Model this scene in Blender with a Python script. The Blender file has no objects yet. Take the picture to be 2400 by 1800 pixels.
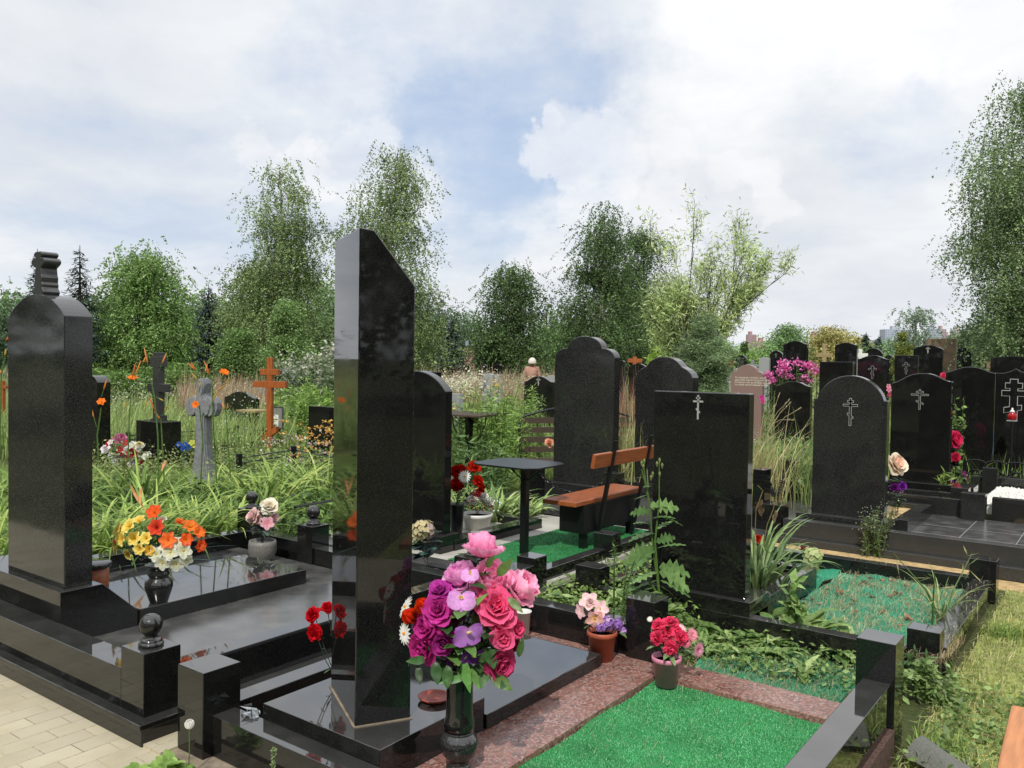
import bpy, bmesh, math, random
import numpy as np
from mathutils import Vector, Matrix
random.seed(7); rng = np.random.default_rng(11)
sc = bpy.context.scene
COL = sc.collection
# ---------------------------------------------------------------- camera
F, PITCH, YAW, ROLL, H = 1978.64, math.radians(1.5907), math.radians(36.432), math.radians(.8532), 1.55
fw = np.array([-math.sin(YAW)*math.cos(PITCH), math.cos(YAW)*math.cos(PITCH), -math.sin(PITCH)])
_r = np.array([math.cos(YAW), math.sin(YAW), 0.]); _u = np.cross(_r, fw)
rt = _r*math.cos(ROLL)+_u*math.sin(ROLL); up = -_r*math.sin(ROLL)+_u*math.cos(ROLL)
CAM = np.array([0, 0, H])
def ray(x, y): return fw+rt*(x-1200)/F-up*(y-900)/F
def G(x, y, z=0.):
    d = ray(x, y); t = (z-H)/d[2]; return CAM+t*d
def QY(x, y, Y):
    d = ray(x, y); return CAM+(Y/d[1])*d
def QX(x, y, X):
    d = ray(x, y); return CAM+(X/d[0])*d
def AT(x, y, D): return CAM+D*ray(x, y)
def depth(p): return float((np.array(p)-CAM)@fw)
def ZAT(xy, py):
    lo, hi = -1., 40.
    for _ in range(50):
        m = (lo+hi)/2; v = np.array([xy[0], xy[1], m])-CAM
        if 900-F*(v@up)/(v@fw) > py: lo = m
        else: hi = m
    return m
cd = bpy.data.cameras.new('camera'); cam = bpy.data.objects.new('camera', cd); COL.objects.link(cam)
cd.sensor_width = 36; cd.lens = F/2400*36; cd.clip_end = 5000; cd.clip_start = .05
cam.matrix_world = Matrix(((rt[0], up[0], -fw[0], 0), (rt[1], up[1], -fw[1], 0), (rt[2], up[2], -fw[2], H), (0, 0, 0, 1)))
sc.camera = cam
sc.view_settings.view_transform = 'Standard'; sc.view_settings.look = 'None'; sc.view_settings.exposure = 0
sc.cycles.max_bounces = 7; sc.cycles.transparent_max_bounces = 8; sc.cycles.diffuse_bounces = 3; sc.cycles.glossy_bounces = 4
# ---------------------------------------------------------------- mesh builder
ORG = {}
def lin(c):
    if isinstance(c, str):
        c = c.lstrip('#'); c = [int(c[i:i+2], 16)/255 for i in (0, 2, 4)]
        c = [v/12.92 if v <= .04045 else ((v+.055)/1.055)**2.4 for v in c]
    return tuple(c[:3])+(1.,)
class MB:
    def __init__(s): s.v = []; s.f = []; s.c = []
    def add(s, V, Fs, col=None):
        n = len(s.v); s.v.extend([tuple(map(float, p)) for p in V]); s.f.extend([tuple(i+n for i in f) for f in Fs])
        if col is None: s.c.extend([(1, 1, 1, 1)]*len(V))
        elif isinstance(col, list): s.c.extend(col)
        else: s.c.extend([col]*len(V))
        return s
    def box(s, x0, x1, y0, y1, z0, z1, col=None):
        return s.add([(x0, y0, z0), (x1, y0, z0), (x1, y1, z0), (x0, y1, z0), (x0, y0, z1), (x1, y0, z1), (x1, y1, z1), (x0, y1, z1)],
              [(0, 3, 2, 1), (4, 5, 6, 7), (0, 1, 5, 4), (1, 2, 6, 5), (2, 3, 7, 6), (3, 0, 4, 7)], col)
    def prism(s, poly, o, a, b, e, col=None):   # polygon (u,w) in plane o+u*a+w*b, extruded by e
        o, a, b, e = map(np.array, (o, a, b, e)); n = len(poly)
        V = [o+u*a+w*b for u, w in poly]+[o+u*a+w*b+e for u, w in poly]
        Fs = [tuple(range(n))[::-1] if False else tuple(range(n)), tuple(range(2*n-1, n-1, -1))]+[(i, i+n, (i+1) % n+n, (i+1) % n) for i in range(n)]
        return s.add(V, Fs, col)
    def tube(s, pts, rad, n=6, col=None, cap=True):
        pts = [np.array(p, float) for p in pts]
        if not hasattr(rad, '__len__'): rad = [rad]*len(pts)
        V = []; Fs = []; prev = None
        for i, p in enumerate(pts):
            t = pts[min(i+1, len(pts)-1)]-pts[max(i-1, 0)]; t = t/(np.linalg.norm(t)+1e-9)
            a = np.cross(t, [0, 0, 1.]) if prev is None else prev-t*(prev@t)
            if np.linalg.norm(a) < 1e-3: a = np.cross(t, [0, 1., 0])
            a /= np.linalg.norm(a); b = np.cross(t, a); prev = a
            for k in range(n):
                th = 2*math.pi*k/n; V.append(p+rad[i]*(math.cos(th)*a+math.sin(th)*b))
            if i:
                for k in range(n): Fs.append(((i-1)*n+k, (i-1)*n+(k+1) % n, i*n+(k+1) % n, i*n+k))
        if cap: Fs.append(tuple(range(n))[::-1]); Fs.append(tuple(range((len(pts)-1)*n, len(pts)*n)))
        return s.add(V, Fs, col)
    def lathe(s, prof, c, n=24, col=None, axis=None):
        V = []; Fs = []; c = np.array(c, float)
        for i, (r, z) in enumerate(prof):
            for k in range(n):
                th = 2*math.pi*k/n; V.append(c+np.array([r*math.cos(th), r*math.sin(th), z]))
            if i:
                for k in range(n): Fs.append(((i-1)*n+k, (i-1)*n+(k+1) % n, i*n+(k+1) % n, i*n+k))
        if prof[0][0] > 1e-4: Fs.append(tuple(range(n))[::-1])
        if prof[-1][0] > 1e-4: Fs.append(tuple(range((len(prof)-1)*n, len(prof)*n)))
        return s.add(V, Fs, col)
    def sphere(s, c, r, n=16, col=None, sz=1.):
        m = max(4, n//2); return s.lathe([(max(r*math.sin(math.pi*i/m), 1e-5), -r*sz*math.cos(math.pi*i/m)) for i in range(m+1)], c, n, col)
    def build(s, name, mat, parent=None, smooth=False, bevel=0, org=None):
        if parent is not None: o0 = ORG[parent]
        else: o0 = np.array(org if org is not None else (0, 0, 0), float)
        me = bpy.data.meshes.new(name)
        V = np.array(s.v)-o0
        me.from_pydata(V.tolist(), [], s.f); me.update()
        at = me.color_attributes.new('Col', 'FLOAT_COLOR', 'POINT'); at.data.foreach_set('color', np.array(s.c, dtype=np.float32).ravel())
        o = bpy.data.objects.new(name, me); COL.objects.link(o)
        me.materials.append(mat)
        if parent is not None: o.parent = parent
        else: o.location = o0
        ORG[o] = o0
        if smooth: me.polygons.foreach_set('use_smooth', [True]*len(me.polygons))
        if bevel:
            b = o.modifiers.new('bevel', 'BEVEL'); b.width = bevel; b.segments = 2; b.limit_method = 'ANGLE'; b.angle_limit = math.radians(40)
        return o
def quadmesh(name, V, Cc, mat, parent=None, org=None, k=4, kind=None):
    """V (n,k,3) independent faces, Cc (n,3|4) per-face or (n,k,4)"""
    n = len(V); o0 = ORG[parent] if parent is not None else np.array(org if org is not None else (0, 0, 0), float)
    me = bpy.data.meshes.new(name)
    me.vertices.add(n*k); me.vertices.foreach_set('co', (V.reshape(-1, 3)-o0).astype(np.float32).ravel())
    me.loops.add(n*k); me.loops.foreach_set('vertex_index', np.arange(n*k, dtype=np.int32))
    me.polygons.add(n); me.polygons.foreach_set('loop_start', np.arange(0, n*k, k, dtype=np.int32)); me.polygons.foreach_set('loop_total', np.full(n, k, dtype=np.int32))
    me.update(); me.validate()
    if Cc.ndim == 2: Cc = np.repeat(Cc[:, None, :], k, 1)
    if Cc.shape[-1] == 3: Cc = np.concatenate([Cc, np.ones(Cc.shape[:2]+(1,))], -1)
    at = me.color_attributes.new('Col', 'FLOAT_COLOR', 'POINT'); at.data.foreach_set('color', Cc.astype(np.float32).ravel())
    o = bpy.data.objects.new(name, me); COL.objects.link(o); me.materials.append(mat)
    if parent is not None: o.parent = parent
    else: o.location = o0
    ORG[o] = o0
    if kind: o['kind'] = kind
    return o
def thing(name, label, cat, loc, group=None):
    o = bpy.data.objects.new(name, None); COL.objects.link(o); o.location = tuple(map(float, loc)); o.empty_display_size = .1
    ORG[o] = np.array(loc, float); o['label'] = label; o['category'] = cat
    if group: o['group'] = group
    return o
def tag(o, label, cat, group=None, kind=None):
    if kind: o['kind'] = kind
    if label: o['label'] = label
    if cat: o['category'] = cat
    if group: o['group'] = group
    return o
def dup(root, loc, rotz=0, scale=1, label=None, name=None):
    r = root.copy(); COL.objects.link(r); r.location = tuple(map(float, loc)); r.rotation_euler = (0, 0, rotz); r.scale = (scale,)*3
    if label: r['label'] = label
    for ch in list(root.children):
        c = ch.copy(); COL.objects.link(c); c.parent = r
        for g_ in ch.children:
            d = g_.copy(); COL.objects.link(d); d.parent = c
    return r
# ---------------------------------------------------------------- materials
def newmat(name):
    m = bpy.data.materials.new(name); m.use_nodes = True; nt = m.node_tree; nt.nodes.clear()
    out = nt.nodes.new('ShaderNodeOutputMaterial'); return m, nt, out
def N(nt, t, **kw):
    n = nt.nodes.new('ShaderNode'+t)
    for k, v in kw.items():
        if k in n.inputs: n.inputs[k].default_value = v
        else: setattr(n, k, v)
    return n
def ramp(nt, stops, interp='LINEAR'):
    r = nt.nodes.new('ShaderNodeValToRGB'); cr = r.color_ramp; cr.interpolation = interp
    while len(cr.elements) < len(stops): cr.elements.new(.5)
    for e, (p, c) in zip(cr.elements, stops): e.position = p; e.color = c if len(c) == 4 else tuple(c)+(1,)
    return r
def mix(nt, fac, a, b, mode='MIX'):
    m = nt.nodes.new('ShaderNodeMix'); m.data_type = 'RGBA'; m.blend_type = mode
    for sock, val in ((m.inputs[0], fac), (m.inputs[6], a), (m.inputs[7], b)):
        if hasattr(val, 'is_linked'): nt.links.new(val, sock)
        else: sock.default_value = val
    return m.outputs[2]
def mth(nt, op, a, b=None, c=None):
    m = nt.nodes.new('ShaderNodeMath'); m.operation = op
    for i, v in enumerate((a, b, c)):
        if v is None: continue
        if hasattr(v, 'is_linked'): nt.links.new(v, m.inputs[i])
        else: m.inputs[i].default_value = v
    return m.outputs[0]
def granite(name, base=.010, speck=.09, thr=.66, rough=.022, dust=.35, tint=(1, 1.03, 1.02), sc_=520, dust_skylight_col=(.13, .128, .12), ior=1.52):
    m, nt, out = newmat(name); L = nt.links
    geo = N(nt, 'NewGeometry')
    n1 = N(nt, 'TexNoise', Scale=sc_, Detail=2.); L.new(geo.outputs['Position'], n1.inputs['Vector'])
    r1 = ramp(nt, [(thr-.12, (0, 0, 0)), (thr+.06, (1, 1, 1))]); L.new(n1.outputs['Fac'], r1.inputs[0])
    n2 = N(nt, 'TexNoise', Scale=7., Detail=5.); L.new(geo.outputs['Position'], n2.inputs['Vector'])
    r2 = ramp(nt, [(.42, (0, 0, 0)), (.72, (1, 1, 1))]); L.new(n2.outputs['Fac'], r2.inputs[0])
    b = tuple(base*t for t in tint)+(1,)
    sp = tuple(speck*t for t in tint)+(1,)
    c1 = mix(nt, r1.outputs[0], b, sp)
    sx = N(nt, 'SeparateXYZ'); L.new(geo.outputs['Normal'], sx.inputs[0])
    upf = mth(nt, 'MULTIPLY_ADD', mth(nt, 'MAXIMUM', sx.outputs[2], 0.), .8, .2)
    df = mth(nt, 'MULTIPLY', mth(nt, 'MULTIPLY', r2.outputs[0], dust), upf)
    df = mth(nt, 'ADD', df, mth(nt, 'MULTIPLY', mth(nt, 'MAXIMUM', sx.outputs[2], 0.), .2))  # even lift on upward faces: sky reflection brightness painted into the colour
    c2 = mix(nt, df, c1, dust_skylight_col+(1,))
    p = N(nt, 'BsdfPrincipled'); L.new(c2, p.inputs['Base Color'])
    rr = mth(nt, 'MULTIPLY_ADD', r2.outputs[0], .05, rough); L.new(rr, p.inputs['Roughness'])
    L.new(mth(nt, 'MULTIPLY_ADD', mth(nt, 'MAXIMUM', sx.outputs[2], 0.), .68, ior), p.inputs['IOR'])  # IOR raised on upward faces to brighten the sky reflection on tops
    L.new(p.outputs[0], out.inputs[0]); return m
def plain(name, col, rough=.5, noise=.15, scale=30., spec=.5, metal=0., bump=0., stretch=None):
    m, nt, out = newmat(name); L = nt.links
    tc = N(nt, 'NewGeometry'); vec = tc.outputs['Position']
    if stretch:
        mp = N(nt, 'Mapping'); mp.inputs['Scale'].default_value = stretch; L.new(vec, mp.inputs[0]); vec = mp.outputs[0]
    n1 = N(nt, 'TexNoise', Scale=scale, Detail=5.); L.new(vec, n1.inputs['Vector'])
    c = lin(col); d = tuple(v*(1-noise*1.6) for v in c[:3])+(1,); e = tuple(min(1, v*(1+noise)) for v in c[:3])+(1,)
    r1 = ramp(nt, [(.3, d), (.7, e)]); L.new(n1.outputs['Fac'], r1.inputs[0])
    p = N(nt, 'BsdfPrincipled'); L.new(r1.outputs[0], p.inputs['Base Color']); p.inputs['Roughness'].default_value = rough
    p.inputs['Specular IOR Level'].default_value = spec; p.inputs['Metallic'].default_value = metal
    if bump:
        bp = N(nt, 'Bump', Strength=bump, Distance=.01); L.new(n1.outputs['Fac'], bp.inputs['Height']); L.new(bp.outputs[0], p.inputs['Normal'])
    L.new(p.outputs[0], out.inputs[0]); return m
def leafmat(name, transl=.35, rough=.45, spec=.4, noise=.25, scale=60., sat=.86, val=1.):
    m, nt, out = newmat(name); L = nt.links
    a = N(nt, 'Attribute'); a.attribute_name = 'Col'
    geo = N(nt, 'NewGeometry'); n1 = N(nt, 'TexNoise', Scale=scale, Detail=3.); L.new(geo.outputs['Position'], n1.inputs['Vector'])
    r1 = ramp(nt, [(.3, (1-noise,)*3), (.7, (1+noise,)*3)]); L.new(n1.outputs['Fac'], r1.inputs[0])
    c = mix(nt, 1., a.outputs['Color'], r1.outputs[0], 'MULTIPLY')
    hs_ = N(nt, 'HueSaturation'); hs_.inputs['Saturation'].default_value = sat; hs_.inputs['Value'].default_value = val; L.new(c, hs_.inputs['Color']); c = hs_.outputs[0]
    p = N(nt, 'BsdfPrincipled'); L.new(c, p.inputs['Base Color']); p.inputs['Roughness'].default_value = rough; p.inputs['Specular IOR Level'].default_value = spec
    t = N(nt, 'BsdfTranslucent'); L.new(c, t.inputs[0])
    mx = N(nt, 'MixShader'); mx.inputs[0].default_value = transl; L.new(p.outputs[0], mx.inputs[1]); L.new(t.outputs[0], mx.inputs[2])
    L.new(mx.outputs[0], out.inputs[0]); return m
M = {}
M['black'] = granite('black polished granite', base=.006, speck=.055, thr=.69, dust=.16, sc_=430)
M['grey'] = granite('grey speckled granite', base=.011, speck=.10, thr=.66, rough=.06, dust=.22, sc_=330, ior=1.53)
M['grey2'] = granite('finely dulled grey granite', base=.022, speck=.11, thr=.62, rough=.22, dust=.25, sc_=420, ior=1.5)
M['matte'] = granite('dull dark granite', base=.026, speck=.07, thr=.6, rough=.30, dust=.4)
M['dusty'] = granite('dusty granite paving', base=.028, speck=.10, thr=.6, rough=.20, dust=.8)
M['edge'] = plain('sawn granite edge', '#8f8f8d', .6, .1, 200)
def red_granite():
    m, nt, out = newmat('red granite'); L = nt.links
    geo = N(nt, 'NewGeometry')
    v = N(nt, 'TexVoronoi', Scale=100.); L.new(geo.outputs['Position'], v.inputs['Vector'])
    r = ramp(nt, [(0., lin('#8c5f54')), (.18, lin('#7a5048')), (.3, lin('#a8847a')), (.45, lin('#5e4a46')), (.6, lin('#965f52')), (.75, lin('#86706a')), (.88, lin('#a49088')), (.96, lin('#6a463e'))], 'CONSTANT')
    sx = N(nt, 'SeparateColor'); L.new(v.outputs['Color'], sx.inputs[0]); L.new(sx.outputs[0], r.inputs[0])
    n2 = N(nt, 'TexNoise', Scale=9., Detail=6., Roughness=.65); L.new(geo.outputs['Position'], n2.inputs['Vector'])
    r2 = ramp(nt, [(.35, (0, 0, 0)), (.68, (1, 1, 1))]); L.new(n2.outputs['Fac'], r2.inputs[0])
    c = mix(nt, mth(nt, 'MULTIPLY', r2.outputs[0], .55), r.outputs[0], lin('#94756a'))
    br = N(nt, 'TexBrick', offset=0.); br.inputs['Scale'].default_value = 1.; br.inputs['Brick Width'].default_value = .6; br.inputs['Row Height'].default_value = .6
    br.inputs['Mortar Size'].default_value = .0012; br.inputs['Color1'].default_value = (1, 1, 1, 1); br.inputs['Color2'].default_value = (1, 1, 1, 1); br.inputs['Mortar'].default_value = (.25, .2, .2, 1)
    mp = N(nt, 'Mapping'); mp.inputs['Location'].default_value = (.17, -.33+.0, 0); L.new(geo.outputs['Position'], mp.inputs[0]); L.new(mp.outputs[0], br.inputs[0])
    c = mix(nt, 1., c, br.outputs[0], 'MULTIPLY')
    p = N(nt, 'BsdfPrincipled'); L.new(c, p.inputs['Base Color'])
    L.new(mth(nt, 'MULTIPLY_ADD', r2.outputs[0], .3, .16), p.inputs['Roughness'])
    L.new(p.outputs[0], out.inputs[0]); return m
M['red'] = red_granite()
M['petal'] = leafmat('petal fabric', .38, .7, .15, .14, 120, 1.0, 1.25)
M['leaf'] = leafmat('leaf', .3, .45, .35, .25, 40)
M['fakeleaf'] = leafmat('artificial leaf', .2, .45, .4, .2, 60)
M['grass'] = leafmat('grass blade', .35, .55, .25, .2, 4, .84, 1.3)
M['treeleaf'] = leafmat('tree leaf', .3, .5, .3, .3, 1.2, .88, 1.85)
M['needle'] = leafmat('needle', .1, .6, .2, .3, 1.5, .9, 1.5)
M['turf'] = leafmat('artificial turf blade', .1, .42, .35, .2, 7)
M['stem'] = plain('green stem', '#4c6a2c', .6, .2, 50)
M['wire'] = plain('dark flower wire', '#16241a', .5, .1, 50)
M['bark'] = plain('bark', '#3a332b', .9, .3, 14, bump=.5)
def birchbark():
    m, nt, out = newmat('birch bark'); L = nt.links
    geo = N(nt, 'NewGeometry'); mp = N(nt, 'Mapping'); mp.inputs['Scale'].default_value = (1, 1, 6); L.new(geo.outputs['Position'], mp.inputs[0])
    n1 = N(nt, 'TexNoise', Scale=2.2, Detail=4.); L.new(mp.outputs[0], n1.inputs['Vector'])
    r = ramp(nt, [(.42, lin('#3a3630')), (.52, lin('#b9b4a8')), (.8, lin('#cfcabd'))]); L.new(n1.outputs['Fac'], r.inputs[0])
    p = N(nt, 'BsdfPrincipled', Roughness=.8); L.new(r.outputs[0], p.inputs['Base Color']); L.new(p.outputs[0], out.inputs[0]); return m
M['birch'] = birchbark()
M['metal'] = plain('black painted metal', '#131416', .32, .1, 40)
M['wood'] = plain('varnished red-brown wood', '#a05830', .38, .25, 9, stretch=(14, .8, 14))
M['orangewood'] = plain('varnished orange wood', '#a45a2c', .4, .22, 7, stretch=(9, 9, .8))
M['palewood'] = plain('pale varnished plank', '#d08a58', .35, .14, 6, stretch=(10, 1, 10))
M['oldwood'] = plain('weathered dark wood', '#4a3e30', .7, .3, 9, stretch=(1, 12, 12))
M['tan'] = plain('tan painted timber', '#9c8a62', .8, .15, 12)
M['terracotta'] = plain('terracotta plastic', '#a8553a', .5, .15, 20)
M['pinkpot'] = plain('pink plastic', '#d88aa4', .45, .08, 20)
M['whitepot'] = plain('white plastic', '#dcdcd6', .4, .06, 20)
M['greypot'] = plain('grey stone pot', '#74726e', .55, .18, 80)
M['soil'] = plain('soil', '#3c2e22', .95, .3, 60, bump=.6)
M['sand'] = plain('sand strip', '#c4a878', .95, .22, 25, bump=.4)
M['concrete'] = plain('concrete', '#8e8270', .95, .25, 18, bump=.4)
M['paleslab'] = plain('pale stone', '#b9b6ad', .5, .1, 6)
M['inlay'] = plain('engraved light stone', '#a4a4a0', .7, .1, 100)
M['greystone'] = plain('grey cast stone', '#7e8084', .7, .15, 30, bump=.2)
M['lightstone'] = plain('light grey granite', '#9c9f9f', .5, .12, 200)
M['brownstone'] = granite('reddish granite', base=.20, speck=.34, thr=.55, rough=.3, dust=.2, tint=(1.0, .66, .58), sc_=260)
M['tanstone'] = plain('rough brown sandstone', '#8c7662', .85, .2, 5, bump=.5)
M['gold'] = plain('engraved pale paint', '#e6dfc8', .6, .05, 30)
M['glassred'] = plain('red glass lantern', '#a01018', .12, .1, 20)
M['white'] = plain('white paint', '#e8e8e4', .5, .04, 20)
M['plastic'] = plain('crumpled clear plastic', '#aeb4ba', .15, .3, 60)
M['saucer'] = plain('red clay saucer', '#a4493a', .4, .1, 20)
M['backing'] = plain('grey carpet backing', '#6f716a', .85, .15, 120, bump=.3)
M['blue'] = plain('blue ribbon', '#3c78c8', .4, .2, 30)
M['pebble'] = plain('white marble chips', '#e0dfd8', .7, .15, 60)
# ---------------------------------------------------------------- light
SUN = Vector((.42, -.91, 0)).normalized()*math.cos(math.radians(48))+Vector((0, 0, math.sin(math.radians(48))))
ld = bpy.data.lights.new('sun', 'SUN'); ld.energy = 3.1; ld.angle = math.radians(.6); ld.color = (1, .955, .88)
lo = bpy.data.objects.new('sun', ld); COL.objects.link(lo); lo.rotation_euler = SUN.to_track_quat('Z', 'Y').to_euler(); lo.location = (0, 0, 30)
w = bpy.data.worlds.new('World'); sc.world = w; w.use_nodes = True; nt = w.node_tree; nt.nodes.clear(); L = nt.links
wo = nt.nodes.new('ShaderNodeOutputWorld'); bg = nt.nodes.new('ShaderNodeBackground'); L.new(bg.outputs[0], wo.inputs[0])
sky = nt.nodes.new('ShaderNodeTexSky'); sky.sky_type = 'NISHITA'; sky.sun_disc = False
sky.sun_elevation = math.radians(48); sky.sun_rotation = math.atan2(SUN.x, SUN.y); sky.dust_density = 1.5; sky.ozone_density = 1.2
bg.inputs['Strength'].default_value = .09
tc = nt.nodes.new('ShaderNodeTexCoord'); D = tc.outputs['Generated']
sx = nt.nodes.new('ShaderNodeSeparateXYZ'); L.new(D, sx.inputs[0])
zz = mth(nt, 'MAXIMUM', sx.outputs[2], 0.); den = mth(nt, 'ADD', zz, .22)
cv = nt.nodes.new('ShaderNodeCombineXYZ'); L.new(mth(nt, 'DIVIDE', sx.outputs[0], den), cv.inputs[0]); L.new(mth(nt, 'DIVIDE', sx.outputs[1], den), cv.inputs[1]); cv.inputs[2].default_value = 3.7
def wn(scale, detail, rough, dist=0., off=0.):
    mp = nt.nodes.new('ShaderNodeMapping'); mp.inputs['Location'].default_value = (off, off*.7, off*.3); L.new(cv.outputs[0], mp.inputs[0])
    n = nt.nodes.new('ShaderNodeTexNoise'); n.inputs['Scale'].default_value = scale; n.inputs['Detail'].default_value = detail
    n.inputs['Roughness'].default_value = rough; n.inputs['Distortion'].default_value = dist; L.new(mp.outputs[0], n.inputs['Vector']); return n.outputs['Fac']
nA = wn(1.1, 7, .55, .35, 2.3); nB = wn(3.2, 8, .6, .2, 5.1); nC = wn(.8, 4, .5, 0, 9.2)
# wobble direction so that the cloud fields have ragged borders
nv = nt.nodes.new('ShaderNodeTexNoise'); nv.inputs['Scale'].default_value = 5.; nv.inputs['Detail'].default_value = 7; nv.inputs['Roughness'].default_value = .62; L.new(D, nv.inputs['Vector'])
vs = nt.nodes.new('ShaderNodeVectorMath'); vs.operation = 'SUBTRACT'; L.new(nv.outputs['Color'], vs.inputs[0]); vs.inputs[1].default_value = (.5, .5, .5)
def warp(k):
    v2 = nt.nodes.new('ShaderNodeVectorMath'); v2.operation = 'SCALE'; L.new(vs.outputs[0], v2.inputs[0]); v2.inputs['Scale'].default_value = k
    va = nt.nodes.new('ShaderNodeVectorMath'); va.operation = 'ADD'; L.new(D, va.inputs[0]); L.new(v2.outputs[0], va.inputs[1])
    vn = nt.nodes.new('ShaderNodeVectorMath'); vn.operation = 'NORMALIZE'; L.new(va.outputs[0], vn.inputs[0]); return vn.outputs[0]
W1 = warp(.28)
nv = nt.nodes.new('ShaderNodeTexNoise'); nv.inputs['Scale'].default_value = 16.; nv.inputs['Detail'].default_value = 8; nv.inputs['Roughness'].default_value = .6; L.new(D, nv.inputs['Vector'])
v9 = nt.nodes.new('ShaderNodeVectorMath'); v9.operation = 'SCALE'; L.new(nv.outputs['Color'], v9.inputs[0]); v9.inputs['Scale'].default_value = .55
v8 = nt.nodes.new('ShaderNodeVectorMath'); v8.operation = 'SCALE'; L.new(vs.outputs[0], v8.inputs[0]); v8.inputs['Scale'].default_value = .55
v7 = nt.nodes.new('ShaderNodeVectorMath'); v7.operation = 'ADD'; L.new(v8.outputs[0], v7.inputs[0]); L.new(v9.outputs[0], v7.inputs[1])
v6 = nt.nodes.new('ShaderNodeVectorMath'); v6.operation = 'SUBTRACT'; L.new(v7.outputs[0], v6.inputs[0]); v6.inputs[1].default_value = (.275, .275, .275); vs = v6
W2 = warp(.24)
def blob(px, py, rad, W, soft=1.):
    d = ray(px, py); d = d/np.linalg.norm(d)
    dt = nt.nodes.new('ShaderNodeVectorMath'); dt.operation = 'DOT_PRODUCT'; L.new(W, dt.inputs[0]); dt.inputs[1].default_value = tuple(d)
    mr = nt.nodes.new('ShaderNodeMapRange'); mr.interpolation_type = 'SMOOTHSTEP'
    c0 = math.cos(math.radians(rad)); c1 = 1-(1-c0)*(1-soft)
    mr.inputs['From Min'].default_value = c0; mr.inputs['From Max'].default_value = max(c1, c0+1e-5)
    L.new(dt.outputs['Value'], mr.inputs['Value']); return mr.outputs[0]
def addall(xs):
    a = xs[0]
    for x in xs[1:]: a = mth(nt, 'ADD', a, x)
    return a
gaps = addall([mth(nt, 'MULTIPLY', blob(*b), s*.66) for b, s in [
    ((1130, 90, 13, W1), .62), ((1040, 420, 8, W1), .40), ((800, 120, 9, W1), .22), ((1230, 560, 7, W1), .30), ((1180, 300, 9, W1), .40),
    ((2150, 370, 5.5, W2), .38), ((600, 520, 12, W1), .20), ((350, 560, 12, W1), .22), ((150, 520, 10, W1), .2), ((1500, 150, 5, W1), .0), ((2280, 20, 6, W1), .25), ((1150, 700, 8, W1), .3), ((700, 560, 8, W1), .15)]])
cov = mth(nt, 'ADD', mth(nt, 'MULTIPLY', mth(nt, 'SUBTRACT', nA, .5), 1.3), 1.02)
cov = mth(nt, 'ADD', cov, mth(nt, 'MULTIPLY', mth(nt, 'SUBTRACT', nB, .5), .6))
cov = mth(nt, 'SUBTRACT', cov, gaps)
cm = nt.nodes.new('ShaderNodeMapRange'); cm.interpolation_type = 'SMOOTHSTEP'; cm.inputs['From Min'].default_value = .10; cm.inputs['From Max'].default_value = 1.02; L.new(cov, cm.inputs['Value'])
# shade of the veil: lavender grey to near white
sh = mth(nt, 'ADD', mth(nt, 'MULTIPLY', mth(nt, 'SUBTRACT', nC, .5), 1.6), mth(nt, 'MULTIPLY', mth(nt, 'SUBTRACT', nB, .5), .9))
sh = mth(nt, 'ADD', sh, mth(nt, 'MULTIPLY', addall([blob(1900, 60, 14, W1), blob(2300, 240, 9, W1), blob(1700, 230, 8, W1)]), .22))
sh = mth(nt, 'SUBTRACT', sh, mth(nt, 'MULTIPLY', addall([blob(2150, 640, 13, W1), blob(1750, 560, 8, W1), blob(1950, 330, 5, W1), blob(350, 300, 14, W1)]), .10))
vr = ramp(nt, [(.2, (.77, .80, .85)), (.5, (.85, .88, .92)), (.72, (.93, .95, .97)), (.95, (1.02, 1.02, 1.03))]); L.new(mth(nt, 'ADD', sh, .5), vr.inputs[0])
cum = addall([blob(*b) for b in [(1330, 320, 3.2, W2, .75), (1460, 330, 3.6, W2, .75), (1280, 345, 2.2, W2, .75), (1380, 440, 2.6, W2, .75), (1560, 370, 2.2, W2, .75), (1720, 370, 2.0, W2, .75), (1790, 400, 1.8, W2, .75), (1800, 470, 2.2, W2, .75), (1550, 470, 2.6, W2, .8),
     (600, 350, 2.0, W2, .75), (700, 385, 2.4, W2, .75), (770, 400, 2.0, W2, .75), (880, 370, 2.6, W2, .75), (960, 440, 3., W2, .75), (1300, 590, 2.6, W2, .9), (1260, 660, 1.8, W2, .9),
     (2320, 40, 3.2, W2, .75), (2390, 90, 3., W2, .75), (1600, 540, 2., W2, .8)]])
ct = nt.nodes.new('ShaderNodeMapRange'); ct.interpolation_type = 'SMOOTHSTEP'; ct.inputs['From Min'].default_value = .0; ct.inputs['From Max'].default_value = 1.5
L.new(cum, ct.inputs['Value'])
cc = ramp(nt, [(.25, (.80, .82, .86)), (.6, (.99, .99, 1.))]); L.new(mth(nt, 'ADD', nB, mth(nt, 'MULTIPLY', ct.outputs[0], .12)), cc.inputs[0])
# haze to the horizon
hz = nt.nodes.new('ShaderNodeMapRange'); hz.inputs['From Min'].default_value = .0; hz.inputs['From Max'].default_value = .28; hz.inputs['To Min'].default_value = .72; hz.inputs['To Max'].default_value = 0.; L.new(zz, hz.inputs['Value'])
K = 1/.09
skyb = mix(nt, 1., sky.outputs[0], (.92, .98, 1.06, 1), 'MULTIPLY')
blue = mix(nt, .75, skyb, (.52*K, .66*K, .90*K, 1))
c0 = mix(nt, hz.outputs[0], blue, (.62*K, .72*K, .84*K, 1))
def sc3(c): return mix(nt, 1., c, (K, K, K, 1), 'MULTIPLY')
c1 = mix(nt, cm.outputs[0], c0, sc3(vr.outputs[0]))
c2 = mix(nt, mth(nt, 'MULTIPLY', ct.outputs[0], .55), c1, sc3(cc.outputs[0]))
for n_ in nt.nodes:
    if n_.bl_idname == 'ShaderNodeMix': n_.clamp_result = False
L.new(c2, bg.inputs[0])
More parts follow.
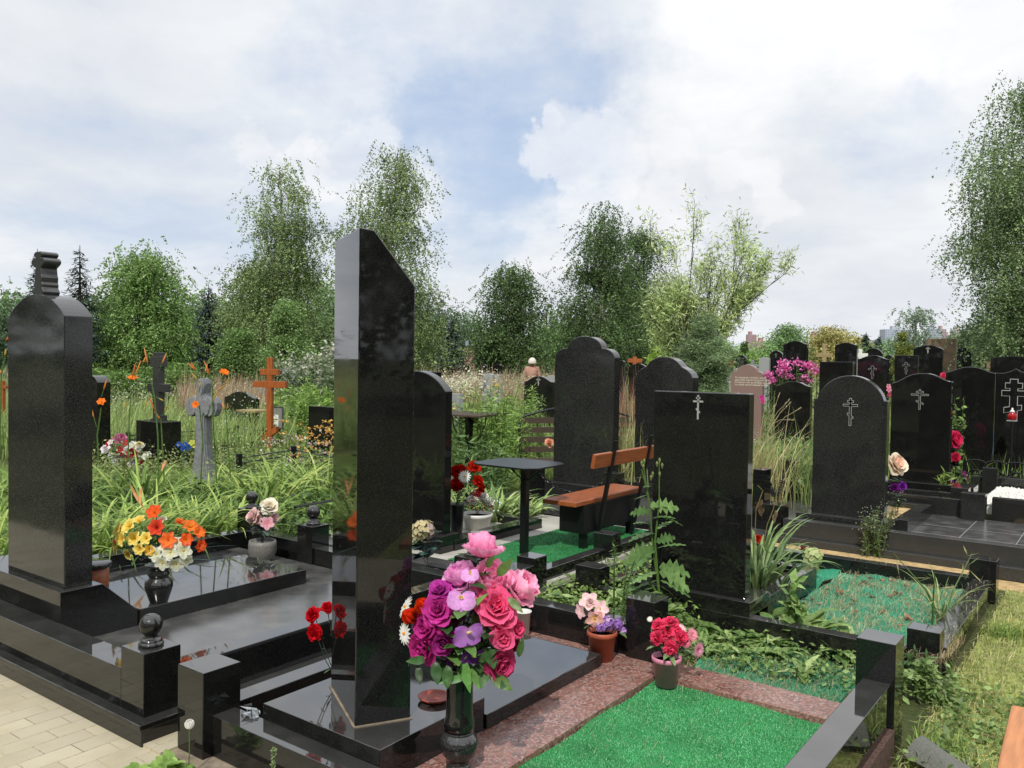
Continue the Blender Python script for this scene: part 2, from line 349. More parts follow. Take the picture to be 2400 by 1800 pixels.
# ---------------------------------------------------------------- ground
def ground_mat():
    m, nt, out = newmat('ground soil and turf'); L = nt.links
    geo = N(nt, 'NewGeometry'); n1 = N(nt, 'TexNoise', Scale=1.6, Detail=8.); L.new(geo.outputs['Position'], n1.inputs['Vector'])
    n2 = N(nt, 'TexNoise', Scale=40., Detail=5.); L.new(geo.outputs['Position'], n2.inputs['Vector'])
    r = ramp(nt, [(.35, lin('#2a3414')), (.5, lin('#3f491e')), (.62, lin('#54532a')), (.75, lin('#645b38'))])
    L.new(mth(nt, 'MULTIPLY_ADD', n2.outputs['Fac'], .45, mth(nt, 'MULTIPLY', n1.outputs['Fac'], .6)), r.inputs[0])
    p = N(nt, 'BsdfPrincipled', Roughness=.95); L.new(r.outputs[0], p.inputs['Base Color'])
    bp = N(nt, 'Bump', Strength=.6, Distance=.03); L.new(n2.outputs['Fac'], bp.inputs['Height']); L.new(bp.outputs[0], p.inputs['Normal'])
    L.new(p.outputs[0], out.inputs[0]); return m
M['ground'] = ground_mat()
M['lawn'] = plain('mown dry lawn', '#8c9450', .95, .3, 14, bump=.5)
M['darkred'] = plain('dirty broken red granite', '#5c443c', .8, .35, 60, bump=.4)
b = MB(); S_ = 1500.; b.add([(-S_, -S_, -.06), (S_, -S_, -.06), (S_, S_, -.06), (-S_, S_, -.06)], [(0, 1, 2, 3)])
tag(b.build('ground', M['ground']), None, None, kind='structure')
b = MB(); b.add([(-.70, 1.2, -.0555), (4.5, 1.2, -.0555), (4.8, 7.0, -.0555), (-.70, 7.0, -.0555)], [(0, 1, 2, 3)]); tag(b.build('lawn', M['lawn']), None, None, kind='structure')
def paver_mat():
    m, nt, out = newmat('beige concrete pavers'); L = nt.links
    geo = N(nt, 'NewGeometry'); mp = N(nt, 'Mapping'); mp.inputs['Rotation'].default_value = (0, 0, math.radians(90)); mp.inputs['Location'].default_value = (.03, .05, 0); L.new(geo.outputs['Position'], mp.inputs[0])
    nz = N(nt, 'TexNoise', Scale=3., Detail=2.); L.new(geo.outputs['Position'], nz.inputs['Vector'])
    wv = N(nt, 'VectorMath', operation='SCALE'); L.new(nz.outputs['Color'], wv.inputs[0]); wv.inputs['Scale'].default_value = .012
    ad = N(nt, 'VectorMath', operation='ADD'); L.new(mp.outputs[0], ad.inputs[0]); L.new(wv.outputs[0], ad.inputs[1])
    def brick(ms):
        br = N(nt, 'TexBrick', offset=.5); br.inputs['Scale'].default_value = 1.; br.inputs['Brick Width'].default_value = .2; br.inputs['Row Height'].default_value = .1
        br.inputs['Mortar Size'].default_value = ms; br.inputs['Mortar Smooth'].default_value = .3; br.inputs['Color1'].default_value = lin('#c6bda4'); br.inputs['Color2'].default_value = lin('#bab29c'); br.inputs['Mortar'].default_value = lin('#6f6449')
        L.new(ad.outputs[0], br.inputs[0]); return br
    br = brick(.0022)
    n2 = N(nt, 'TexNoise', Scale=260., Detail=4.); L.new(geo.outputs['Position'], n2.inputs['Vector'])
    n3 = N(nt, 'TexNoise', Scale=4., Detail=6.); L.new(geo.outputs['Position'], n3.inputs['Vector'])
    r2 = ramp(nt, [(.3, (.86,)*3), (.7, (1.06,)*3)]); L.new(n2.outputs['Fac'], r2.inputs[0])
    r3 = ramp(nt, [(.3, (.88, .86, .80)), (.6, (1.05,)*3)]); L.new(n3.outputs['Fac'], r3.inputs[0])
    n4 = N(nt, 'TexNoise', Scale=55., Detail=6.); L.new(geo.outputs['Position'], n4.inputs['Vector'])
    # sand hides part of the joints
    jf = ramp(nt, [(.44, (0, 0, 0)), (.60, (.8, .8, .8))]); L.new(mth(nt, 'ADD', mth(nt, 'MULTIPLY', n3.outputs['Fac'], .6), mth(nt, 'MULTIPLY', n4.outputs['Fac'], .4)), jf.inputs[0])
    base = mix(nt, mth(nt, 'MULTIPLY', br.outputs['Fac'], jf.outputs[0]), mix(nt, br.outputs['Fac'], br.outputs['Color'], lin('#c2b89e')), lin('#5e543c'))
    c = mix(nt, 1., base, r2.outputs[0], 'MULTIPLY'); c = mix(nt, 1., c, r3.outputs[0], 'MULTIPLY')
    p = N(nt, 'BsdfPrincipled', Roughness=.88); L.new(c, p.inputs['Base Color'])
    h = mth(nt, 'SUBTRACT', mth(nt, 'MULTIPLY', n2.outputs['Fac'], .25), br.outputs['Fac'])
    bp = N(nt, 'Bump', Strength=.5, Distance=.004); L.new(h, bp.inputs['Height']); L.new(bp.outputs[0], p.inputs['Normal'])
    L.new(p.outputs[0], out.inputs[0]); return m
M['paver'] = paver_mat()
b = MB(); b.box(-14, 1.2, .5, 1.80, -.08, 0.); b.build('path', M['paver'])['kind'] = 'structure'
b = MB(); b.box(-3.20, -2.995, 1.80, 2.6, -.08, .012); b.build('pavement', M['paver'])['kind'] = 'structure'
b = MB(); b.box(-2.995, -1.2, 1.83, 2.2, -.08, .003); tag(b.build('foundation', M['concrete']), None, None, kind='structure')
# ---------------------------------------------------------------- helpers for graves
BV = .0025
def post(t, x0, x1, y0, y1, z0, z1, mat='black', cap=None, ball=None):
    o = MB().box(x0, x1, y0, y1, z0, z1).build('post', M[mat], t, bevel=BV)
    if ball:
        cx, cy, r = (x0+x1)/2, (y0+y1)/2, ball
        s_ = r/.042
        prof = [(.044*s_, 0), (.045*s_, .008*s_), (.040*s_, .014*s_), (.037*s_, .016*s_), (.038*s_, .021*s_), (.033*s_, .026*s_), (.025*s_, .029*s_), (.024*s_, .040*s_)]
        cz = .040*s_+r*.85
        a0 = math.asin(min(.99, .024*s_/r))
        for i in range(1, 15):
            a = a0+(math.pi-a0)*i/14; prof.append((max(r*math.sin(a), 1e-5), cz-r*math.cos(a)))
        MB().lathe(prof, (cx, cy, z1), 32).build('ball_finial', M['black'], o, smooth=True)
    return o
def rail(t, x0, x1, y0, y1, z0, z1, mat='black', name='rail'):
    return MB().box(x0, x1, y0, y1, z0, z1).build(name, M[mat], t, bevel=BV)
def arc(cx, cz, r, a0, a1, n=16, rz=None):
    rz = r if rz is None else rz
    return [(cx+r*math.cos(math.radians(a0+(a1-a0)*i/n)), cz+rz*math.sin(math.radians(a0+(a1-a0)*i/n))) for i in range(n+1)]
def seg_arch(w, hs, ht, sh=0.):   # flat shoulders of width sh then a segmental arch; (u,w) polygon, base 0
    a = w/2-sh; h = ht-hs; R = (a*a+h*h)/(2*h); th = math.degrees(math.asin(min(1, a/R)))
    if h > a: th = 90
    top = arc(0, ht-R, R, 90-th, 90+th, 20) if h <= a else arc(0, ht-a, a, 0, 180, 20)
    P = [(-w/2, 0), (w/2, 0)]
    if sh: P += [(w/2, hs)]
    else: P += []
    P += top
    if sh: P += [(-w/2, hs)]
    return P
def wave(w, hs, ht, n=28, flat=.5, asym=0.):
    P = [(-w/2, 0), (w/2, 0)]
    for i in range(n+1):
        u = 1-2*i/n; P.append((u*w/2, hs+(ht-hs)*(.5+.5*math.cos(math.pi*abs(u)**(1.+flat)))+asym*u))
    return P
def bump3(w, hs, hm, ht, k=.56, rs=.5):     # central arch on two convex shoulders
    P = [(-w/2, 0), (w/2, 0)]
    a = w/2*k
    P += arc(a*.9, hs, w/2-a*.9, 0, 75, 8, hm-hs)
    P += arc(0, hm, a, 8, 172, 20, ht-hm)
    P += [(-x, z) for x, z in arc(a*.9, hs, w/2-a*.9, 0, 75, 8, hm-hs)[::-1]]
    return P
def cross_bars(t, cx, z0, z1, Y, w, half, mat='inlay', outline=False, fs=1.):
    """orthodox cross, from z0 (foot) to z1 (top); main bar half-width half"""
    h = z1-z0
    def bars(g, y, m, nm):
        b = MB()
        bw = w/2-g
        b.box(cx-bw, cx+bw, y-.0015, y, z0+g, z1-g)
        zb = z0+h*.74; b.box(cx-half+g, cx+half-g, y-.0015, y, zb-bw, zb+bw)
        zt = z0+h*.88; b.box(cx-half*.42+g, cx+half*.42-g, y-.0015, y, zt-bw, zt+bw)
        zs = z0+h*.36; dx = half*.42-g
        b.prism([(-dx, h*.075*fs-bw), (dx, -h*.075*fs-bw), (dx, -h*.075*fs+bw), (-dx, h*.075*fs+bw)], (cx, y-.0016, zs), (1, 0, 0), (0, 0, 1), (0, .0015, 0))
        return b.build(nm, m, t)
    bars(0, Y-.0005, M[mat], 'engraved_cross')
    if outline: bars(min(w*.27, .0042), Y-.0012, M['black'], 'cross_fill')
def headstone(label, poly, cx, Y, z0, th, mat='black', group=None, base=None, cat='gravestone', bev=.004, name='gravestone', basemat=None, bchild='plinth'):
    t = thing(name, label, cat, (cx, Y, base[4] if base else z0), group)
    st = MB().prism(poly, (cx, Y, z0), (1, 0, 0), (0, 0, 1), (0, th, 0)).build('stele', M[mat], t, bevel=bev)
    if base:
        x0, x1, y0, y1, zb, zt = base
        MB().box(x0, x1, y0, y1, zb, zt).build(bchild, M[basemat or mat], t, bevel=BV)
    return t
LRX = -2.965
# ================================================================ GRAVE IN FRONT (main plot)
t = thing('grave_surround', 'black kerb with square corner posts around the red granite and bright green turf', 'grave kerb', (-1.9, 2.8, 0))
post(t, -3.0, -2.83, 1.876, 2.045, .0, .337)
rail(t, -2.83, -1.0, 1.918, 2.022, .004, .163)
rail(t, LRX, LRX+.10, 2.045, 3.60, .0, .163)
post(t, -.91, -.755, 3.69, 3.85, -.06, .412)
rail(t, -.88, -.77, 1.2, 3.69, .065, .247)
rail(t, -2.83, -2.0, 3.71, 3.815, .0, .245)
post(t, -2.0, -1.845, 3.69, 3.845, -.03, .385)
rail(t, -.90, -.75, 1.2, 3.685, -.07, .0645, 'darkred', 'footing')
t = thing('gravestone', 'tall narrow black stele with slanted cut top, turned cornerwise on its base', 'gravestone', (-2.35, 2.2, 0))
c0 = np.array([-2.226, 2.093]); dL = np.array([-2.58, 2.294])-c0; dR = np.array([-2.112, 2.267])-c0
wL, wR = np.linalg.norm(dL), np.linalg.norm(dR); aL = dL/wL; aR = np.array([-aL[1], aL[0]]); aR = aR if aR@dR > 0 else -aR
lean = -.006
MB().prism([(0, .222), (wR, .222), (wR, 1.815), (wR*.26, 2.008), (0, 2.014)], (c0[0], c0[1], 0), (aR[0], aR[1], 0), (0, 0, 1), (aL[0]*wL, aL[1]*wL, 0)).build('stele', M['black'], t, bevel=.004)
MB().prism([(-.006, 0), (wR+.006, 0), (wR+.006, .0045), (-.006, .0045)], (c0[0]-aL[0]*.006, c0[1]-aL[1]*.006, .2195), (aR[0], aR[1], 0), (0, 0, 1), (aL[0]*(wL+.012), aL[1]*(wL+.012), 0)).build('mortar_joint', M['palewood' if False else 'concrete'], t)
rail(t, -2.66, -2.03, 2.024, 2.60, .05, .2195, name='plinth')
o = MB().box(-2.72, -2.02, 2.602, 3.49, .093, .152).build('grave_slab', M['black'], bevel=.003, org=(-2.37, 3.05, .09)); tag(o, 'low polished black slab behind the slanted-top stele, sky mirrored in it', 'grave slab')
b = MB(); b.box(-2.72, -1.768, 2.022, 3.71, -.05, .09); o = b.build('red_granite_border', M['red'], bevel=.002, org=(-2.3, 2.9, 0)); tag(o, 'wide red granite border under the black slab in the front plot', 'granite border')
b = MB(); b.box(-1.766, -.882, 3.56, 3.71, -.05, .088); b.box(-1.843, -.912, 3.7105, 3.775, -.05, .087); o = b.build('red_granite_strip', M['red'], bevel=.002, org=(-1.3, 3.63, 0)); tag(o, 'narrow pinkish granite strip at the far edge of the bright green turf', 'granite border')
# turf sheets
def turfmat(name, a, bcol):
    m, nt, out = newmat(name); L = nt.links; geo = N(nt, 'NewGeometry')
    n1 = N(nt, 'TexNoise', Scale=5., Detail=5.); L.new(geo.outputs['Position'], n1.inputs['Vector'])
    n2 = N(nt, 'TexNoise', Scale=300., Detail=3.); L.new(geo.outputs['Position'], n2.inputs['Vector'])
    r = ramp(nt, [(.35, lin(a)), (.65, lin(bcol))]); L.new(mth(nt, 'ADD', mth(nt, 'MULTIPLY', n1.outputs['Fac'], .5), mth(nt, 'MULTIPLY', n2.outputs['Fac'], .5)), r.inputs[0])
    p = N(nt, 'BsdfPrincipled', Roughness=.6); L.new(r.outputs[0], p.inputs['Base Color'])
    bp = N(nt, 'Bump', Strength=.8, Distance=.004); L.new(n2.outputs['Fac'], bp.inputs['Height']); L.new(bp.outputs[0], p.inputs['Normal'])
    L.new(p.outputs[0], out.inputs[0]); return m
M['turfA'] = turfmat('green turf carpet', '#1c6e38', '#34a05a'); M['turfB'] = turfmat('teal turf carpet', '#1c7a5a', '#3cb086')
def carpet(label, x0, x1, y0, y1, z, mat, amp=.004, res=.03, seed=0, blades=None, cols=None, blen=.012, edge=.02):
    nx, ny = max(2, int((x1-x0)/res)), max(2, int((y1-y0)/res)); r_ = np.random.default_rng(seed)
    ph = r_.uniform(0, 6, 8)
    def hz_(x, y): return z+amp*(np.sin(x*9+ph[0]+2*np.sin(y*3+ph[1]))+.7*np.sin(y*13+ph[2]+1.5*np.sin(x*5+ph[3]))+.5*np.sin(x*23+y*17+ph[4]))
    V = []; Fs = []
    for j in range(ny+1):
        for i in range(nx+1):
            x = x0+(x1-x0)*i/nx; y = y0+(y1-y0)*j/ny
            if 0 < i < nx and 0 < j < ny: pass
            else:
                x += edge*.4*math.sin(y*11+ph[5]) if i in (0, nx) else 0; y += edge*.4*math.sin(x*13+ph[6]) if j in (0, ny) else 0
            V.append((x, y, hz_(x, y)))
    for j in range(ny):
        for i in range(nx): a = j*(nx+1)+i; Fs.append((a, a+1, a+nx+2, a+nx+1))
    mb = MB(); mb.add(V, Fs); o = mb.build('turf_carpet', M[mat], smooth=True, org=((x0+x1)/2, (y0+y1)/2, z)); tag(o, label, 'artificial turf')
    if blades:
        n = blades; x = r_.uniform(x0+.005, x1-.005, n); y = r_.uniform(y0+.005, y1-.005, n); z0 = hz_(x, y)
        a = r_.uniform(0, 6.283, n); ln = r_.uniform(.5, 1.2, n)*blen; tl = r_.uniform(.2, .9, n)*ln; wd = .0012
        base = np.stack([x, y, z0], 1); d = np.stack([np.cos(a), np.sin(a), np.zeros(n)], 1); s = np.stack([-np.sin(a), np.cos(a), np.zeros(n)], 1)*wd
        tip = base+d*tl[:, None]+np.array([0, 0, 1])*ln[:, None]*.8
        V = np.stack([base-s, base+s, tip], 1); ci = r_.integers(0, len(cols), n); C_ = np.array([lin(c)[:3] for c in cols])[ci]*r_.uniform(.7, 1.25, (n, 1))
        q = quadmesh('turf_pile', V, C_, M['turf'], parent=o, k=3); q['kind'] = 'stuff'
    return o
carpet('bright green artificial turf filling the front plot', -1.763, -.885, 1.2, 3.558, .066, 'turfA', .003, .03, 1, 150000, ['#2c9a48', '#38ac58', '#4cba6c', '#248640', '#70c88c'], .007)
# ================================================================ LEFT TOMB
t = thing('grave_surround', 'black stepped kerb with ball-topped posts around the left plot by the paved path', 'grave kerb', (-4.2, 2.8, 0))
rail(t, -7.4, -3.115, 1.792, 4.02, -.05, .072, name='foundation_step')
rail(t, -7.4, -3.10, 1.778, 4.03, .0722, .094, name='step_cap')
post(t, -3.33, -3.16, 1.826, 1.99, .0942, .351, ball=.047)
rail(t, -7.4, -3.33, 1.8262, 1.955, .0942, .258)
rail(t, -3.265, -3.162, 1.99, 3.70, .0942, .258)
post(t, -4.60, -4.45, 3.775, 3.93, .0942, .404, ball=.045) if False else None
rail(t, -7.2, -3.27, 1.956, 3.78, .0942, .149, 'dusty', 'tiled_floor')
# far side
fp = (-4.60, -4.448, 3.774, 3.925)
post(t, *fp, .15, .404, ball=.046)
rail(t, -4.447, -3.30, 3.79, 3.90, .0942, .258)
rail(t, -5.30, -4.60, 3.86, 3.97, .0942, .258)
rail(t, -5.37, -5.263, 1.956, 3.86, .0942, .258)
post(t, -5.45, -5.30, 3.90, 4.05, .0942, .40, ball=.046)
for x in (-5.02, -4.36, -3.74):
    pass
grp = 'gaps'
t = thing('gravestone', 'thick round-topped black stele topped by a small ornate stone cross, beside the paved path', 'gravestone', (-4.45, 2.1, .15))
wst = .608; cxs = -4.169-wst/2
MB().prism(seg_arch(wst, 1.735-.405, 1.85-.405), (cxs, 1.999, .405), (1, 0, 0), (0, 0, 1), (0, .139, 0)).build('stele', M['grey'], t, bevel=.004)
prof = [(1.957, .1492), (1.957, .405), (2.164, .405), (2.352, .229), (2.352, .1492)]
MB().prism([(y, z) for y, z in prof], (-4.12, 0, 0), (0, 1, 0), (0, 0, 1), (-1.0, 0, 0)).build('plinth', M['black'], t, bevel=BV)
top = QY(105, 700, 2.07); cxx = -4.50
# small ornate cross
zt = ZAT((cxx, 2.04), 590); zb = 1.84
P = []
hh = zt-zb
def lobes(side):
    s = side; q = []
    pts = [(0, .055), (.10, .075), (.2, .05), (.26, .055), (.32, .046), (.42, .050), (.50, .040), (.56, .038), (.64, .034), (.70, .07), (.74, .088), (.80, .088), (.85, .07), (.87, .036), (.90, .05), (.93, .056), (.97, .05), (1., .03)]
    for f_, r_ in pts: q.append((s*r_*.82, f_*hh))
    return q
P = lobes(1)+lobes(-1)[::-1]
MB().prism(P, (cxx, 2.025, zb), (1, 0, 0), (0, 0, 1), (0, .085, 0)).build('cross', M['matte'], t, bevel=.006)
o = MB().box(-4.735, -4.105, 2.353, 3.44, .1492, .236).build('grave_slab', M['black'], bevel=.003, org=(-4.42, 2.9, .15)); tag(o, 'polished black slab lying on the floor of the left plot', 'grave slab')
# stool-like urn
# ================================================================ HYDRANGEA PLOT behind the slanted stele
t = thing('grave_surround', 'dark kerb with a ball-topped post right behind the slanted-top stele', 'grave kerb', (-3.7, 4.3, 0))
post(t, -3.60, -3.41, 4.26, 4.44, -.03, .25, ball=.05)
post(t, -3.33, -3.155, 4.37, 4.552, -.03, .20)
rail(t, -3.41, -3.33, 4.40, 4.50, -.03, .16)
rail(t, -5.2, -3.60, 4.30, 4.40, -.03, .14, 'matte')
rail(t, -5.2, -3.34, 4.41, 4.52, -.03, .10, 'matte')
rail(t, -5.3, -3.34, 3.98, 4.29, -.05, .075, 'dusty', 'tiled_floor')
# ================================================================ BENCH PLOT (plain round shouldered stele)
t = thing('grave_surround', 'black kerb with square posts around the turfed plot with the small bench and table', 'grave kerb', (-3.8, 5.4, 0))
post(t, -3.30, -3.155, 4.555, 4.70, -.03, .245)
rail(t, -3.25, -3.157, 4.70, 5.50, -.03, .145)
post(t, -3.30, -3.14, 5.555, 5.69, -.03, .245)
rail(t, -3.25, -3.157, 5.69, 6.7, -.03, .145)
rail(t, -5.6, -3.30, 4.60, 4.70, -.03, .075, 'matte')
rail(t, -5.6, -3.12, 4.705, 6.72, -.05, .068, 'paleslab', 'tiled_floor')
rail(t, -4.34, -4.20, 4.98, 6.17, .0682, .15, name='inner_kerb'); rail(t, -5.5, -4.34, 6.06, 6.17, .0682, .15, name='inner_kerb')
rail(t, -5.4, -4.36, 5.10, 6.05, .0682, .085, 'paleslab', 'inner_floor')
MB().box(-3.155, -3.085, 4.2, 6.75, -.05, .035).build('footing', M['matte'], t, bevel=.002)
carpet('dark green turf under the small wooden bench and table', -4.05, -3.26, 4.72, 6.66, .074, 'turfA', .002, .05, 2, 40000, ['#15803a', '#1f9a48', '#0f6a2e', '#147036'], .012)
wst = .66
L0 = QY(880, 960, 4.905)[0]; R0 = -4.255; hs = ZAT((R0, 4.905), 700+600/2.765); htp = ZAT(((R0-.33), 4.905), 882)
MB().box(-2.864, -2.722, 2.023, 3.60, -.05, .012).build('gap_floor', M['soil'], t)
t = headstone('plain black stele with sloping round top right behind the slanted-top stele', seg_arch(.62, hs-.2, htp-.2+.045), R0-.31, 4.905, .2, .085, 'black', base=(-4.95, -4.21, 4.82, 5.05, .0682, .2), bev=.006)
# table
t = thing('table', 'small square black metal table standing on turf before the wooden bench', 'table', (-3.78, 5.24, .07))
MB().prism([(-.30, -.20), (-.20, -.27), (.22, -.27), (.30, -.19), (.30, .17), (.21, .25), (-.22, .25), (-.30, .18)], (-3.78, 5.24, .755), (1, 0, 0), (0, 1, 0), (0, 0, .012)).build('tabletop', M['metal'], t)
MB().box(-3.755, -3.705, 5.215, 5.265, .075, .754).build('leg', M['metal'], t)
b = MB()
for a in range(4):
    dx, dy = [(1, 0), (-1, 0), (0, 1), (0, -1)][a]; b.tube([(-3.73+dx*.025, 5.24+dy*.025, .64), (-3.73+dx*.12, 5.24+dy*.12, .70), (-3.73+dx*.17, 5.24+dy*.17, .753)], .006, 5)
b.build('bracket', M['metal'], t)
# bench
t = thing('bench', 'small bench with reddish wooden seat and back plank on a black metal box', 'bench', (-3.5, 6.05, .07))
MB().box(-3.745, -3.435, 5.50, 6.62, .425, .462).build('seat', M['wood'], t, bevel=.006)
MB().box(-3.66, -3.43, 5.62, 6.50, .20, .424).build('storage_box', M['metal'], t, bevel=.003)
for y in (5.66, 6.42):
    MB().box(-3.50, -3.45, y, y+.05, .075, .20).build('leg', M['metal'], t)
for y in (5.80, 6.40):
    b = MB(); b.prism([(0, 0), (.028, 0), (.028+.17, .86), (.17, .86)], (-3.50, y, .075) if False else (-3.452, y, .075), (1, 0, 0), (0, 0, 1), (0, .03, 0)); b.build('back_support', M['metal'], t)
MB().prism([(0, 0), (.03, -.006), (.05, .105), (.02, .111)], (-3.335, 5.54, .735), (1, 0, 0), (0, 0, 1), (0, 1.10, 0)).build('backrest', M['wood'], t, bevel=.005)
# ================================================================ PLAIN RECTANGULAR STELE PLOT
t = thing('grave_surround', 'low straw-littered black kerb with corner posts around the teal turf plot', 'grave kerb', (-1.8, 5.6, 0))
post(t, -2.90, -2.72, 4.655, 4.79, -.03, .228)
rail(t, -2.72, -.91, 4.665, 4.75, -.05, .10)
post(t, -.91, -.755, 4.69, 4.82, -.10, .205)
rail(t, -.86, -.745, 4.82, 6.54, -.05, .10)
rail(t, -2.83, -2.73, 4.79, 6.54, -.05, .10)
rail(t, -2.73, -.88, 6.545, 6.64, -.05, .10)
post(t, -.885, -.72, 6.54, 6.68, -.05, .235)
XR = -1.785; YS = 4.72; XL = QY(1528, 1200, YS)[0]
zL = QY(1527, 914, YS)[2]; zR = QY(1752, 924, YS)[2]; ztp = (zL+zR)/2
t = headstone('wide rectangular black stele with a small solid orthodox cross near its top edge', [(-(XR-XL)/2, 0), ((XR-XL)/2, 0), ((XR-XL)/2, ztp-.185), (-(XR-XL)/2, ztp-.185)], (XL+XR)/2, YS, .185, .085, 'black', base=(XL-.12, -1.735, 4.668, 4.98, .1005, .185), bev=.006)
crx = QY(1636, 960, YS)[0]; cross_bars(t, crx, QY(1636, 983, YS)[2], QY(1636, 926, YS)[2], YS, .011, .032)
t2 = thing('flower_bed_frame', 'low black frame of the planting box behind the rectangular stele', 'grave kerb', (-2.0, 5.3, 0))
rail(t2, -1.84, -1.74, 4.985, 5.95, -.03, .15); rail(t2, -2.55, -2.45, 4.985, 5.95, -.03, .15); rail(t2, -2.45, -1.84, 5.86, 5.95, -.03, .15)
MB().box(-2.45, -1.84, 4.985, 5.86, -.04, .10).build('soil_bed', M['soil'], t2)
carpet('worn teal turf strewn with straw and dead leaves inside the low black kerb', -1.735, -.862, 4.755, 6.545, .0, 'turfB', .012, .04, 3, 90000, ['#2c9c74', '#40b48c', '#248864', '#5cc4a0'], .009, .03)
carpet('strip of faded turf under the weeds between the two right-hand plots', -1.80, -.93, 3.86, 4.66, -.035, 'turfB', .010, .04, 4, 75000, ['#2c9054', '#389c6c', '#247450', '#4cac78', '#7cb08c'], .012, .05)
carpet('back corner of the teal turf behind the planting box', -2.72, -1.74, 5.96, 6.54, .0, 'turfB', .010, .05, 13, 20000, ['#2c9c74', '#40b48c', '#248864', '#5cc4a0'], .009, .02)
# ================================================================ ARCH WITH SHOULDERS + TILED PLOT
t = thing('grave_surround', 'long dark granite kerb with a low ledge around the tiled plot on the right', 'grave kerb', (-1, 8, 0))
rail(t, -2.50, 2.6, 7.31, 7.375, -.05, .048, 'grey2', 'footing'); rail(t, -2.46, 2.6, 7.376, 7.48, -.05, .197, 'grey2')
rail(t, -2.42, 2.6, 7.481, 8.98, -.05, .125, 'dusty', 'tiled_floor')
post(t, -2.72, -2.47, 7.36, 7.56, -.05, .31, 'black')
post(t, -1.285, -1.085, 8.86, 9.0, -.05, .375, 'grey')
rail(t, -2.4, -1.285, 8.97, 9.05, -.05, .29, 'grey')
b = MB()
for x in (-1.15, -.74, -.33, .08): b.box(x, x+.006, 7.485, 8.85, .1252, .1262)
for y in (7.9, 8.35): b.box(-1.5, 1.2, y, y+.006, .1251, .1261)
b.build('tile_joint', M['edge'], t)
t2 = thing('flower_bed_frame', 'low dark frame around bare yellow earth behind the shouldered arch stele', 'grave kerb', (-1.8, 8.2, .12))
rail(t2, -1.64, -1.53, 7.80, 8.85, .1255, .235, 'grey'); rail(t2, -2.35, -1.64, 8.75, 8.85, .1255, .235, 'grey')
MB().box(-2.35, -1.64, 7.78, 8.75, .1255, .19).build('soil_bed', M['sand'], t2)
YS = 7.66
xl, xr = QY(1906, 1000, YS)[0], QY(2077, 1050, YS)[0]; hs = QY(2000, 937, YS)[2]; hh_ = QY(1993, 880, YS)[2]
t = headstone('speckled black stele with round arch on square shoulders, outlined orthodox cross on it', seg_arch(xr-xl, hs-.235, hh_-.235, .028), (xl+xr)/2, YS, .235, .10, 'grey', base=(xl-.10, xr+.08, 7.55, 7.79, .1255, .235), bev=.006)
cx = QY(1993, 960, YS)[0]; cross_bars(t, cx, QY(1993, 998, YS)[2], QY(1993, 933, YS)[2], YS, .021, .062, outline=True)
# wavy stele further back
YS = 10.0
xl, xr = QY(2087, 1000, YS)[0], QY(2228, 1000, YS)[0]; hs = (QY(2087, 892, YS)[2]+QY(2228, 900, YS)[2])/2; hh_ = QY(2160, 875, YS)[2]
zb_ = .30
t = headstone('black stele with a gentle wave top and outlined cross, magenta roses at its right side', wave(xr-xl, hs-zb_, hh_-zb_, flat=.35, asym=.015), (xl+xr)/2, YS, zb_, .10, 'black', base=(xl-.15, xr+.25, 9.88, 10.2, .15, .30), bev=.006)
cx = QY(2155, 960, YS)[0]; cross_bars(t, cx, QY(2154, 960, YS)[2], QY(2155, 913, YS)[2], YS, .019, .088, outline=True)
t = thing('grave_surround', 'dark kerb with square posts round the plot with white marble chips', 'grave kerb', (-.8, 10, 0))
def lineY(Y, x0p, x1p, yp0, yp1, d=.09, mat='grey', zlow=-.05, nm='rail'):
    a = QY(x0p, yp0, Y); c = QY(x1p, yp1, Y); rail(t, a[0], c[0], Y, Y+d, zlow, (a[2]+c[2])/2, mat, nm)
lineY(9.55, 2105, 2230, 1145, 1155, .06)
a = QY(2228, 1142, 9.3); c = QY(2270, 1142, 9.3); post(t, a[0], c[0], 9.3, 9.44, -.05, a[2], 'grey')
lineY(9.6, 2325, 2420, 1168, 1174, .10); 
a = G(2302, 1096, .42); post(t, QY(2302, 1100, 11.3)[0], QY(2338, 1100, 11.3)[0], 11.3, 11.43, -.05, QY(2320, 1097, 11.3)[2], 'grey')
lineY(11.35, 2338, 2420, 1119, 1126, .1); lineY(11.35, 2275, 2302, 1116, 1118, .1)
def pebbles(label, x0, x1, y0, y1, z, n, r, mat):
    b = MB(); r_ = random.Random(5)
    for i in range(n):
        c = (r_.uniform(x0, x1), r_.uniform(y0, y1)); q = math.sin((c[0]-x0)/(x1-x0)*3.14)*math.sin((c[1]-y0)/(y1-y0)*3.14)
        s = r*r_.uniform(.6, 1.3); V = []
        for k in range(6):
            d = [(1, 0, 0), (-1, 0, 0), (0, 1, 0), (0, -1, 0), (0, 0, 1), (0, 0, -1)][k]; V.append([c[0]+d[0]*s*r_.uniform(.6, 1.2)+.2*s, c[1]+d[1]*s*r_.uniform(.6, 1.2), z+q*.05+d[2]*s*r_.uniform(.5, 1)])
        b.add(V, [(0, 2, 4), (2, 1, 4), (1, 3, 4), (3, 0, 4), (2, 0, 5), (1, 2, 5), (3, 1, 5), (0, 3, 5)])
    b.box(x0, x1, y0, y1, z-.1, z)
    o = b.build('marble_chips', M[mat], org=((x0+x1)/2, (y0+y1)/2, z)); tag(o, label, 'gravel', kind='stuff')
pa = G(2290, 1160, .17)
pebbles('mound of white marble chips inside the far right grave kerb', -1.25, 1.3, 9.72, 11.2, .17, 3000, .022, 'pebble')
b = MB(); b.box(-.95, 2.5, 9.0, 9.52, -.05, -.01); b.build('sand_strip', M['sand'])['kind'] = 'structure'
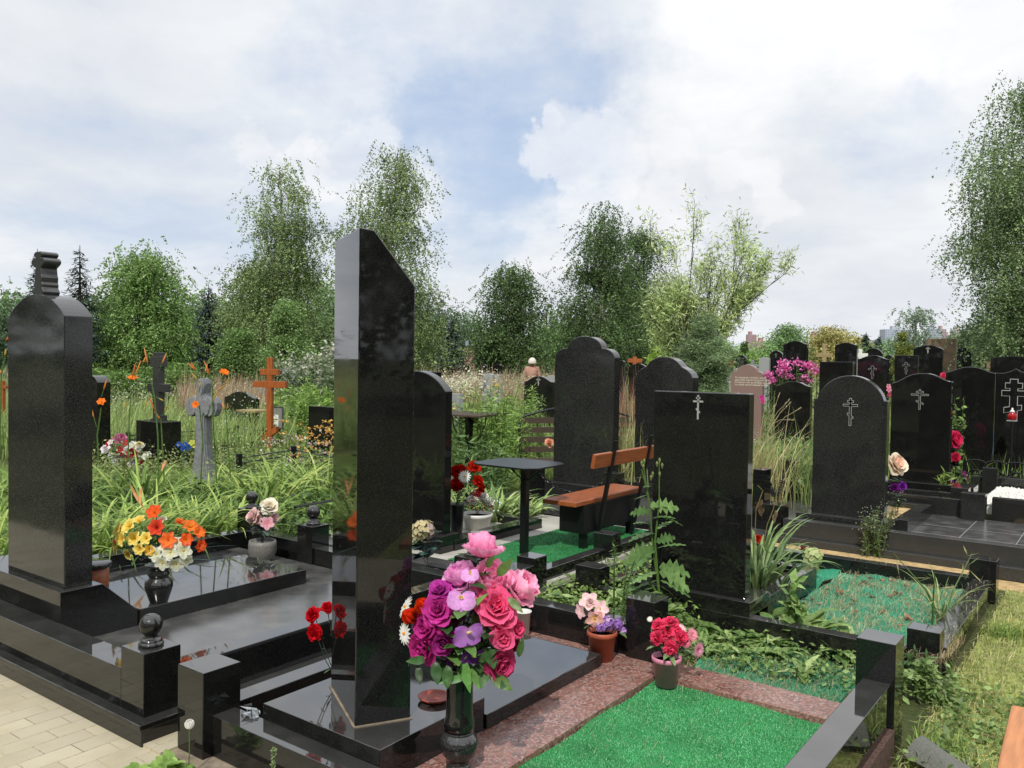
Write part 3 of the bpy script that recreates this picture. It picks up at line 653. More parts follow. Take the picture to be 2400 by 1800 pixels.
b = MB(); b.box(-2.7, -.80, 6.66, 7.305, -.07, -.012); b.box(-.7998, 3.2, 7.0, 7.305, -.07, -.052); b.build('sand_path', M['sand'])['kind'] = 'structure'
# wavy + cross stele far right
YS = 12.4
xl, xr = QY(2213, 1000, YS)[0], QY(2328, 1000, YS)[0]; hs = (QY(2213, 872, YS)[2]+QY(2329, 874, YS)[2])/2; hh_ = QY(2275, 860, YS)[2]
t = headstone('wide black stele with shallow wavy top behind the scrolled wrought-iron fence', wave(xr-xl, hs, hh_, flat=.3), (xl+xr)/2, YS, 0, .10, 'black', bev=.006)
xl, xr = QY(2330, 1000, 12.42)[0], QY(2425, 1000, 12.42)[0]; w_ = xr-xl; hs = QY(2330, 874, 12.42)[2]; hp = QY(2378, 864, 12.42)[2]
P = [(-w_/2, 0), (w_/2, 0), (w_/2, hs), (w_*.3, hs+.0), (w_*.12, hs+(hp-hs)*.4), (0, hp), (-w_*.12, hs+(hp-hs)*.4), (-w_*.3, hs)]+[(-w_/2, hs)]
t = headstone('black stele at the right edge with a big relief cross and pointed wavy top', P, (xl+xr)/2, 12.42, 0, .10, 'black', bev=.005)
def bigcross(cx, Y):
    def z(p): return QY(2378, p, Y)[2]
    def X(p): return QY(p, 930, Y)[0]
    for g, y, m, nm in ((0, 0, 'inlay', 'relief_edge'), (.008, -.004, 'black', 'relief_cross')):
        b = MB(); 
        b.box(X(2366)+g, X(2386)-g, Y-.006+y, Y-.002, z(985)+g, z(888)-g); b.box(X(2347)+g, X(2405)-g, Y-.0061+y, Y-.002, z(929)+g, z(915)-g)
        b.box(X(2355)+g, X(2397)-g, Y-.0062+y, Y-.002, z(911)+g, z(897)-g)
        b.prism([(X(2353)+g, z(969)+g), (X(2396)-g, z(961)+g), (X(2396)-g, z(948)-g), (X(2353)+g, z(955)-g)], (0, Y-.0063+y, 0), (1, 0, 0), (0, 0, 1), (0, .004, 0))
        b.build(nm, M[m], t)
bigcross(0, 12.42)
# red lantern on a little shelf post
lp = QY(2372, 985, 12.1)
t = thing('grave_lantern', 'red glass lantern on a thin stand before the stele with the big relief cross', 'lantern', (lp[0], 12.1, 0))
MB().tube([(lp[0], 12.1, 0), (lp[0], 12.1, lp[2]-.01)], .012, 6).build('stand', M['metal'], t)
MB().box(lp[0]-.055, lp[0]+.055, 12.05, 12.15, lp[2]-.01, lp[2]+.0).build('shelf', M['lightstone'], t)
MB().lathe([(.035, 0), (.05, .02), (.052, .06), (.035, .09), (.03, .1)], (lp[0], 12.1, lp[2]+.001), 20).build('glass', M['glassred'], t, smooth=True)
MB().lathe([(.034, 0), (.02, .02), (.008, .03), (.012, .045), (1e-5, .055)], (lp[0], 12.1, lp[2]+.102), 14).build('cap', M['white'], t, smooth=True)
# ================================================================ TRIPLE-ARCH STELES WITH CHAIN POSTS
def px_poly(pts, Y, z0):
    q = [QY(x, y, Y) for x, y in pts]; cx = (min(p[0] for p in q)+max(p[0] for p in q))/2
    return [(p[0]-cx, p[2]-z0) for p in q], cx
def smooth_top(w, hs, hm, ht, k):
    P = [(-w/2, 0), (w/2, 0)]; a = w/2*k
    P += [(w/2-(w/2-a)*(1-math.cos(math.radians(t_))), hs+(hm-hs)*math.sin(math.radians(t_))) for t_ in range(0, 91, 10)]
    P += [(a*math.cos(math.radians(t_)), hm+(ht-hm)*math.sin(math.radians(t_))) for t_ in range(4, 177, 8)]
    P += [(-w/2+(w/2-a)*(1-math.cos(math.radians(t_))), hs+(hm-hs)*math.sin(math.radians(t_))) for t_ in range(90, -1, -10)]
    return P
YS = 7.78
xl, xr = QY(1298, 1000, YS)[0], QY(1437, 1000, YS)[0]; w_ = xr-xl
hs, hm, ht_ = QY(1368, 838, YS)[2], QY(1368, 816, YS)[2], QY(1368, 788, YS)[2]
t = headstone('tall grey-speckled stele with a raised arch between two rounded shoulders behind the table', smooth_top(w_, hs-.23, hm-.23, ht_-.23, .58), xr-w_/2, YS, .23, .13, 'grey', base=(xl-.06, xr+.15, 7.66, 8.0, .08, .23), bev=.006)
YS = 8.35
xl, xr = QY(1487, 1000, YS)[0], QY(1621, 1000, YS)[0]; w_ = xr-xl
hs, hm, ht_ = QY(1555, 884, YS)[2], QY(1555, 862, YS)[2], QY(1555, 836, YS)[2]
def soft(w, hs, hm, ht):
    P = [(-w/2, 0), (w/2, 0)]
    pts = [(1, hs), (.93, hs+.45*(hm-hs)), (.82, hs+.8*(hm-hs)), (.70, hm), (.62, hm+.12*(ht-hm)), (.55, hm+.35*(ht-hm)), (.45, hm+.62*(ht-hm)), (.3, hm+.86*(ht-hm)), (.15, hm+.97*(ht-hm)), (0, ht)]
    return P+[(x*w/2, z) for x, z in pts]+[(-x*w/2, z) for x, z in pts[-2::-1]]
t = headstone('dark speckled stele with a softly arched top behind the rectangular stele', soft(w_, hs-.23, hm-.23, ht_-.23), xr-w_/2, YS, .23, .16, 'grey', base=(xl-.1, xr+.2, 8.25, 8.6, .08, .23), bev=.006)
t = thing('grave_surround', 'black kerb with chained posts around the two tall arched steles', 'grave kerb', (-4.3, 8, 0))
rail(t, -5.6, -2.55, 6.95, 7.36, -.05, .08, 'matte', 'floor_ledge')
rail(t, -5.6, -4.22, 6.82, 6.945, -.05, .06, 'black', 'step'); rail(t, -5.6, -2.55, 7.365, 9.4, -.05, .079, 'matte', 'tiled_floor')
PO = [(-5.10, -4.915, 7.105, 7.26, .44), (-4.27, -4.11, 7.36, 7.50, .44)]
pp = QY(1445, 1046, 9.55); PO.append((pp[0], pp[0]+.17, 9.55, 9.7, pp[2]))
pp = QY(1760, 1099, 7.42); PO.append((pp[0]+.02, QY(1793, 1099, 7.42)[0], 7.42, 7.58, pp[2]))
pp = G(1828, 1166, .1); PO.append((pp[0], QY(1860, 1166, pp[1])[0], pp[1], pp[1]+.15, QY(1840, 1078, pp[1])[2]))
for x0, x1, y0, y1, z in PO: post(t, x0, x1, y0, y1, .0, z)
pk = G(1065/3.456+1000, 1000+780/3.456, .06)
post(t, -4.22, -4.02, 6.60, 6.80, -.03, .30)
def chain(label, p, q, sag, n, group='chains hanging between black posts'):
    p, q = np.array(p), np.array(q); b = MB(); N_ = n
    for i in range(N_):
        def P_(f): 
            r_ = p+(q-p)*f; r_[2] -= sag*4*f*(1-f); return r_
        a, c = P_((i)/N_), P_((i+1)/N_); d = c-a; ln = np.linalg.norm(d); d = d/ln; m_ = (a+c)/2
        s1 = np.cross(d, [0, 0, 1.]); s1 /= np.linalg.norm(s1); s2 = np.cross(d, s1); s = (s1+s2*.4) if i % 2 else (s2-s1*.4); s /= np.linalg.norm(s)
        R_ = ln*.72; ring = [m_+d*math.cos(th)*R_+s*math.sin(th)*R_*.55 for th in np.linspace(0, 2*math.pi, 11)]
        b.tube(ring, .0048, 5, cap=False)
    o = b.build('chain', M['metal'], org=tuple(m_)); tag(o, label, 'chain', group)
def pc(i, dx=.5, dz=-.07): x0, x1, y0, y1, z = PO[i]; return ((x0+x1)/2, (y0+y1)/2, z+dz)
chain('black iron chain sagging behind the small table', (PO[0][1], 7.18, .38), (PO[1][0], 7.43, .38), .17, 26)
chain('short black chain seen between bench back and rectangular stele', (PO[1][1], 7.43, .38), (-3.45, 7.45, .38), .12, 16)
chain('black chain hanging between two posts left of the shouldered arch stele', (PO[3][1], 7.5, PO[3][4]-.09), (PO[4][0]+.05, PO[4][2], PO[4][4]-.06), .22, 26)
# ================================================================ OLD BENCH + SCROLL TABLE FURTHER BACK
t = thing('bench', 'weathered dark slatted park bench half hidden behind the tall triple-arch stele', 'bench', (-7.2, 10, 0))
bp0 = AT(1222, 1075, 10.2); bx = np.array([.62, .785, 0]); bx /= np.linalg.norm(bx)   # runs away to the right
Wd = np.array([bx[1], -bx[0], 0]); o_ = np.array([bp0[0], bp0[1], 0]); zsx = AT(1222, 1078, 10.2)[2]
def slat(a0, a1, d0, d1, z0, z1, nm):
    P = [o_+bx*a0+Wd*d0, o_+bx*a1+Wd*d0, o_+bx*a1+Wd*d1, o_+bx*a0+Wd*d1]
    MB().add([(p[0], p[1], z0) for p in P]+[(p[0], p[1], z1) for p in P], [(0, 3, 2, 1), (4, 5, 6, 7), (0, 1, 5, 4), (1, 2, 6, 5), (2, 3, 7, 6), (3, 0, 4, 7)]).build(nm, M['oldwood'], t)
for k in range(5): slat(0, 1.5, .02+k*.075, .08+k*.075, zsx, zsx+.025, 'seat_slat')
for k in range(4): slat(0.02, 1.5, -.03-k*.03, -.01-k*.03, zsx+.09+k*.115, zsx+.16+k*.115, 'back_slat')
b = MB(); b.tube([o_+Wd*.02+[0, 0, zsx-.03], o_-Wd*.02+[0, 0, zsx+.05], o_-Wd*.14+[0, 0, zsx+.50]], .018, 6)
b.tube([o_+bx*f*1.5-Wd*.14+np.array([0, 0, zsx+.50+.14*math.sin(math.pi*min(1, f*1.0))]) for f in np.linspace(0, 1, 9)], .014, 6)
b.build('frame', M['metal'], t)
for a in (0.05, 1.4):
    MB().tube([o_+bx*a+Wd*.3+[0, 0, 0], o_+bx*a+Wd*.3+[0, 0, zsx]], .02, 6).build('leg', M['metal'], t); MB().tube([o_+bx*a+Wd*.02, o_+bx*a+Wd*.02+[0, 0, zsx]], .02, 6).build('leg', M['metal'], t)
t = thing('table', 'weathered square table on a post with scrolled iron brackets among the weeds', 'table', (0, 0, 0))
tp = AT(1100, 968, 9.0); ORG[t] = np.array([tp[0], tp[1], 0]); t.location = (tp[0], tp[1], 0)
hw = .31; MB().prism([(-hw, -hw), (hw, -hw), (hw, hw), (-hw, hw)], (tp[0], tp[1], tp[2]-.02), (math.cos(.15), math.sin(.15), 0), (-math.sin(.15), math.cos(.15), 0), (0, 0, .018)).build('tabletop', M['oldwood'], t)
MB().box(tp[0]-.03, tp[0]+.03, tp[1]-.03, tp[1]+.03, 0, tp[2]-.021).build('leg', M['metal'], t)
for k in range(4):
    a = k*math.pi/2+.6; d = np.array([math.cos(a), math.sin(a), 0]); c = np.array([tp[0], tp[1], 0])
    MB().tube([c+d*.04+[0, 0, tp[2]-.40], c+d*.10+[0, 0, tp[2]-.28], c+d*.17+[0, 0, tp[2]-.13], c+d*.18+[0, 0, tp[2]-.03]], .008, 5).build('scroll_bracket', M['metal'], t)
    MB().tube([c+d*(.07+.03*math.cos(th))+[0, 0, tp[2]-.07+.03*math.sin(th)] for th in np.linspace(0, 5, 9)], .006, 5).build('scroll', M['metal'], t)
# ================================================================ DISTANT GRAVESTONES
def stone(label, x0, x1, ytop, yb, D, kind='wave', mat='black', th=.10, frac=.12, cat='gravestone', rot=0., cross=None, zlow=0., group=None, ys=None):
    """front face spans px x0..x1; placed at camera depth D; hidden foot reaches the ground"""
    pm = AT((x0+x1)/2, (ytop+yb)/2, D); X0, X1 = QY(x0, ytop, pm[1]), QY(x1, ytop, pm[1]); w_ = X1[0]-X0[0]; cx = (X0[0]+X1[0])/2
    ht = ZAT((cx, pm[1]), ytop); hs = ht-w_*frac
    if ys: hs = ZAT((cx, pm[1]), ys)
    P = {'wave': lambda: wave(w_, hs, ht, 16, .3), 'arch': lambda: seg_arch(w_, hs, ht), 'rect': lambda: [(-w_/2, 0), (w_/2, 0), (w_/2, ht), (-w_/2, ht)], 'gable': lambda: [(-w_/2, 0), (w_/2, 0), (w_/2, hs), (0, ht), (-w_/2, hs)], 'three': lambda: smooth_top(w_, hs, hs+(ht-hs)*.35, ht, .62)}[kind]()
    t = headstone(label, P, cx, pm[1], 0, th, mat, group=group, bev=.004)
    if cross:
        sgn, cz, ch = cross; zz_ = ZAT((cx, pm[1]), cz); hh2 = ch*D/F
        cross_bars(t, cx, zz_-hh2, zz_, pm[1], hh2*.12, hh2*.30, outline=(sgn == 'o'))
    return t, cx, pm[1], ht
stone('black stele with narrow wave top and small white cross left of the triple-arch stele', 1229, 1296, 882, 985, 15, 'wave', cross=('s', 885, 19), frac=.16)
t, cx_, cy_, ht_ = stone('reddish-brown stele with a stepped round top and four engraved lines of text', 1714, 1788, 855, 1000, 14, 'three', 'brownstone', frac=.3)
try:
    for i, s_ in enumerate(['Ты подарил любовь свою,', 'доверив жизни трудный путь,', 'который нам указывал рукой,', 'ты свой заполнивший собой.']):
        fc = bpy.data.curves.new('inscription', 'FONT'); fc.body = s_; fc.size = .042; fc.extrude = .0008
        fo = bpy.data.objects.new('tmp', fc); COL.objects.link(fo); dg = bpy.context.evaluated_depsgraph_get(); me = bpy.data.meshes.new_from_object(fo.evaluated_get(dg)); bpy.data.objects.remove(fo)
        mo = bpy.data.objects.new('inscription', me); COL.objects.link(mo); mo.parent = t; zt_ = ZAT((cx_, cy_), 887+i*5.6)
        mo.location = (QY(1722, 900, cy_)[0]-cx_, -.002, zt_-ORG[t][2]); mo.rotation_euler = (math.pi/2, 0, 0); me.materials.clear(); me.materials.append(M['gold'])
except Exception as e: print('text', e)
stone('low black stele with round top and curved left shoulder behind the dry grass', 1818, 1900, 894, 990, 12.5, 'wave', frac=.14)
stone('plain rectangular black stele directly behind the shouldered arch stele', 1921, 1999, 848, 960, 13.5, 'rect')
stone('black wave-topped stele with outlined cross, behind the gap right of the arch stele', 2011, 2081, 833, 940, 15.5, 'wave', cross=('o', 857, 31), frac=.13)
stone('small rectangular black stele with an outlined cross beside the green thuja', 2097, 2152, 833, 920, 18, 'rect', cross=('o', 849, 28))
stone('black round-arched stele with a white cross in front of the big brown slab', 2141, 2210, 809, 910, 19.5, 'arch', cross=('s', 813, 15), frac=.15)
stone('big rough-edged brown stone slab rising above the black steles', 2171, 2241, 794, 880, 26, 'rect', 'tanstone', th=.3)
stone('narrow black round-topped stele right of the brown slab', 2243, 2277, 815, 870, 23, 'arch', frac=.12)
stone('small black gabled stele before the dark bushes at right', 2287, 2320, 834, 870, 24, 'gable', frac=.3)
stone('very wide low black stele with a wavy top at the right edge', 2322, 2420, 835, 880, 19, 'wave', frac=.05)
stone('light brown stone pillar between the gabled stele and the wide one', 2312, 2321, 846, 870, 22, 'rect', 'tanstone')
stone('tall black stele with wave top above the pink phlox', 1836, 1892, 799, 900, 19, 'wave', frac=.14)
stone('small black round-topped stele with faint cross left of the tall one by the phlox', 1804, 1834, 822, 880, 22, 'arch', frac=.3, cross=('o', 828, 10))
stone('light grey granite stele with fluted face behind the brown stele', 1779, 1803, 837, 870, 22, 'wave', 'lightstone', frac=.1)
stone('black round-topped stele beside the orange memorial at centre right', 1724, 1750, 832, 860, 26, 'arch', frac=.4)
stone('black stele with wave top between the timber cross and white cross', 1957, 2009, 803, 870, 24, 'wave', frac=.12)
stone('dark round-topped stele behind the white cross', 2026, 2068, 816, 850, 27, 'arch', frac=.3)
stone('black half-hidden stele edge left of the brown slab group', 2072, 2094, 832, 845, 29, 'arch', frac=.4)
stone('dark stele far right under the birch', 2391, 2430, 800, 850, 24, 'rect')
stone('dark round-topped stele peeking out right of the slanted-top stele', 0, 1, 0, 1, 1) if False else None
stone('dark rectangular slab behind the sloping round-top stele', 958, 1024, 871, 900, 12.5, 'rect')
stone('black round-topped stele with pale edge half hidden behind the left tomb', 196, 228, 880, 1080, 11.2, 'arch', th=.18, frac=.25)
stone('dark stele with a broad wavy top and narrow foot left of the wooden cross', 526, 598, 918, 990, 16.5, 'wave', frac=.12)
stone('dark rectangular stele among yellow flowers left of the slanted-top stele', 723, 785, 953, 1060, 12, 'rect')
stone('weathered grey stone with rounded top behind the wooden cross', 661, 690, 862, 940, 22, 'arch', 'greystone', frac=.1)
stone('dark stone block in the green bushes right of the wooden cross', 697, 730, 884, 920, 20, 'rect')
stone('low pale stone slab in the dry weeds behind the dark wavy stele', 592, 617, 908, 930, 22, 'rect', 'lightstone')
stone('light grey round-topped stone among the tall yellow-green weeds', 1131, 1154, 875, 930, 20, 'arch', 'lightstone', frac=.12)
stone('light grey square stone beside the yellow tansy flowers', 1157, 1173, 878, 940, 21, 'rect', 'lightstone')
stone('dark arched stone far behind the yellow tansy', 1125, 1139, 853, 870, 30, 'arch', frac=.3)
stone('black stone with tiny white cross far off beside an orange lamp', 1158, 1174, 853, 870, 30, 'arch', frac=.2)
stone('distant dark round stele left of the white weeds', 1038, 1048, 855, 866, 34, 'arch', frac=.4)
stone('distant dark round stele above the white weeds', 1050, 1060, 858, 866, 34, 'arch', frac=.4)
stone('distant dark stele beyond the dry brown weeds', 1084, 1096, 857, 866, 34, 'rect')
stone('pale marker just behind the small white-cross stele', 1283, 1300, 880, 900, 18, 'rect', 'lightstone')
stone('light grey low stone beside the sloping round-top stele', 1058, 1076, 923, 970, 13, 'rect', 'lightstone')
stone('black arched stone glimpsed between the two tall arched steles', 1450, 1462, 845, 860, 22, 'arch', frac=.2)
stone('dark wide stone with pale top between the two tall arched steles', 1474, 1516, 852, 870, 24, 'wave', frac=.15)
stone('dark low stele in front of the willow', 1616, 1634, 842, 880, 24, 'arch', frac=.3)
stone('pale low stone wall before the willow at centre', 1690, 1780, 863, 868, 24, 'rect', 'paleslab')
# crosses
def cross3(label, px, yt, yb, D, mat, w, th, halfs, rot=.0, name='grave_cross', zfoot=0.):
    """halfs: (fraction from foot, half width, tilt)"""
    c = AT(px, (yt+yb)/2, D); c = np.array([c[0], c[1], 0]); zt_ = ZAT(c[:2], yt)
    t = thing(name, label, 'cross', (c[0], c[1], 0)); a = np.array([math.cos(rot), math.sin(rot), 0]); n_ = np.array([-a[1], a[0], 0])
    MB().prism([(-w/2, zfoot), (w/2, zfoot), (w/2, zt_), (-w/2, zt_)], c-n_*th/2, a, (0, 0, 1), n_*th).build('upright', M[mat], t, bevel=.004)
    for fz, hf, tilt, hb in halfs:
        zc = zfoot+(zt_-zfoot)*fz
        MB().prism([(-hf, -hb+tilt), (hf, -hb-tilt), (hf, hb-tilt), (-hf, hb+tilt)], c-n_*(th/2+.003)+np.array([0, 0, zc]), a, (0, 0, 1), n_*(th+.006)).build('crossbar', M[mat], t, bevel=.004)
    return t, c, zt_
cross3('orange-brown wooden orthodox cross with slanted foot bar in the wildflowers', 633, 838, 1075, 12.6, 'orangewood', .085, .07, [(.86, .15, 0, .045), (.74, .27, 0, .048), (.26, .13, -.075, .045)], rot=.35)
t, c, z_ = cross3('tall dark cross standing on a black pedestal behind the orange daylilies', 372, 826, 1000, 11.4, 'matte', .12, .10, [(.92, .115, 0, .07), (.70, .175, 0, .055), (.42, .11, -.03, .05)], rot=.1)
MB().box(c[0]-.28, c[0]+.28, c[1]-.16, c[1]+.16, 0, ZAT(c[:2], 986)).build('pedestal', M['black'], t, bevel=.004)
# ornate grey stone cross
c = AT(478, 1010, 9.6); c = np.array([c[0], c[1], 0]); zt_ = ZAT(c[:2], 886); t = thing('grave_cross', 'ornate grey cast-stone cross with curled arms and a flaring base among the daylilies', 'cross', c)
rot = .45; a = np.array([math.cos(rot), math.sin(rot), 0]); n_ = np.array([-a[1], a[0], 0]); zz_ = lambda p: ZAT(c[:2], p)
P = [(.0, zt_), (.05, zt_-.01), (.085, zt_-.06), (.07, zt_-.12), (.05, zt_-.17), (.09, zt_-.22), (.16, zt_-.215), (.22, zt_-.23), (.265, zt_-.28), (.27, zt_-.35), (.225, zt_-.42), (.17, zt_-.44), (.12, zt_-.40), (.085, zt_-.44), (.09, zt_-.75), (.12, zt_-.95), (.17, zt_-1.12), (.24, .12), (.24, 0)]
P = P+[(-x, z) for x, z in P[::-1][:-1]]
for k, (s_, dd) in enumerate(((1., .12), (.86, .17), (.62, .20))):
    cm_ = zt_-.33
    q = [(x*.72*s_, (z-cm_)*s_**.35+cm_ if z > .2 else z+.01*k) for x, z in P]
    MB().prism(q, c-n_*dd/2, a, (0, 0, 1), n_*dd).build(['body', 'raised_border', 'inner_panel'][k], M['greystone'], t, bevel=.006)
cross3('pale timber orthodox cross standing before the yellow-leaved trees', 1932, 806, 860, 22, 'tan', .10, .08, [(.86, .20, 0, .05), (.66, .46, 0, .05)], rot=.3)
cross3('small bright white stone cross between the dark steles', 2016, 818, 870, 24, 'white', .10, .08, [(.91, .20, 0, .06)], rot=.3)
cross3('bright orange lacquered cross top with rounded arms at the far end', 1488, 836, 856, 26, 'orangewood', .12, .05, [(.93, .22, 0, .06)], rot=.3)
cross3('orange lacquered cross top in front of the green bushes, centre right', 1711, 842, 856, 30, 'orangewood', .14, .05, [(.94, .20, 0, .05)], rot=.3)
cross3('orange wooden cross at the left edge beside the thick left stele', 6, 892, 960, 16, 'orangewood', .09, .06, [(.88, .12, 0, .03)], rot=.3)
cross3('grey stone cross behind the light granite stele', 1764, 843, 860, 24, 'greystone', .09, .07, [(.9, .17, 0, .04)], rot=.3)
# bits
p = AT(636, 980, 12.9); w_ = .12; t = thing('memorial_plaque', 'white framed plaque leaning behind the wooden cross', 'plaque', (p[0], p[1], 0))
MB().prism([(-.12, -.17), (.12, -.17), (.12, .17), (-.12, .17)], (p[0], p[1]+.09, p[2]), (.94, .34, 0), (0, 0, 1), (-.007, .02, 0)).build('frame', M['greystone'], t)
MB().prism([(-.10, -.15), (.10, -.15), (.10, .15), (-.10, .15)], (p[0], p[1]+.087, p[2]), (.94, .34, 0), (0, 0, 1), (-.0007, .002, 0)).build('panel', M['white'], t)
MB().box(p[0]-.02, p[0]+.02, p[1]+.13, p[1]+.16, 0, p[2]).build('stake', M['metal'], t)
p = AT(597, 962, 14.5); t = thing('table', 'small tan plank table left of the wooden cross', 'table', (p[0], p[1], 0))
MB().box(p[0]-.25, p[0]+.25, p[1]-.2, p[1]+.2, p[2]-.02, p[2]+.01).build('tabletop', M['tan'], t); MB().box(p[0]-.03, p[0]+.03, p[1]-.03, p[1]+.03, 0, p[2]-.02).build('leg', M['tan'], t)
# low metal fences
def fence(label, pts, h, name='metal_fence'):
    t = thing(name, label, 'fence', (pts[0][0], pts[0][1], 0)); pts = [np.array([p[0], p[1], 0]) for p in pts]
    for p in pts: MB().box(p[0]-.025, p[0]+.025, p[1]-.025, p[1]+.025, 0, h+.05).build('post', M['metal'], t)
    for p, q in zip(pts[:-1], pts[1:]):
        b = MB()
        for zf in (1., .82): b.tube([p+[0, 0, h*zf], q+[0, 0, h*zf]], .009, 4)
        n = max(2, int(np.linalg.norm(q-p)/.35)); 
        for k in range(n):
            f0, f1 = (k+.2)/n, (k+.8)/n; A_, B_ = p+(q-p)*f0, p+(q-p)*f1
            b.tube([A_+[0, 0, h*.82], A_+[0, 0, h*.55], B_+[0, 0, h*.55], B_+[0, 0, h*.82]], .007, 4)
        b.tube([p+[0, 0, h*.3], q+[0, 0, h*.3]], .008, 4)
        b.build('rail_panel', M['metal'], t)
h_ = .36
fence('low black metal fence zigzagging through the grass left of the slanted-top stele', [G(560, 1145, .0), G(688, 1120, .0), G(800, 1148, .0)], .36)
fence('low black metal fence around the grave with the ornate grey cross', [G(300, 1062, .1), G(555, 1055, .0), G(620, 1062, .0)], .36)
fence('black rail fence by the dark cross pedestal and blue flowers', [G(330, 1085, .0), G(470, 1100, .0)], .26)
fence('black rails of a low fence in front of the green turf patch far left', [G(440, 1085, .0), G(590, 1075, .0)], .22)
b = MB().tube([QY(690, 1188, 4.3), QY(795, 1170, 4.9)], .011, 5); o = b.build('metal_rail', M['metal'], org=(-5, 4.5, .3)); tag(o, 'fallen black rail in the grass behind the ball-topped posts', 'rail')
p = G(575, 1072, .02); b = MB().box(p[0]-.6, p[0]+.35, p[1]-.3, p[1]+.25, -.02, .02); o = b.build('turf_carpet', M['turfB'], org=p); tag(o, 'bright green turf patch inside the far fence near the wooden cross', 'artificial turf')
# wrought scroll fence right
YS = 11.7; x0_, x1_ = QY(2262, 1080, YS)[0], QY(2340, 1080, YS)[0]
t = thing('wrought_fence', 'low wrought-iron fence of curling scrolls before the far right steles', 'fence', (x0_, YS, 0))
b = MB()
for k in range(4):
    cx_ = x0_+.12+(x1_-x0_+.5)*k/4; 
    for s_ in (-1, 1):
        b.tube([(cx_+s_*(.03+.016*th)*math.cos(th), YS, .24+(.03+.016*th)*math.sin(th)) for th in np.linspace(0, 6.5, 16)], .008, 4)
    b.tube([(cx_+.12*math.cos(th), YS, .36+.06*math.sin(th)) for th in np.linspace(0, 3.14, 8)], .008, 4)
b.tube([(x0_, YS, .12), (x1_+.5, YS, .12)], .01, 4); b.tube([(x0_, YS, .24), (x1_+.5, YS, .24)], .009, 4); b.build('scrollwork', M['metal'], t)
MB().box(x0_-.02, x0_+.02, YS-.02, YS+.02, 0, .4).build('post', M['metal'], t)
for i, (xa, xb_, yt_, D_) in enumerate(((2340, 2372, 1040, 12.6), (2375, 2420, 1022, 12.9))) if False else enumerate(((2333, 2362, 1016, 13.2),)):
    stone('small grey granite block post in the grass left of the red lantern', xa, xb_, yt_, yt_+60, D_, 'rect', 'grey', th=.15)
# plank bench, bottom right corner
t = thing('bench', 'orange-brown wooden plank of a bench cut off by the bottom right corner', 'bench', (-.2, 2.6, 0))
q0, q1 = G(2370, 1650, .45), G(2335, 1800, .45); dr = (q1-q0)/np.linalg.norm(q1-q0); sd = np.array([-dr[1], dr[0], 0]); 
if sd@rt < 0: sd = -sd
pts = [q0, q0+sd*.30, q0+sd*.30+dr*1.4, q0+dr*1.4]
MB().add([(p[0], p[1], .41) for p in pts]+[(p[0], p[1], .45) for p in pts], [(0, 1, 2, 3), (7, 6, 5, 4), (0, 4, 5, 1), (1, 5, 6, 2), (2, 6, 7, 3), (3, 7, 4, 0)]).build('seat', M['palewood'], t, bevel=.008)
for f_ in (.15, 1.2):
    p = q0+sd*.17+dr*f_; MB().box(p[0]-.03, p[0]+.03, p[1]-.03, p[1]+.03, -.05, .409).build('leg', M['metal'], t)
# rolled turf offcut by the right post
def strip(label, P0, P1, w_, mat, hgt, name, n=14, curl=1.):
    V = []; Fs = []; P0, P1 = np.array(P0), np.array(P1); d = (P1-P0); s = np.array([-d[1], d[0], 0]); s = s/np.linalg.norm(s)
    for i in range(n+1):
        f = i/n; c = P0+d*f
        for j in range(6):
            g = j/5; z = hgt(f, g); V.append(c+s*w_*(g-.5)*(1-.12*math.sin(f*5))+np.array([0, 0, z]))
    for i in range(n):
        for j in range(5): a = i*6+j; Fs.append((a, a+1, a+7, a+6))
    o = MB().add(V, Fs).build(name, M[mat], smooth=True, org=tuple(P0)); tag(o, label, 'artificial turf'); return o
strip('grey-backed offcut of turf folded over beside the right corner post', G(2150, 1755, 0), G(2300, 1835, 0), .15, 'backing', lambda f, g: -.02+.05*math.sin(3.14*g)*(1-.3*f)+.04*(1-f)*g, 'turf_offcut')
carpet('small green turf piece under the folded grey offcut', -.76, -.55, 2.2, 3.35, -.045, 'turfA', .006, .05, 8, 12000, ['#15803a', '#1f9a48', '#2fb25c'], .011)
# saucer, bag
p = G(1022, 1640, .1525); b = MB().lathe([(.001, .003), (.04, .003), (.060, .012), (.064, .016), (.063, .018), (.057, .014), (.038, .008), (.018, .0075), (.014, .010), (.001, .010)], (p[0], p[1], .1523), 36)
p = (p[0]+.0, p[1], .22); pp = G(1018, 1640, .2215)
o = MB().lathe([(.042, 0), (.044, .002), (.062, .013), (.065, .018), (.062, .0185), (.055, .013), (.04, .006), (.02, .005), (.016, .008), (1e-4, .008)], (pp[0], pp[1], .2197), 40).build('saucer', M['saucer'], smooth=True, org=(pp[0], pp[1], .22)); tag(o, 'round reddish clay saucer on the black plinth beside the bouquet vase', 'saucer')
r_ = random.Random(3); p = G(590, 1672, .17); V = []; 
b = MB()
for k in range(14):
    a = p+np.array([r_.uniform(-.04, .04), r_.uniform(-.03, .03), r_.uniform(-.05, .01)]); q = [a+np.array([r_.uniform(-.035, .035), r_.uniform(-.03, .03), r_.uniform(-.02, .03)]) for _ in range(4)]; b.add(q, [(0, 1, 2), (0, 2, 3), (1, 2, 3)])
o = b.build('plastic_bag', M['plastic'], smooth=True, org=tuple(p)); tag(o, 'crumpled clear plastic stuffed between the front kerb and the plinth', 'plastic bag')
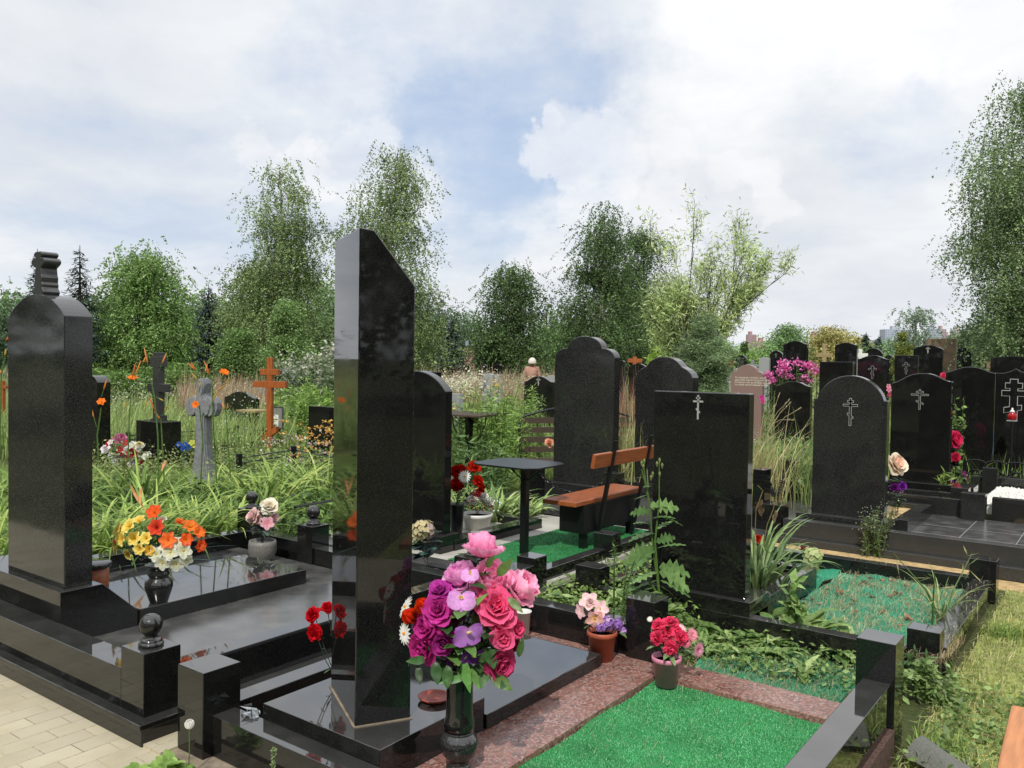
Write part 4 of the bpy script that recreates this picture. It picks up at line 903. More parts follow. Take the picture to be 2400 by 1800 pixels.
# small round stool with chrome rim at the left tomb
p = G(222, 1455 if False else 1352, .36); p = QX(222, 1318, -4.75)
t = thing('urn_stand', 'squat dark red-brown stand with a shiny rim behind the left stele', 'stand', (p[0], p[1], .15))
MB().lathe([(.07, .15), (.075, .155), (.075, p[2]-.03), (.07, p[2]-.028)], (p[0], p[1], 0), 24).build('body', M['wood'], t, smooth=True)
MB().lathe([(.08, p[2]-.027), (.09, p[2]-.02), (.09, p[2]), (.08, p[2]+.006), (1e-4, p[2]+.008)], (p[0], p[1], 0), 24).build('rim', M['grey'], t, smooth=True)
# ================================================================ FLOWERS
def frame(n):
    n = np.array(n, float); n /= np.linalg.norm(n); a = np.cross(n, [0, 0, 1.]) if abs(n[2]) < .95 else np.array([1., 0, 0]); a /= np.linalg.norm(a); return a, np.cross(n, a), n
def petal(b, c, fr, phi, L_, W_, th0, th1, cup=.3, ruf=0., c0=(1, 1, 1), c1=(1, 1, 1), r0=0., h0=0., nu=5, nv=5, tip=.35, freq=3, rs=0., roll=0.):
    """petal rooted r0 from the axis at azimuth phi; angle from the axis goes th0 -> th1 (deg)"""
    A, B, Nn = fr; rad = math.cos(phi)*A+math.sin(phi)*B; tan = -math.sin(phi)*A+math.cos(phi)*B
    V = []; Cc = []; r_, h_ = r0, h0; ds = L_/nu
    for i in range(nu+1):
        f = i/nu; th = math.radians(th0+(th1-th0)*f)
        if i: r_ += math.sin(th)*ds; h_ += math.cos(th)*ds
        wv = W_*(math.sin(math.pi*min(1, (f*.82+.10)))**.7)*(1 if f < .75 else 1-(f-.75)/.25*tip)
        nrm = -math.cos(th)*rad+math.sin(th)*Nn
        for j in range(nv):
            g = 2*j/(nv-1)-1
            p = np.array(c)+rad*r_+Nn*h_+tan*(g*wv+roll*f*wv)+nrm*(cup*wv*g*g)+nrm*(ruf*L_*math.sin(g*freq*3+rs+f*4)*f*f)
            V.append(p); k = f*.8+.2*abs(g); Cc.append(tuple(c0[q]*(1-k)+c1[q]*k for q in range(3))+(1,))
    Fs = [(i*nv+j, i*nv+j+1, (i+1)*nv+j+1, (i+1)*nv+j) for i in range(nu) for j in range(nv-1)]
    b.add(V, Fs, Cc)
def shade(c, k): return tuple(min(1, v*k) for v in c[:3])
def bloom(kind, c, n, r, col, parent=None, col2=None, name=None, seed=None):
    R = random.Random(seed if seed is not None else int(abs(c[0]*7919+c[2]*104729)*100) % 99991)
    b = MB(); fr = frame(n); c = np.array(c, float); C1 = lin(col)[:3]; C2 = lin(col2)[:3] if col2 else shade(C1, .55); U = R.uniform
    if kind == 'peony': r *= 1.3
    if kind == 'bud': r *= 1.45
    if kind == 'rose':
        lay = [(3, .42, .30, 4, -8, .15), (4, .55, .42, 12, 0, .22), (5, .72, .52, 22, 12, .34), (5, .88, .60, 34, 38, .40), (6, 1.0, .64, 46, 72, .30), (5, 1.05, .62, 62, 98, .2)]
        for li, (n_, L_, W_, t0, t1, cu) in enumerate(lay):
            o_ = U(0, 6)
            for k in range(n_):
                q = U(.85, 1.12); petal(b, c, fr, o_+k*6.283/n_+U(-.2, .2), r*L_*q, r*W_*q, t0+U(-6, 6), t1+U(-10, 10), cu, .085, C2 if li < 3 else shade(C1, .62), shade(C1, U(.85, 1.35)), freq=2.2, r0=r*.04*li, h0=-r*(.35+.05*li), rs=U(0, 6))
        petal(b, c, fr, 0, r*.4, r*.22, 0, 0, .9, 0, C2, C2, h0=-r*.35)
    elif kind == 'bud':
        for li, (n_, L_, W_, t0, t1, cu) in enumerate([(3, 1.1, .42, 8, -12, .5), (4, 1.15, .5, 22, -10, .5), (3, 1.0, .5, 34, 6, .45)]):
            o_ = U(0, 6)
            for k in range(n_): petal(b, c, fr, o_+k*6.283/n_, r*L_, r*W_, t0, t1, cu, .03, shade(C1, .6), shade(C1, U(.85, 1.15)), h0=-r*.7, rs=U(0, 6))
    elif kind == 'peony':
        for li, (n_, L_, W_, t0, t1, cu) in enumerate([(6, .75, .45, 8, 10, .35), (7, .9, .5, 24, 4, .45), (8, 1.1, .52, 48, -2, .5), (8, 1.25, .55, 70, 4, .5), (7, 1.1, .55, 88, 50, .4)]):
            o_ = U(0, 6)
            for k in range(n_): petal(b, c, fr, o_+k*6.283/n_+U(-.15, .15), r*L_*U(.9, 1.1), r*W_, t0, t1, cu, .05, C2, shade(C1, U(.92, 1.08)), h0=-r*.45, rs=U(0, 6), tip=.2, nu=6)
    elif kind == 'carnation':
        for li in range(5):
            n_ = 6+li*2; 
            for k in range(n_): 
                th = 10+li*19; q = U(.85, 1.1); s_ = shade(C1, U(.7, 1.25)); petal(b, c, fr, U(0, 6.28), r*q, r*.36, th-14, th+8, U(-.3, .3), .13, shade(C1, .55), s_, h0=-r*.25, rs=U(0, 6), tip=-.1, freq=2.4, nv=7)
    elif kind == 'daisy':
        n_ = 15
        for k in range(n_): petal(b, c, fr, k*6.283/n_, r*U(.93, 1.03), r*.15, 82, 96, .2, .02, shade(C1, .9), C1, r0=r*.05, nv=3, nu=3, tip=.5)
        b.sphere(c+fr[2]*r*.02, r*.20, 10, lin(col2 or '#e0a020'), .6)
    elif kind == 'gerbera':
        for li, (n_, L_, t_) in enumerate([(20, 1., 84), (18, .8, 70), (14, .5, 50)]):
            for k in range(n_): petal(b, c, fr, k*6.283/n_+li*.2, r*L_*U(.93, 1.03), r*.12, t_-10, t_+6, .3, .02, shade(C1, .8), shade(C1, U(.95, 1.1)), nv=3, nu=3, tip=.4)
        b.sphere(c, r*.15, 8, lin(col2 or '#c9b070'), .6)
    elif kind == 'lily':
        for k in range(6): petal(b, c, fr, k*6.283/6, r*1.1, r*.44, 24, 88+U(-12, 12), .35, .05, C2, shade(C1, U(.9, 1.15)), tip=.45, nu=6, rs=U(0, 6))
        for k in range(5): 
            a = k*1.256; d = fr[0]*math.cos(a)+fr[1]*math.sin(a); b.tube([c, c+fr[2]*r*.4+d*r*.12, c+fr[2]*r*.75+d*r*.2], r*.02, 3, C2+(1,))
    elif kind == 'orchid':
        for k, (a, L_, W_) in enumerate([(90, .95, .42), (200, 1.0, .38), (340, 1.0, .38), (155, 1.1, .66), (25, 1.1, .66)]):
            petal(b, c, fr, math.radians(a), r*L_, r*W_, 70, 96, .12, .05, C2, shade(C1, U(.92, 1.1)), h0=-r*.05 if k < 3 else 0, tip=.2, nu=5, rs=U(0, 6))
        petal(b, c, fr, math.radians(270), r*.55, r*.2, 50, 20, .6, .03, lin('#e6d23a')[:3], lin('#f0e890')[:3]); b.sphere(c+fr[2]*r*.08, r*.10, 8, lin('#efe6c8'))
    elif kind == 'five':
        for k in range(5): petal(b, c, fr, k*6.283/5+.3, r, r*.42, 66, 86+U(-10, 10), .2, .05, C2, shade(C1, U(.9, 1.12)), tip=.15, nu=4, rs=U(0, 6))
        b.sphere(c+fr[2]*r*.05, r*.13, 6, lin('#d8b040'))
    elif kind == 'cluster':
        n_ = 34
        for k in range(n_):
            y = 1-1.5*(k+.5)/n_; a = k*2.39996; q = math.sqrt(max(0, 1-y*y)); d = fr[0]*q*math.cos(a)+fr[1]*q*math.sin(a)+fr[2]*y
            f2 = frame(d+np.array([U(-.3, .3) for _ in range(3)])); cc_ = c+d*r*U(.78, 1.); s_ = shade(C1, U(.8, 1.18)) if R.random() < .75 else shade(C2, 1)
            for j in range(4): petal(b, cc_, f2, j*1.571+k, r*.30, r*.17, 70, 88, .1, .03, shade(s_, .85), s_, nv=3, nu=3, tip=.1)
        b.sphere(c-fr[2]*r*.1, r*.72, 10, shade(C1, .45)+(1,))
    if kind in ('rose', 'peony', 'bud', 'carnation'):
        g = lin('#30481e')[:3]
        for k in range(5): petal(b, c, fr, k*1.257, r*.75, r*.17, 60, 40, .3, 0, g, g, h0=-r*.55, nv=3, nu=3, tip=.9)
    nm = name or {'rose': 'rose', 'bud': 'rosebud', 'peony': 'peony', 'carnation': 'carnation', 'daisy': 'daisy', 'gerbera': 'gerbera', 'lily': 'lily', 'orchid': 'orchid', 'five': 'blossom', 'cluster': 'flower_head'}[kind]
    return b.build(nm, M['petal'], parent, smooth=True, org=None if parent is not None else tuple(c))
def leafblade(b, p, d, n, L_, W_, col, bend=.3, nu=5, fold=.25, wav=0., shape=.8):
    p, d = np.array(p, float), np.array(d, float); d /= np.linalg.norm(d); n = np.array(n, float); s = np.cross(d, n); s /= np.linalg.norm(s)+1e-9; n = np.cross(s, d)
    V = []; Cc = []; q = p.copy(); dd = d.copy()
    for i in range(nu+1):
        f = i/nu; wv = W_*math.sin(math.pi*(f**shape)*.96+.04)
        if i: q = q+dd*L_/nu; dd = dd-n*bend/nu; dd /= np.linalg.norm(dd)
        for g in (-1, 0, 1): V.append(q+s*g*wv+n*(fold*wv*abs(g)+wav*L_*math.sin(f*9+g))); k = .85+.3*f; Cc.append((col[0]*k, col[1]*k, col[2]*k, 1))
    b.add(V, [(i*3+j, i*3+j+1, (i+1)*3+j+1, (i+1)*3+j) for i in range(nu) for j in range(2)], Cc)
def bouquet(label, base, items, leaves, lcols, wire=None, neck=None, cat='bouquet', name='bouquet', group=None, lsz=.045, stems=True, lW=.38):
    """items: (kind, px, py, D, pxr, col, col2, (nx, ny, nz in camera frame: right, up, toward))"""
    base = np.array(base, float); t = thing(name, label, cat, base, group); sb = MB(); nk = np.array(neck if neck is not None else base)
    cen = np.mean([AT(i[1], i[2], i[3]) for i in items], 0)
    for it in items:
        kind, px, py, D, pr_, col, col2, nn = it
        c = AT(px, py, D); r = pr_*D/F; n = rt*nn[0]+up*nn[1]-fw*nn[2]
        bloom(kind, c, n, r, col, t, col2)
        if stems:
            m_ = (c+nk)/2+(c-cen)*.15; e = nk+(np.array([random.uniform(-1, 1), random.uniform(-1, 1), 0]))*.012
            sb.tube([c-n/np.linalg.norm(n)*r*.4, m_*.5+c*.5-n*r*.15, m_, e, base*.7+nk*.3+(e-nk)], .0022, 4)
    if stems and sb.v: sb.build('stems', M['wire'], t)
    lb = MB(); R = random.Random(len(items)*13+leaves)
    for k in range(leaves):
        it = items[k % len(items)]; c = AT(it[1], it[2], it[3]); f = R.uniform(.25, .9); p = nk*(1-f)+c*f; out = (c-nk); out /= np.linalg.norm(out)
        side = np.array([R.gauss(0, 1) for _ in range(3)]); side -= side@out*out; side /= np.linalg.norm(side); d = out*.5+side*.9-np.array([0, 0, .25]); d /= np.linalg.norm(d)
        L_ = lsz*R.uniform(.7, 1.3); leafblade(lb, p, d, [0, 0, 1], L_, L_*lW*.5, lin(R.choice(lcols))[:3], bend=R.uniform(-.1, .6), wav=.02)
    if leaves: lb.build('leaves', M['fakeleaf'], t, smooth=True)
    return t
def pot(label, x, y, z, r0, r1, h, mat, rimh=.012, name='flower_pot', soil=True, lip=.004, round_=False):
    t = thing(name, label, 'flower pot' if name == 'flower_pot' else 'vase', (x, y, z))
    if round_: prof = [(r0*.8, 0), (r0*1.02, h*.12), (r1*1.04, h*.45), (r1*1.03, h*.8), (r1*.98, h), (r1*.90, h), (r1*.9, h*.86)]
    else: prof = [(r0, 0), (r0+(r1-r0)*.82, h-rimh), (r1+lip*.2, h-rimh), (r1+lip, h-rimh+.002), (r1+lip, h), (r1-.001, h+.001), (r1-.003, h*.82)]
    MB().lathe(prof, (x, y, z), 32).build('pot_body', M[mat], t, smooth=False).data.polygons.foreach_set('use_smooth', [True]*(32*(len(prof)-1))+[False]*1 if False else [len(p.vertices) == 4 for p in t.children[0].data.polygons])
    if soil: MB().lathe([(1e-4, h*.83), (r1*.92, h*.83)], (x, y, z), 24).build('soil', M['soil'], t)
    return t
GL = ['#2f5a22', '#3c6e28', '#264a1c', '#5c8a34']
# --- main bouquet
vx, vy = G(1075, 1805, .09)[:2]; vz = .0905; vh = .372
t = thing('vase', 'turned black granite vase holding the big pink and purple bouquet', 'vase', (vx, vy, vz))
prof = [(.045, 0), (.046, .018), (.040, .026), (.036, .036), (.046, .046), (.062, .066), (.069, .090), (.070, .105), (.064, .122), (.052, .136), (.050, .140), (.0525, .146), (.0525, .156), (.055, .160), (.053, .18), (.049, .20), (.0475, .235), (.0475, .33), (.048, .345), (.050, .356), (.055, .366), (.0565, .372), (.052, .3725), (.044, .362), (.036, .345), (.034, .25)]
MB().lathe(prof[:12], (vx, vy, vz), 48).build('foot', M['grey'], t, smooth=True); MB().lathe(prof[11:], (vx, vy, vz), 48).build('body', M['black'], t, smooth=True)
D0 = depth((vx, vy, vz+.5)); PK, PK2 = '#e596b8', '#f0b4cc'
I = [('peony', 1131, 1282, D0+.03, 42, '#f6b4d6', '#e88cc0', (0, .9, -.15)), ('peony', 1078, 1352, D0+.03, 38, '#f2bce2', '#e09ed0', (-.3, .7, .4)), ('peony', 1149, 1360, D0+.02, 44, '#f8b8d6', '#ee98c2', (.1, .6, .55)), ('peony', 1224, 1380, D0+.02, 40, '#f8c0d8', '#eea4c6', (.65, .5, .3)),
 ('orchid', 1082, 1402, D0-.10, 33, '#d894dc', '#e8b8ea', (-.1, .1, 1)), ('orchid', 1101, 1345, D0-.06, 21, '#dc9cde', '#ecc0ea', (.2, .3, 1)),
 ('rose', 1166, 1418, D0-.08, 45, '#ec6898', '#c83a70', (.2, .45, .8)), ('rose', 1178, 1461, D0-.08, 24, '#e05c8c', '#b83464', (.2, .2, .9)), ('rose', 1213, 1472, D0-.04, 24, '#dc5484', '#b02c5c', (.6, .3, .7)), ('rose', 1181, 1499, D0-.10, 27, '#e66494', '#c03c70', (.2, .1, 1)), ('rose', 1180, 1562, D0-.08, 37, '#c84478', '#9c2c58', (.45, -.2, .8)),
 ('rose', 1025, 1426, D0-.07, 34, '#c43c98', '#902470', (-.1, .5, .8)), ('rose', 993, 1471, D0-.06, 35, '#bc348c', '#8c206c', (-.5, .2, .8)), ('rose', 986, 1522, D0-.06, 35, '#b83084', '#841c6c', (-.5, -.1, .8)), ('rose', 1037, 1510, D0-.08, 28, '#a02c80', '#701c58', (-.1, 0, 1)), ('rose', 1028, 1380, D0-.02, 28, '#bc40a4', '#882878', (-.3, .7, .5)), ('rose', 1064, 1436, D0-.03, 25, '#841c5e', '#5c1040', (0, .4, .9)), ('rose', 1052, 1378, D0+.02, 22, '#b03894', '#7c1c68', (0, .8, .4)),
 ('orchid', 1096, 1482, D0-.12, 38, '#b468cc', '#d09ce0', (.5, -.2, .8)), ('orchid', 1109, 1535, D0-.08, 30, '#84409c', '#5c2878', (.3, -.5, .8)), ('orchid', 1070, 1552, D0-.06, 26, '#6a2a78', '#4a1a58', (-.2, -.6, .7)),
 ('bud', 956, 1442, D0-.04, 27, '#e03c18', '#a82010', (-.6, .5, .6)), ('bud', 988, 1416, D0-.03, 27, '#e8481c', '#b02a10', (-.2, .8, .5)), ('daisy', 951, 1422, D0+.0, 26, '#ecebe6', None, (-.8, .5, .3)), ('daisy', 948, 1484, D0-.02, 26, '#eeeeea', None, (-.8, .1, .6)), ('daisy', 958, 1508, D0-.01, 20, '#e6e6e2', None, (-.7, -.4, .5)),
 ('rose', 1140, 1500, D0+.02, 20, '#8c1c38', '#5c1024', (.1, 0, 1)), ('rose', 1212, 1512, D0+.02, 17, '#a82850', '#701a38', (.7, 0, .6)), ('rose', 1130, 1440, D0+.0, 24, '#7c2a8c', '#541a60', (.1, .3, .9)), ('cluster', 1045, 1465, D0+.0, 20, '#7c2448', '#36501e', (0, .2, 1))]
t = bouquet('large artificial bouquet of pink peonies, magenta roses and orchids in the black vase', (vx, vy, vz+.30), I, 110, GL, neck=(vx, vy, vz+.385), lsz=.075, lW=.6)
lb = MB()
for px, py, tx, ty, wd, c_ in ((1108, 1490, 1090, 1540, .014, '#4c8a2c'), (1085, 1540, 1100, 1618, .017, '#5c9c34'), (1095, 1585, 1036, 1600, .013, '#4c8a34'), (1150, 1580, 1196, 1615, .022, '#5a7a2c'), (1140, 1570, 1128, 1610, .018, '#44702c'), (980, 1560, 984, 1600, .014, '#2f4a24'), (1000, 1545, 958, 1550, .015, '#3c6a2c'), (1020, 1550, 1025, 1600, .02, '#2f5a22'), (1080, 1440, 1136, 1396, .012, '#7aa63c'), (1165, 1350, 1196, 1315, .018, '#5c7a2c'), (1140, 1330, 1155, 1306, .013, '#5c6a2c'), (1120, 1550, 1160, 1525, .016, '#3a6228'), (1190, 1400, 1222, 1432, .014, '#6c8a44'), (1050, 1560, 1048, 1610, .02, '#36601e'), (1190, 1590, 1175, 1612, .014, '#2f5a22'), (1215, 1540, 1225, 1500, .012, '#4c7030')):
    a_, c2 = AT(px, py, D0-.07), AT(tx, ty, D0-.10); leafblade(lb, a_, c2-a_, -fw+up*.3, np.linalg.norm(c2-a_)*1.1, wd, lin(c_)[:3], .3, wav=.03, nu=7)
lb.build('long_leaves', M['fakeleaf'], t, smooth=True)
# --- red carnations left of the stele
dc = depth((-2.62, 2.36, .5))
bouquet('three red carnations propped behind the left edge of the slanted-top stele', (-2.60, 2.345, .222), [('carnation', 733, 1441, dc, 20, '#c40c1c', '#8c0814', (-.5, .5, .7)), ('carnation', 766, 1424, dc+.03, 17, '#c41020', '#8c0814', (0, .6, .6)), ('carnation', 736, 1483, dc-.02, 21, '#cc1020', '#900814', (-.4, .1, .9))], 8, ['#4c6a3c', '#5c7a48'], lsz=.04, lW=.2)
# --- left tomb vase
p = G(372, 1448, .1505); vx2, vy2 = p[0], p[1]; k_ = .235/.372
t = thing('vase', 'black turned vase with flared rim holding yellow, orange and white flowers', 'vase', (vx2, vy2, .1505))
MB().lathe([(.045, 0), (.042, .02), (.034, .04), (.040, .07), (.060, .13), (.072, .17), (.070, .195), (.050, .215), (.046, .222), (.055, .232), (.055, .242), (.047, .255), (.050, .272), (.066, .282), (.070, .288), (.058, .290), (.044, .28), (.04, .25)], (vx2, vy2, .1505), 40).build('body', M['black'], t, smooth=True)
d2 = depth((vx2, vy2, .5)); Y_, O_, W_2 = '#ece28c', '#e4583c', '#e4e4da'
I = [('lily', 308, 1236, d2-.05, 22, Y_, '#d8b428', (-.4, .5, .7)), ('lily', 328, 1225, d2+.03, 18, Y_, '#d8b428', (-.1, .8, .5)), ('lily', 285, 1243, d2-.05, 20, Y_, '#d8b428', (-.7, .4, .5)), ('lily', 292, 1262, d2-.07, 21, Y_, '#d8b428', (-.6, .1, .8)), ('lily', 318, 1262, d2-.04, 20, Y_, '#d8b428', (-.1, .2, 1)), ('lily', 275, 1285, d2, 17, Y_, '#c8a828', (-.8, -.1, .5)), ('lily', 305, 1296, d2-.02, 16, Y_, '#c8a828', (-.5, -.3, .8)), ('lily', 345, 1262, d2-.04, 18, Y_, '#d8b428', (0, .3, .9)), ('lily', 352, 1288, d2-.04, 15, '#e0c050', '#d8a428', (0, 0, 1)), ('lily', 330, 1285, d2-.05, 17, Y_, '#d8b428', (-.2, 0, 1)),
 ('lily', 364, 1204, d2+.03, 21, '#d8442c', '#e88030', (0, .5, .7)), ('lily', 369, 1237, d2-.02, 22, O_, '#b42c18', (.1, .3, .9)), ('lily', 396, 1266, d2-.05, 23, '#e46440', '#f0a040', (.1, .2, 1)), ('lily', 420, 1228, d2+.02, 14, '#e07830', '#c84820', (.3, .7, .3)), ('lily', 445, 1238, d2+.02, 20, '#e4683c', '#e8a838', (.4, .6, .5)), ('lily', 464, 1250, d2+.02, 17, '#e0502c', '#f0a040', (.6, .4, .5)), ('lily', 466, 1278, d2, 17, '#dc4024', '#e88030', (.8, 0, .6)), ('lily', 436, 1265, d2-.03, 18, '#d84028', '#f09038', (.4, .2, .8)), ('lily', 272, 1268, d2, 10, '#d44c30', '#e88030', (-.8, 0, .3)), ('lily', 380, 1222, d2+.05, 14, W_2, '#c8c8a0', (0, .8, .4)),
 ('five', 366, 1298, d2-.05, 20, W_2, '#c4c89c', (-.2, .1, 1)), ('five', 400, 1294, d2-.07, 21, W_2, '#c4c89c', (0, .2, 1)), ('five', 430, 1290, d2-.05, 21, W_2, '#c4c89c', (.4, .1, .9)), ('five', 381, 1318, d2-.06, 20, W_2, '#c4c89c', (-.1, -.3, .9)), ('five', 412, 1320, d2-.06, 21, '#d4d4cc', '#c4c89c', (.1, -.4, .9)), ('five', 437, 1312, d2-.03, 16, W_2, '#c4c89c', (.6, -.3, .7)), ('five', 415, 1272, d2-.03, 16, W_2, '#c4c89c', (.1, .5, .8)), ('five', 388, 1282, d2-.06, 16, W_2, '#c4c89c', (0, .3, .9))]
t = bouquet('artificial bouquet of yellow freesias, orange lilies and white blossoms in the left tomb vase', (vx2, vy2, .40), I, 26, ['#3c5a34', '#4c6c3c', '#2c4a2c'], neck=(vx2, vy2, .44), lsz=.05)
gb = MB()
for tx, ty in ((215, 1345), (237, 1250), (262, 1205), (300, 1185), (345, 1195), (440, 1190), (458, 1195), (530, 1265), (522, 1310), (495, 1230), (250, 1285), (425, 1160), (485, 1268)):
    a_ = np.array([vx2, vy2, .44]); e = AT(tx, ty, d2+random.uniform(-.05, .1)); leafblade(gb, a_, e-a_+np.array([0, 0, .06]), [0, 0, 1], np.linalg.norm(e-a_)*1.12, .0045, lin('#3c7468')[:3], .55, nu=9, shape=.5)
gb.build('grass_sprays', M['fakeleaf'], t, smooth=True)
# --- grey pot with pale roses
pp = G(615, 1312, .1505); pot('round grey stone pot with pale pink roses in the far corner of the left plot', pp[0], pp[1], .1505, .075, .092, .135, 'greypot', round_=True)
d3 = depth((pp[0], pp[1], .4)); PR = '#e4ccc8'
bouquet('pale pink artificial roses with grey-green leaves in the round grey pot', (pp[0], pp[1], .25), [('rose', 633, 1184, d3, 19, '#ece4d4', '#d8c4b0', (.2, .6, .7)), ('rose', 588, 1207, d3, 17, '#e6c8c4', '#c89a98', (-.6, .4, .6)), ('five', 627, 1226, d3-.06, 17, '#e8bcc4', '#d88ca0', (.1, .1, 1)), ('rose', 645, 1214, d3+.02, 13, '#e2c4c4', '#c89a98', (.7, .2, .5)), ('rose', 600, 1218, d3, 12, '#e2c4c4', '#c89a98', (-.4, .1, .8)), ('bud', 618, 1180, d3+.02, 9, '#e8dcc8', '#c8b8a0', (-.2, .9, .2))], 46, ['#445a50', '#3c5048', '#50685c', '#34483e'], neck=(pp[0], pp[1], .30), lsz=.055, lW=.75)
# --- terracotta pot
pp = G(1410, 1545, .0905); d5 = depth((pp[0], pp[1], .2)); h5 = ZAT(pp[:2], 1478)-.09
pot('terracotta-coloured plastic pot with pink and lilac flowers by the back kerb', pp[0], pp[1], .0905, .054, .071, h5, 'terracotta', .022)
I = [('five', 1381, 1411, d5, 25, '#efc4c8', '#f0dcd8', (-.1, .6, .7)), ('five', 1406, 1427, d5-.03, 22, '#ecbcc4', '#f0dcd8', (.4, .3, .8)), ('five', 1363, 1432, d5, 19, '#ecb4c0', '#f0dcd8', (-.8, 0, .6)), ('five', 1394, 1448, d5-.04, 24, '#e6a8b0', '#f0d0a8', (0, -.3, 1)), ('carnation', 1383, 1410, d5-.02, 12, '#f0d0d0', '#e8b8c0', (0, .6, .8)),
 ('cluster', 1424, 1460, d5-.02, 17, '#a880c8', '#d8b8e0', (0, .3, 1)), ('cluster', 1447, 1463, d5, 14, '#a478c4', '#d8b8e0', (.6, .2, .7)), ('cluster', 1408, 1470, d5-.04, 12, '#a880c8', '#d8b8e0', (-.3, 0, 1)), ('cluster', 1460, 1478, d5, 9, '#a478c4', '#d8b8e0', (.8, -.2, .5))]
bouquet('pale pink blossoms and a lilac cluster in the terracotta-coloured pot', (pp[0], pp[1], .16), I, 12, ['#5a8234', '#8aa84a', '#4c7030'], neck=(pp[0], pp[1], .20), lsz=.05)
# --- pink pot
pp = G(1560, 1602, .0905); pp = G(1561, 1606, .075); d6 = depth((pp[0], pp[1], .2)); h6 = ZAT(pp[:2], 1538)-.076
pot('mauve-pink plastic pot with hot pink carnations standing on the bright green turf corner', pp[0], pp[1], .076, .047, .064, h6, 'pinkpot', .020)
I = [('carnation', x, y, d6-dz, r_, '#f4507c', '#c82850', n_) for x, y, r_, dz, n_ in ((1542, 1467, 18, 0, (-.5, .4, .7)), (1571, 1460, 20, 0, (0, .8, .5)), (1566, 1482, 19, .03, (0, .4, .9)), (1541, 1496, 19, .03, (-.5, .1, .9)), (1572, 1519, 20, .05, (0, -.2, 1)), (1596, 1495, 19, .03, (.4, .2, .9)), (1555, 1482, 15, .03, (-.2, .2, .9)), (1585, 1478, 15, .01, (.2, .4, .9)))]
I += [('gerbera', 1622, 1488, d6, 17, '#e8a0b0', '#d8a0a0', (.5, .4, .8)), ('gerbera', 1636, 1523, d6-.02, 19, '#e0a4b8', '#d8a0a0', (.6, 0, .8)), ('gerbera', 1608, 1505, d6-.01, 15, '#e48aa0', '#d8a0a0', (.4, .1, .9)), ('gerbera', 1595, 1475, d6+.02, 15, '#f0c8cc', '#d8a0a0', (.2, .7, .6)), ('daisy', 1523, 1451, d6, 7, '#ecece0', '#e0e0c0', (-.3, .5, .8))]
bouquet('hot pink carnations and pale pink gerberas in the mauve pot', (pp[0], pp[1], .16), I, 18, ['#7a9c5c', '#5c8248', '#6c9050'], neck=(pp[0], pp[1], .19), lsz=.07, lW=.35)
# --- white bucket behind bouquet
pp = G(1226, 1490, .0905); h7 = ZAT(pp[:2], 1432)-.09
pot('small pale grey plastic bucket half hidden behind the big bouquet', pp[0], pp[1], .0905, .030, .040, h7, 'whitepot', .006)
# --- red bouquet, tall black vase by the bench-plot stele
bx_, by_ = -4.13, 5.18; d8 = depth((bx_, by_, .5)); zt8 = ZAT((bx_, by_), 1178)
pp = G(1070, 1255, .07); bx_, by_ = pp[0], pp[1]; d8 = depth((bx_, by_, .5)); zt8 = ZAT((bx_, by_), 1180)
t = thing('vase', 'tall tapered black vase with red flowers beside the white planter', 'vase', (bx_, by_, .07)); MB().lathe([(.045, 0), (.05, .05), (.062, zt8-.09), (.066, zt8-.07), (.055, zt8-.072)], (bx_, by_, .07), 28).build('body', M['metal'], t, smooth=True)
R_ = '#b8180c'
I = [('carnation', 1112, 1094, d8, 17, '#c82810', '#801008', (.3, .7, .6)), ('carnation', 1121, 1127, d8, 15, '#c4200c', '#801008', (.6, .3, .6)), ('carnation', 1070, 1104, d8, 17, R_, '#801008', (-.2, .6, .7)), ('carnation', 1070, 1137, d8-.04, 17, R_, '#801008', (-.2, 0, 1)), ('daisy', 1089, 1117, d8-.05, 15, '#eeeeea', '#d8b030', (0, .2, 1)), ('daisy', 1066, 1121, d8, 12, '#e8e8e4', '#d8b030', (-.5, .2, .8)), ('carnation', 1128, 1146, d8, 12, '#a81808', '#701008', (.6, -.2, .6)), ('carnation', 1083, 1098, d8+.04, 12, '#c83018', '#801008', (0, .8, .4))]
bouquet('red carnations with white daisies in the tall black vase by the white planter', (bx_, by_, zt8-.05), I, 50, ['#24402c', '#2c4c34', '#1c3424'], neck=(bx_, by_, zt8), lsz=.05, lW=.5)
# --- white planter
pp = G(1118, 1243, .072); d9 = depth((pp[0], pp[1], .2)); h9 = ZAT(pp[:2], 1203)-.07; R9 = 36*d9/F
pot('white plastic planter with embossed swags standing on the pale stone floor', pp[0], pp[1], .0705, R9*.76, R9*.96, h9, 'whitepot', .03, lip=.008)
I = [('carnation', 1118, 1155, d9, 13, '#e8606c', '#e8e8e8', (0, .8, .5)), ('carnation', 1135, 1167, d9, 17, '#e6e6dc', '#b8c4a0', (.3, .7, .5)), ('gerbera', 1108, 1170, d9-.02, 17, '#d8d4c8', '#b8b8a0', (-.3, .5, .7)), ('carnation', 1147, 1178, d9-.02, 13, '#dce4d8', '#a0b890', (.6, .3, .6)), ('carnation', 1097, 1176, d9, 11, '#d4d4c8', '#a0a890', (-.6, .4, .5))]
t = bouquet('mixed white flowers with red berries and green foam sprigs in the white planter', (pp[0], pp[1], .2), I, 60, ['#2c5c34', '#3c7c4c', '#24442c'], neck=(pp[0], pp[1], .24), lsz=.035, lW=.4)
b = MB(); R = random.Random(4)
for k in range(26): b.sphere(AT(R.uniform(1095, 1160), R.uniform(1172, 1198), d9-.05+R.uniform(-.02, .03)), .007, 6, lin('#a01c18'))
for k in range(20): b.sphere(AT(R.uniform(1145, 1176), R.uniform(1170, 1198), d9+R.uniform(-.02, .03)), .008, 6, lin('#dde8dc'))
b.build('berries', M['petal'], t, smooth=True)
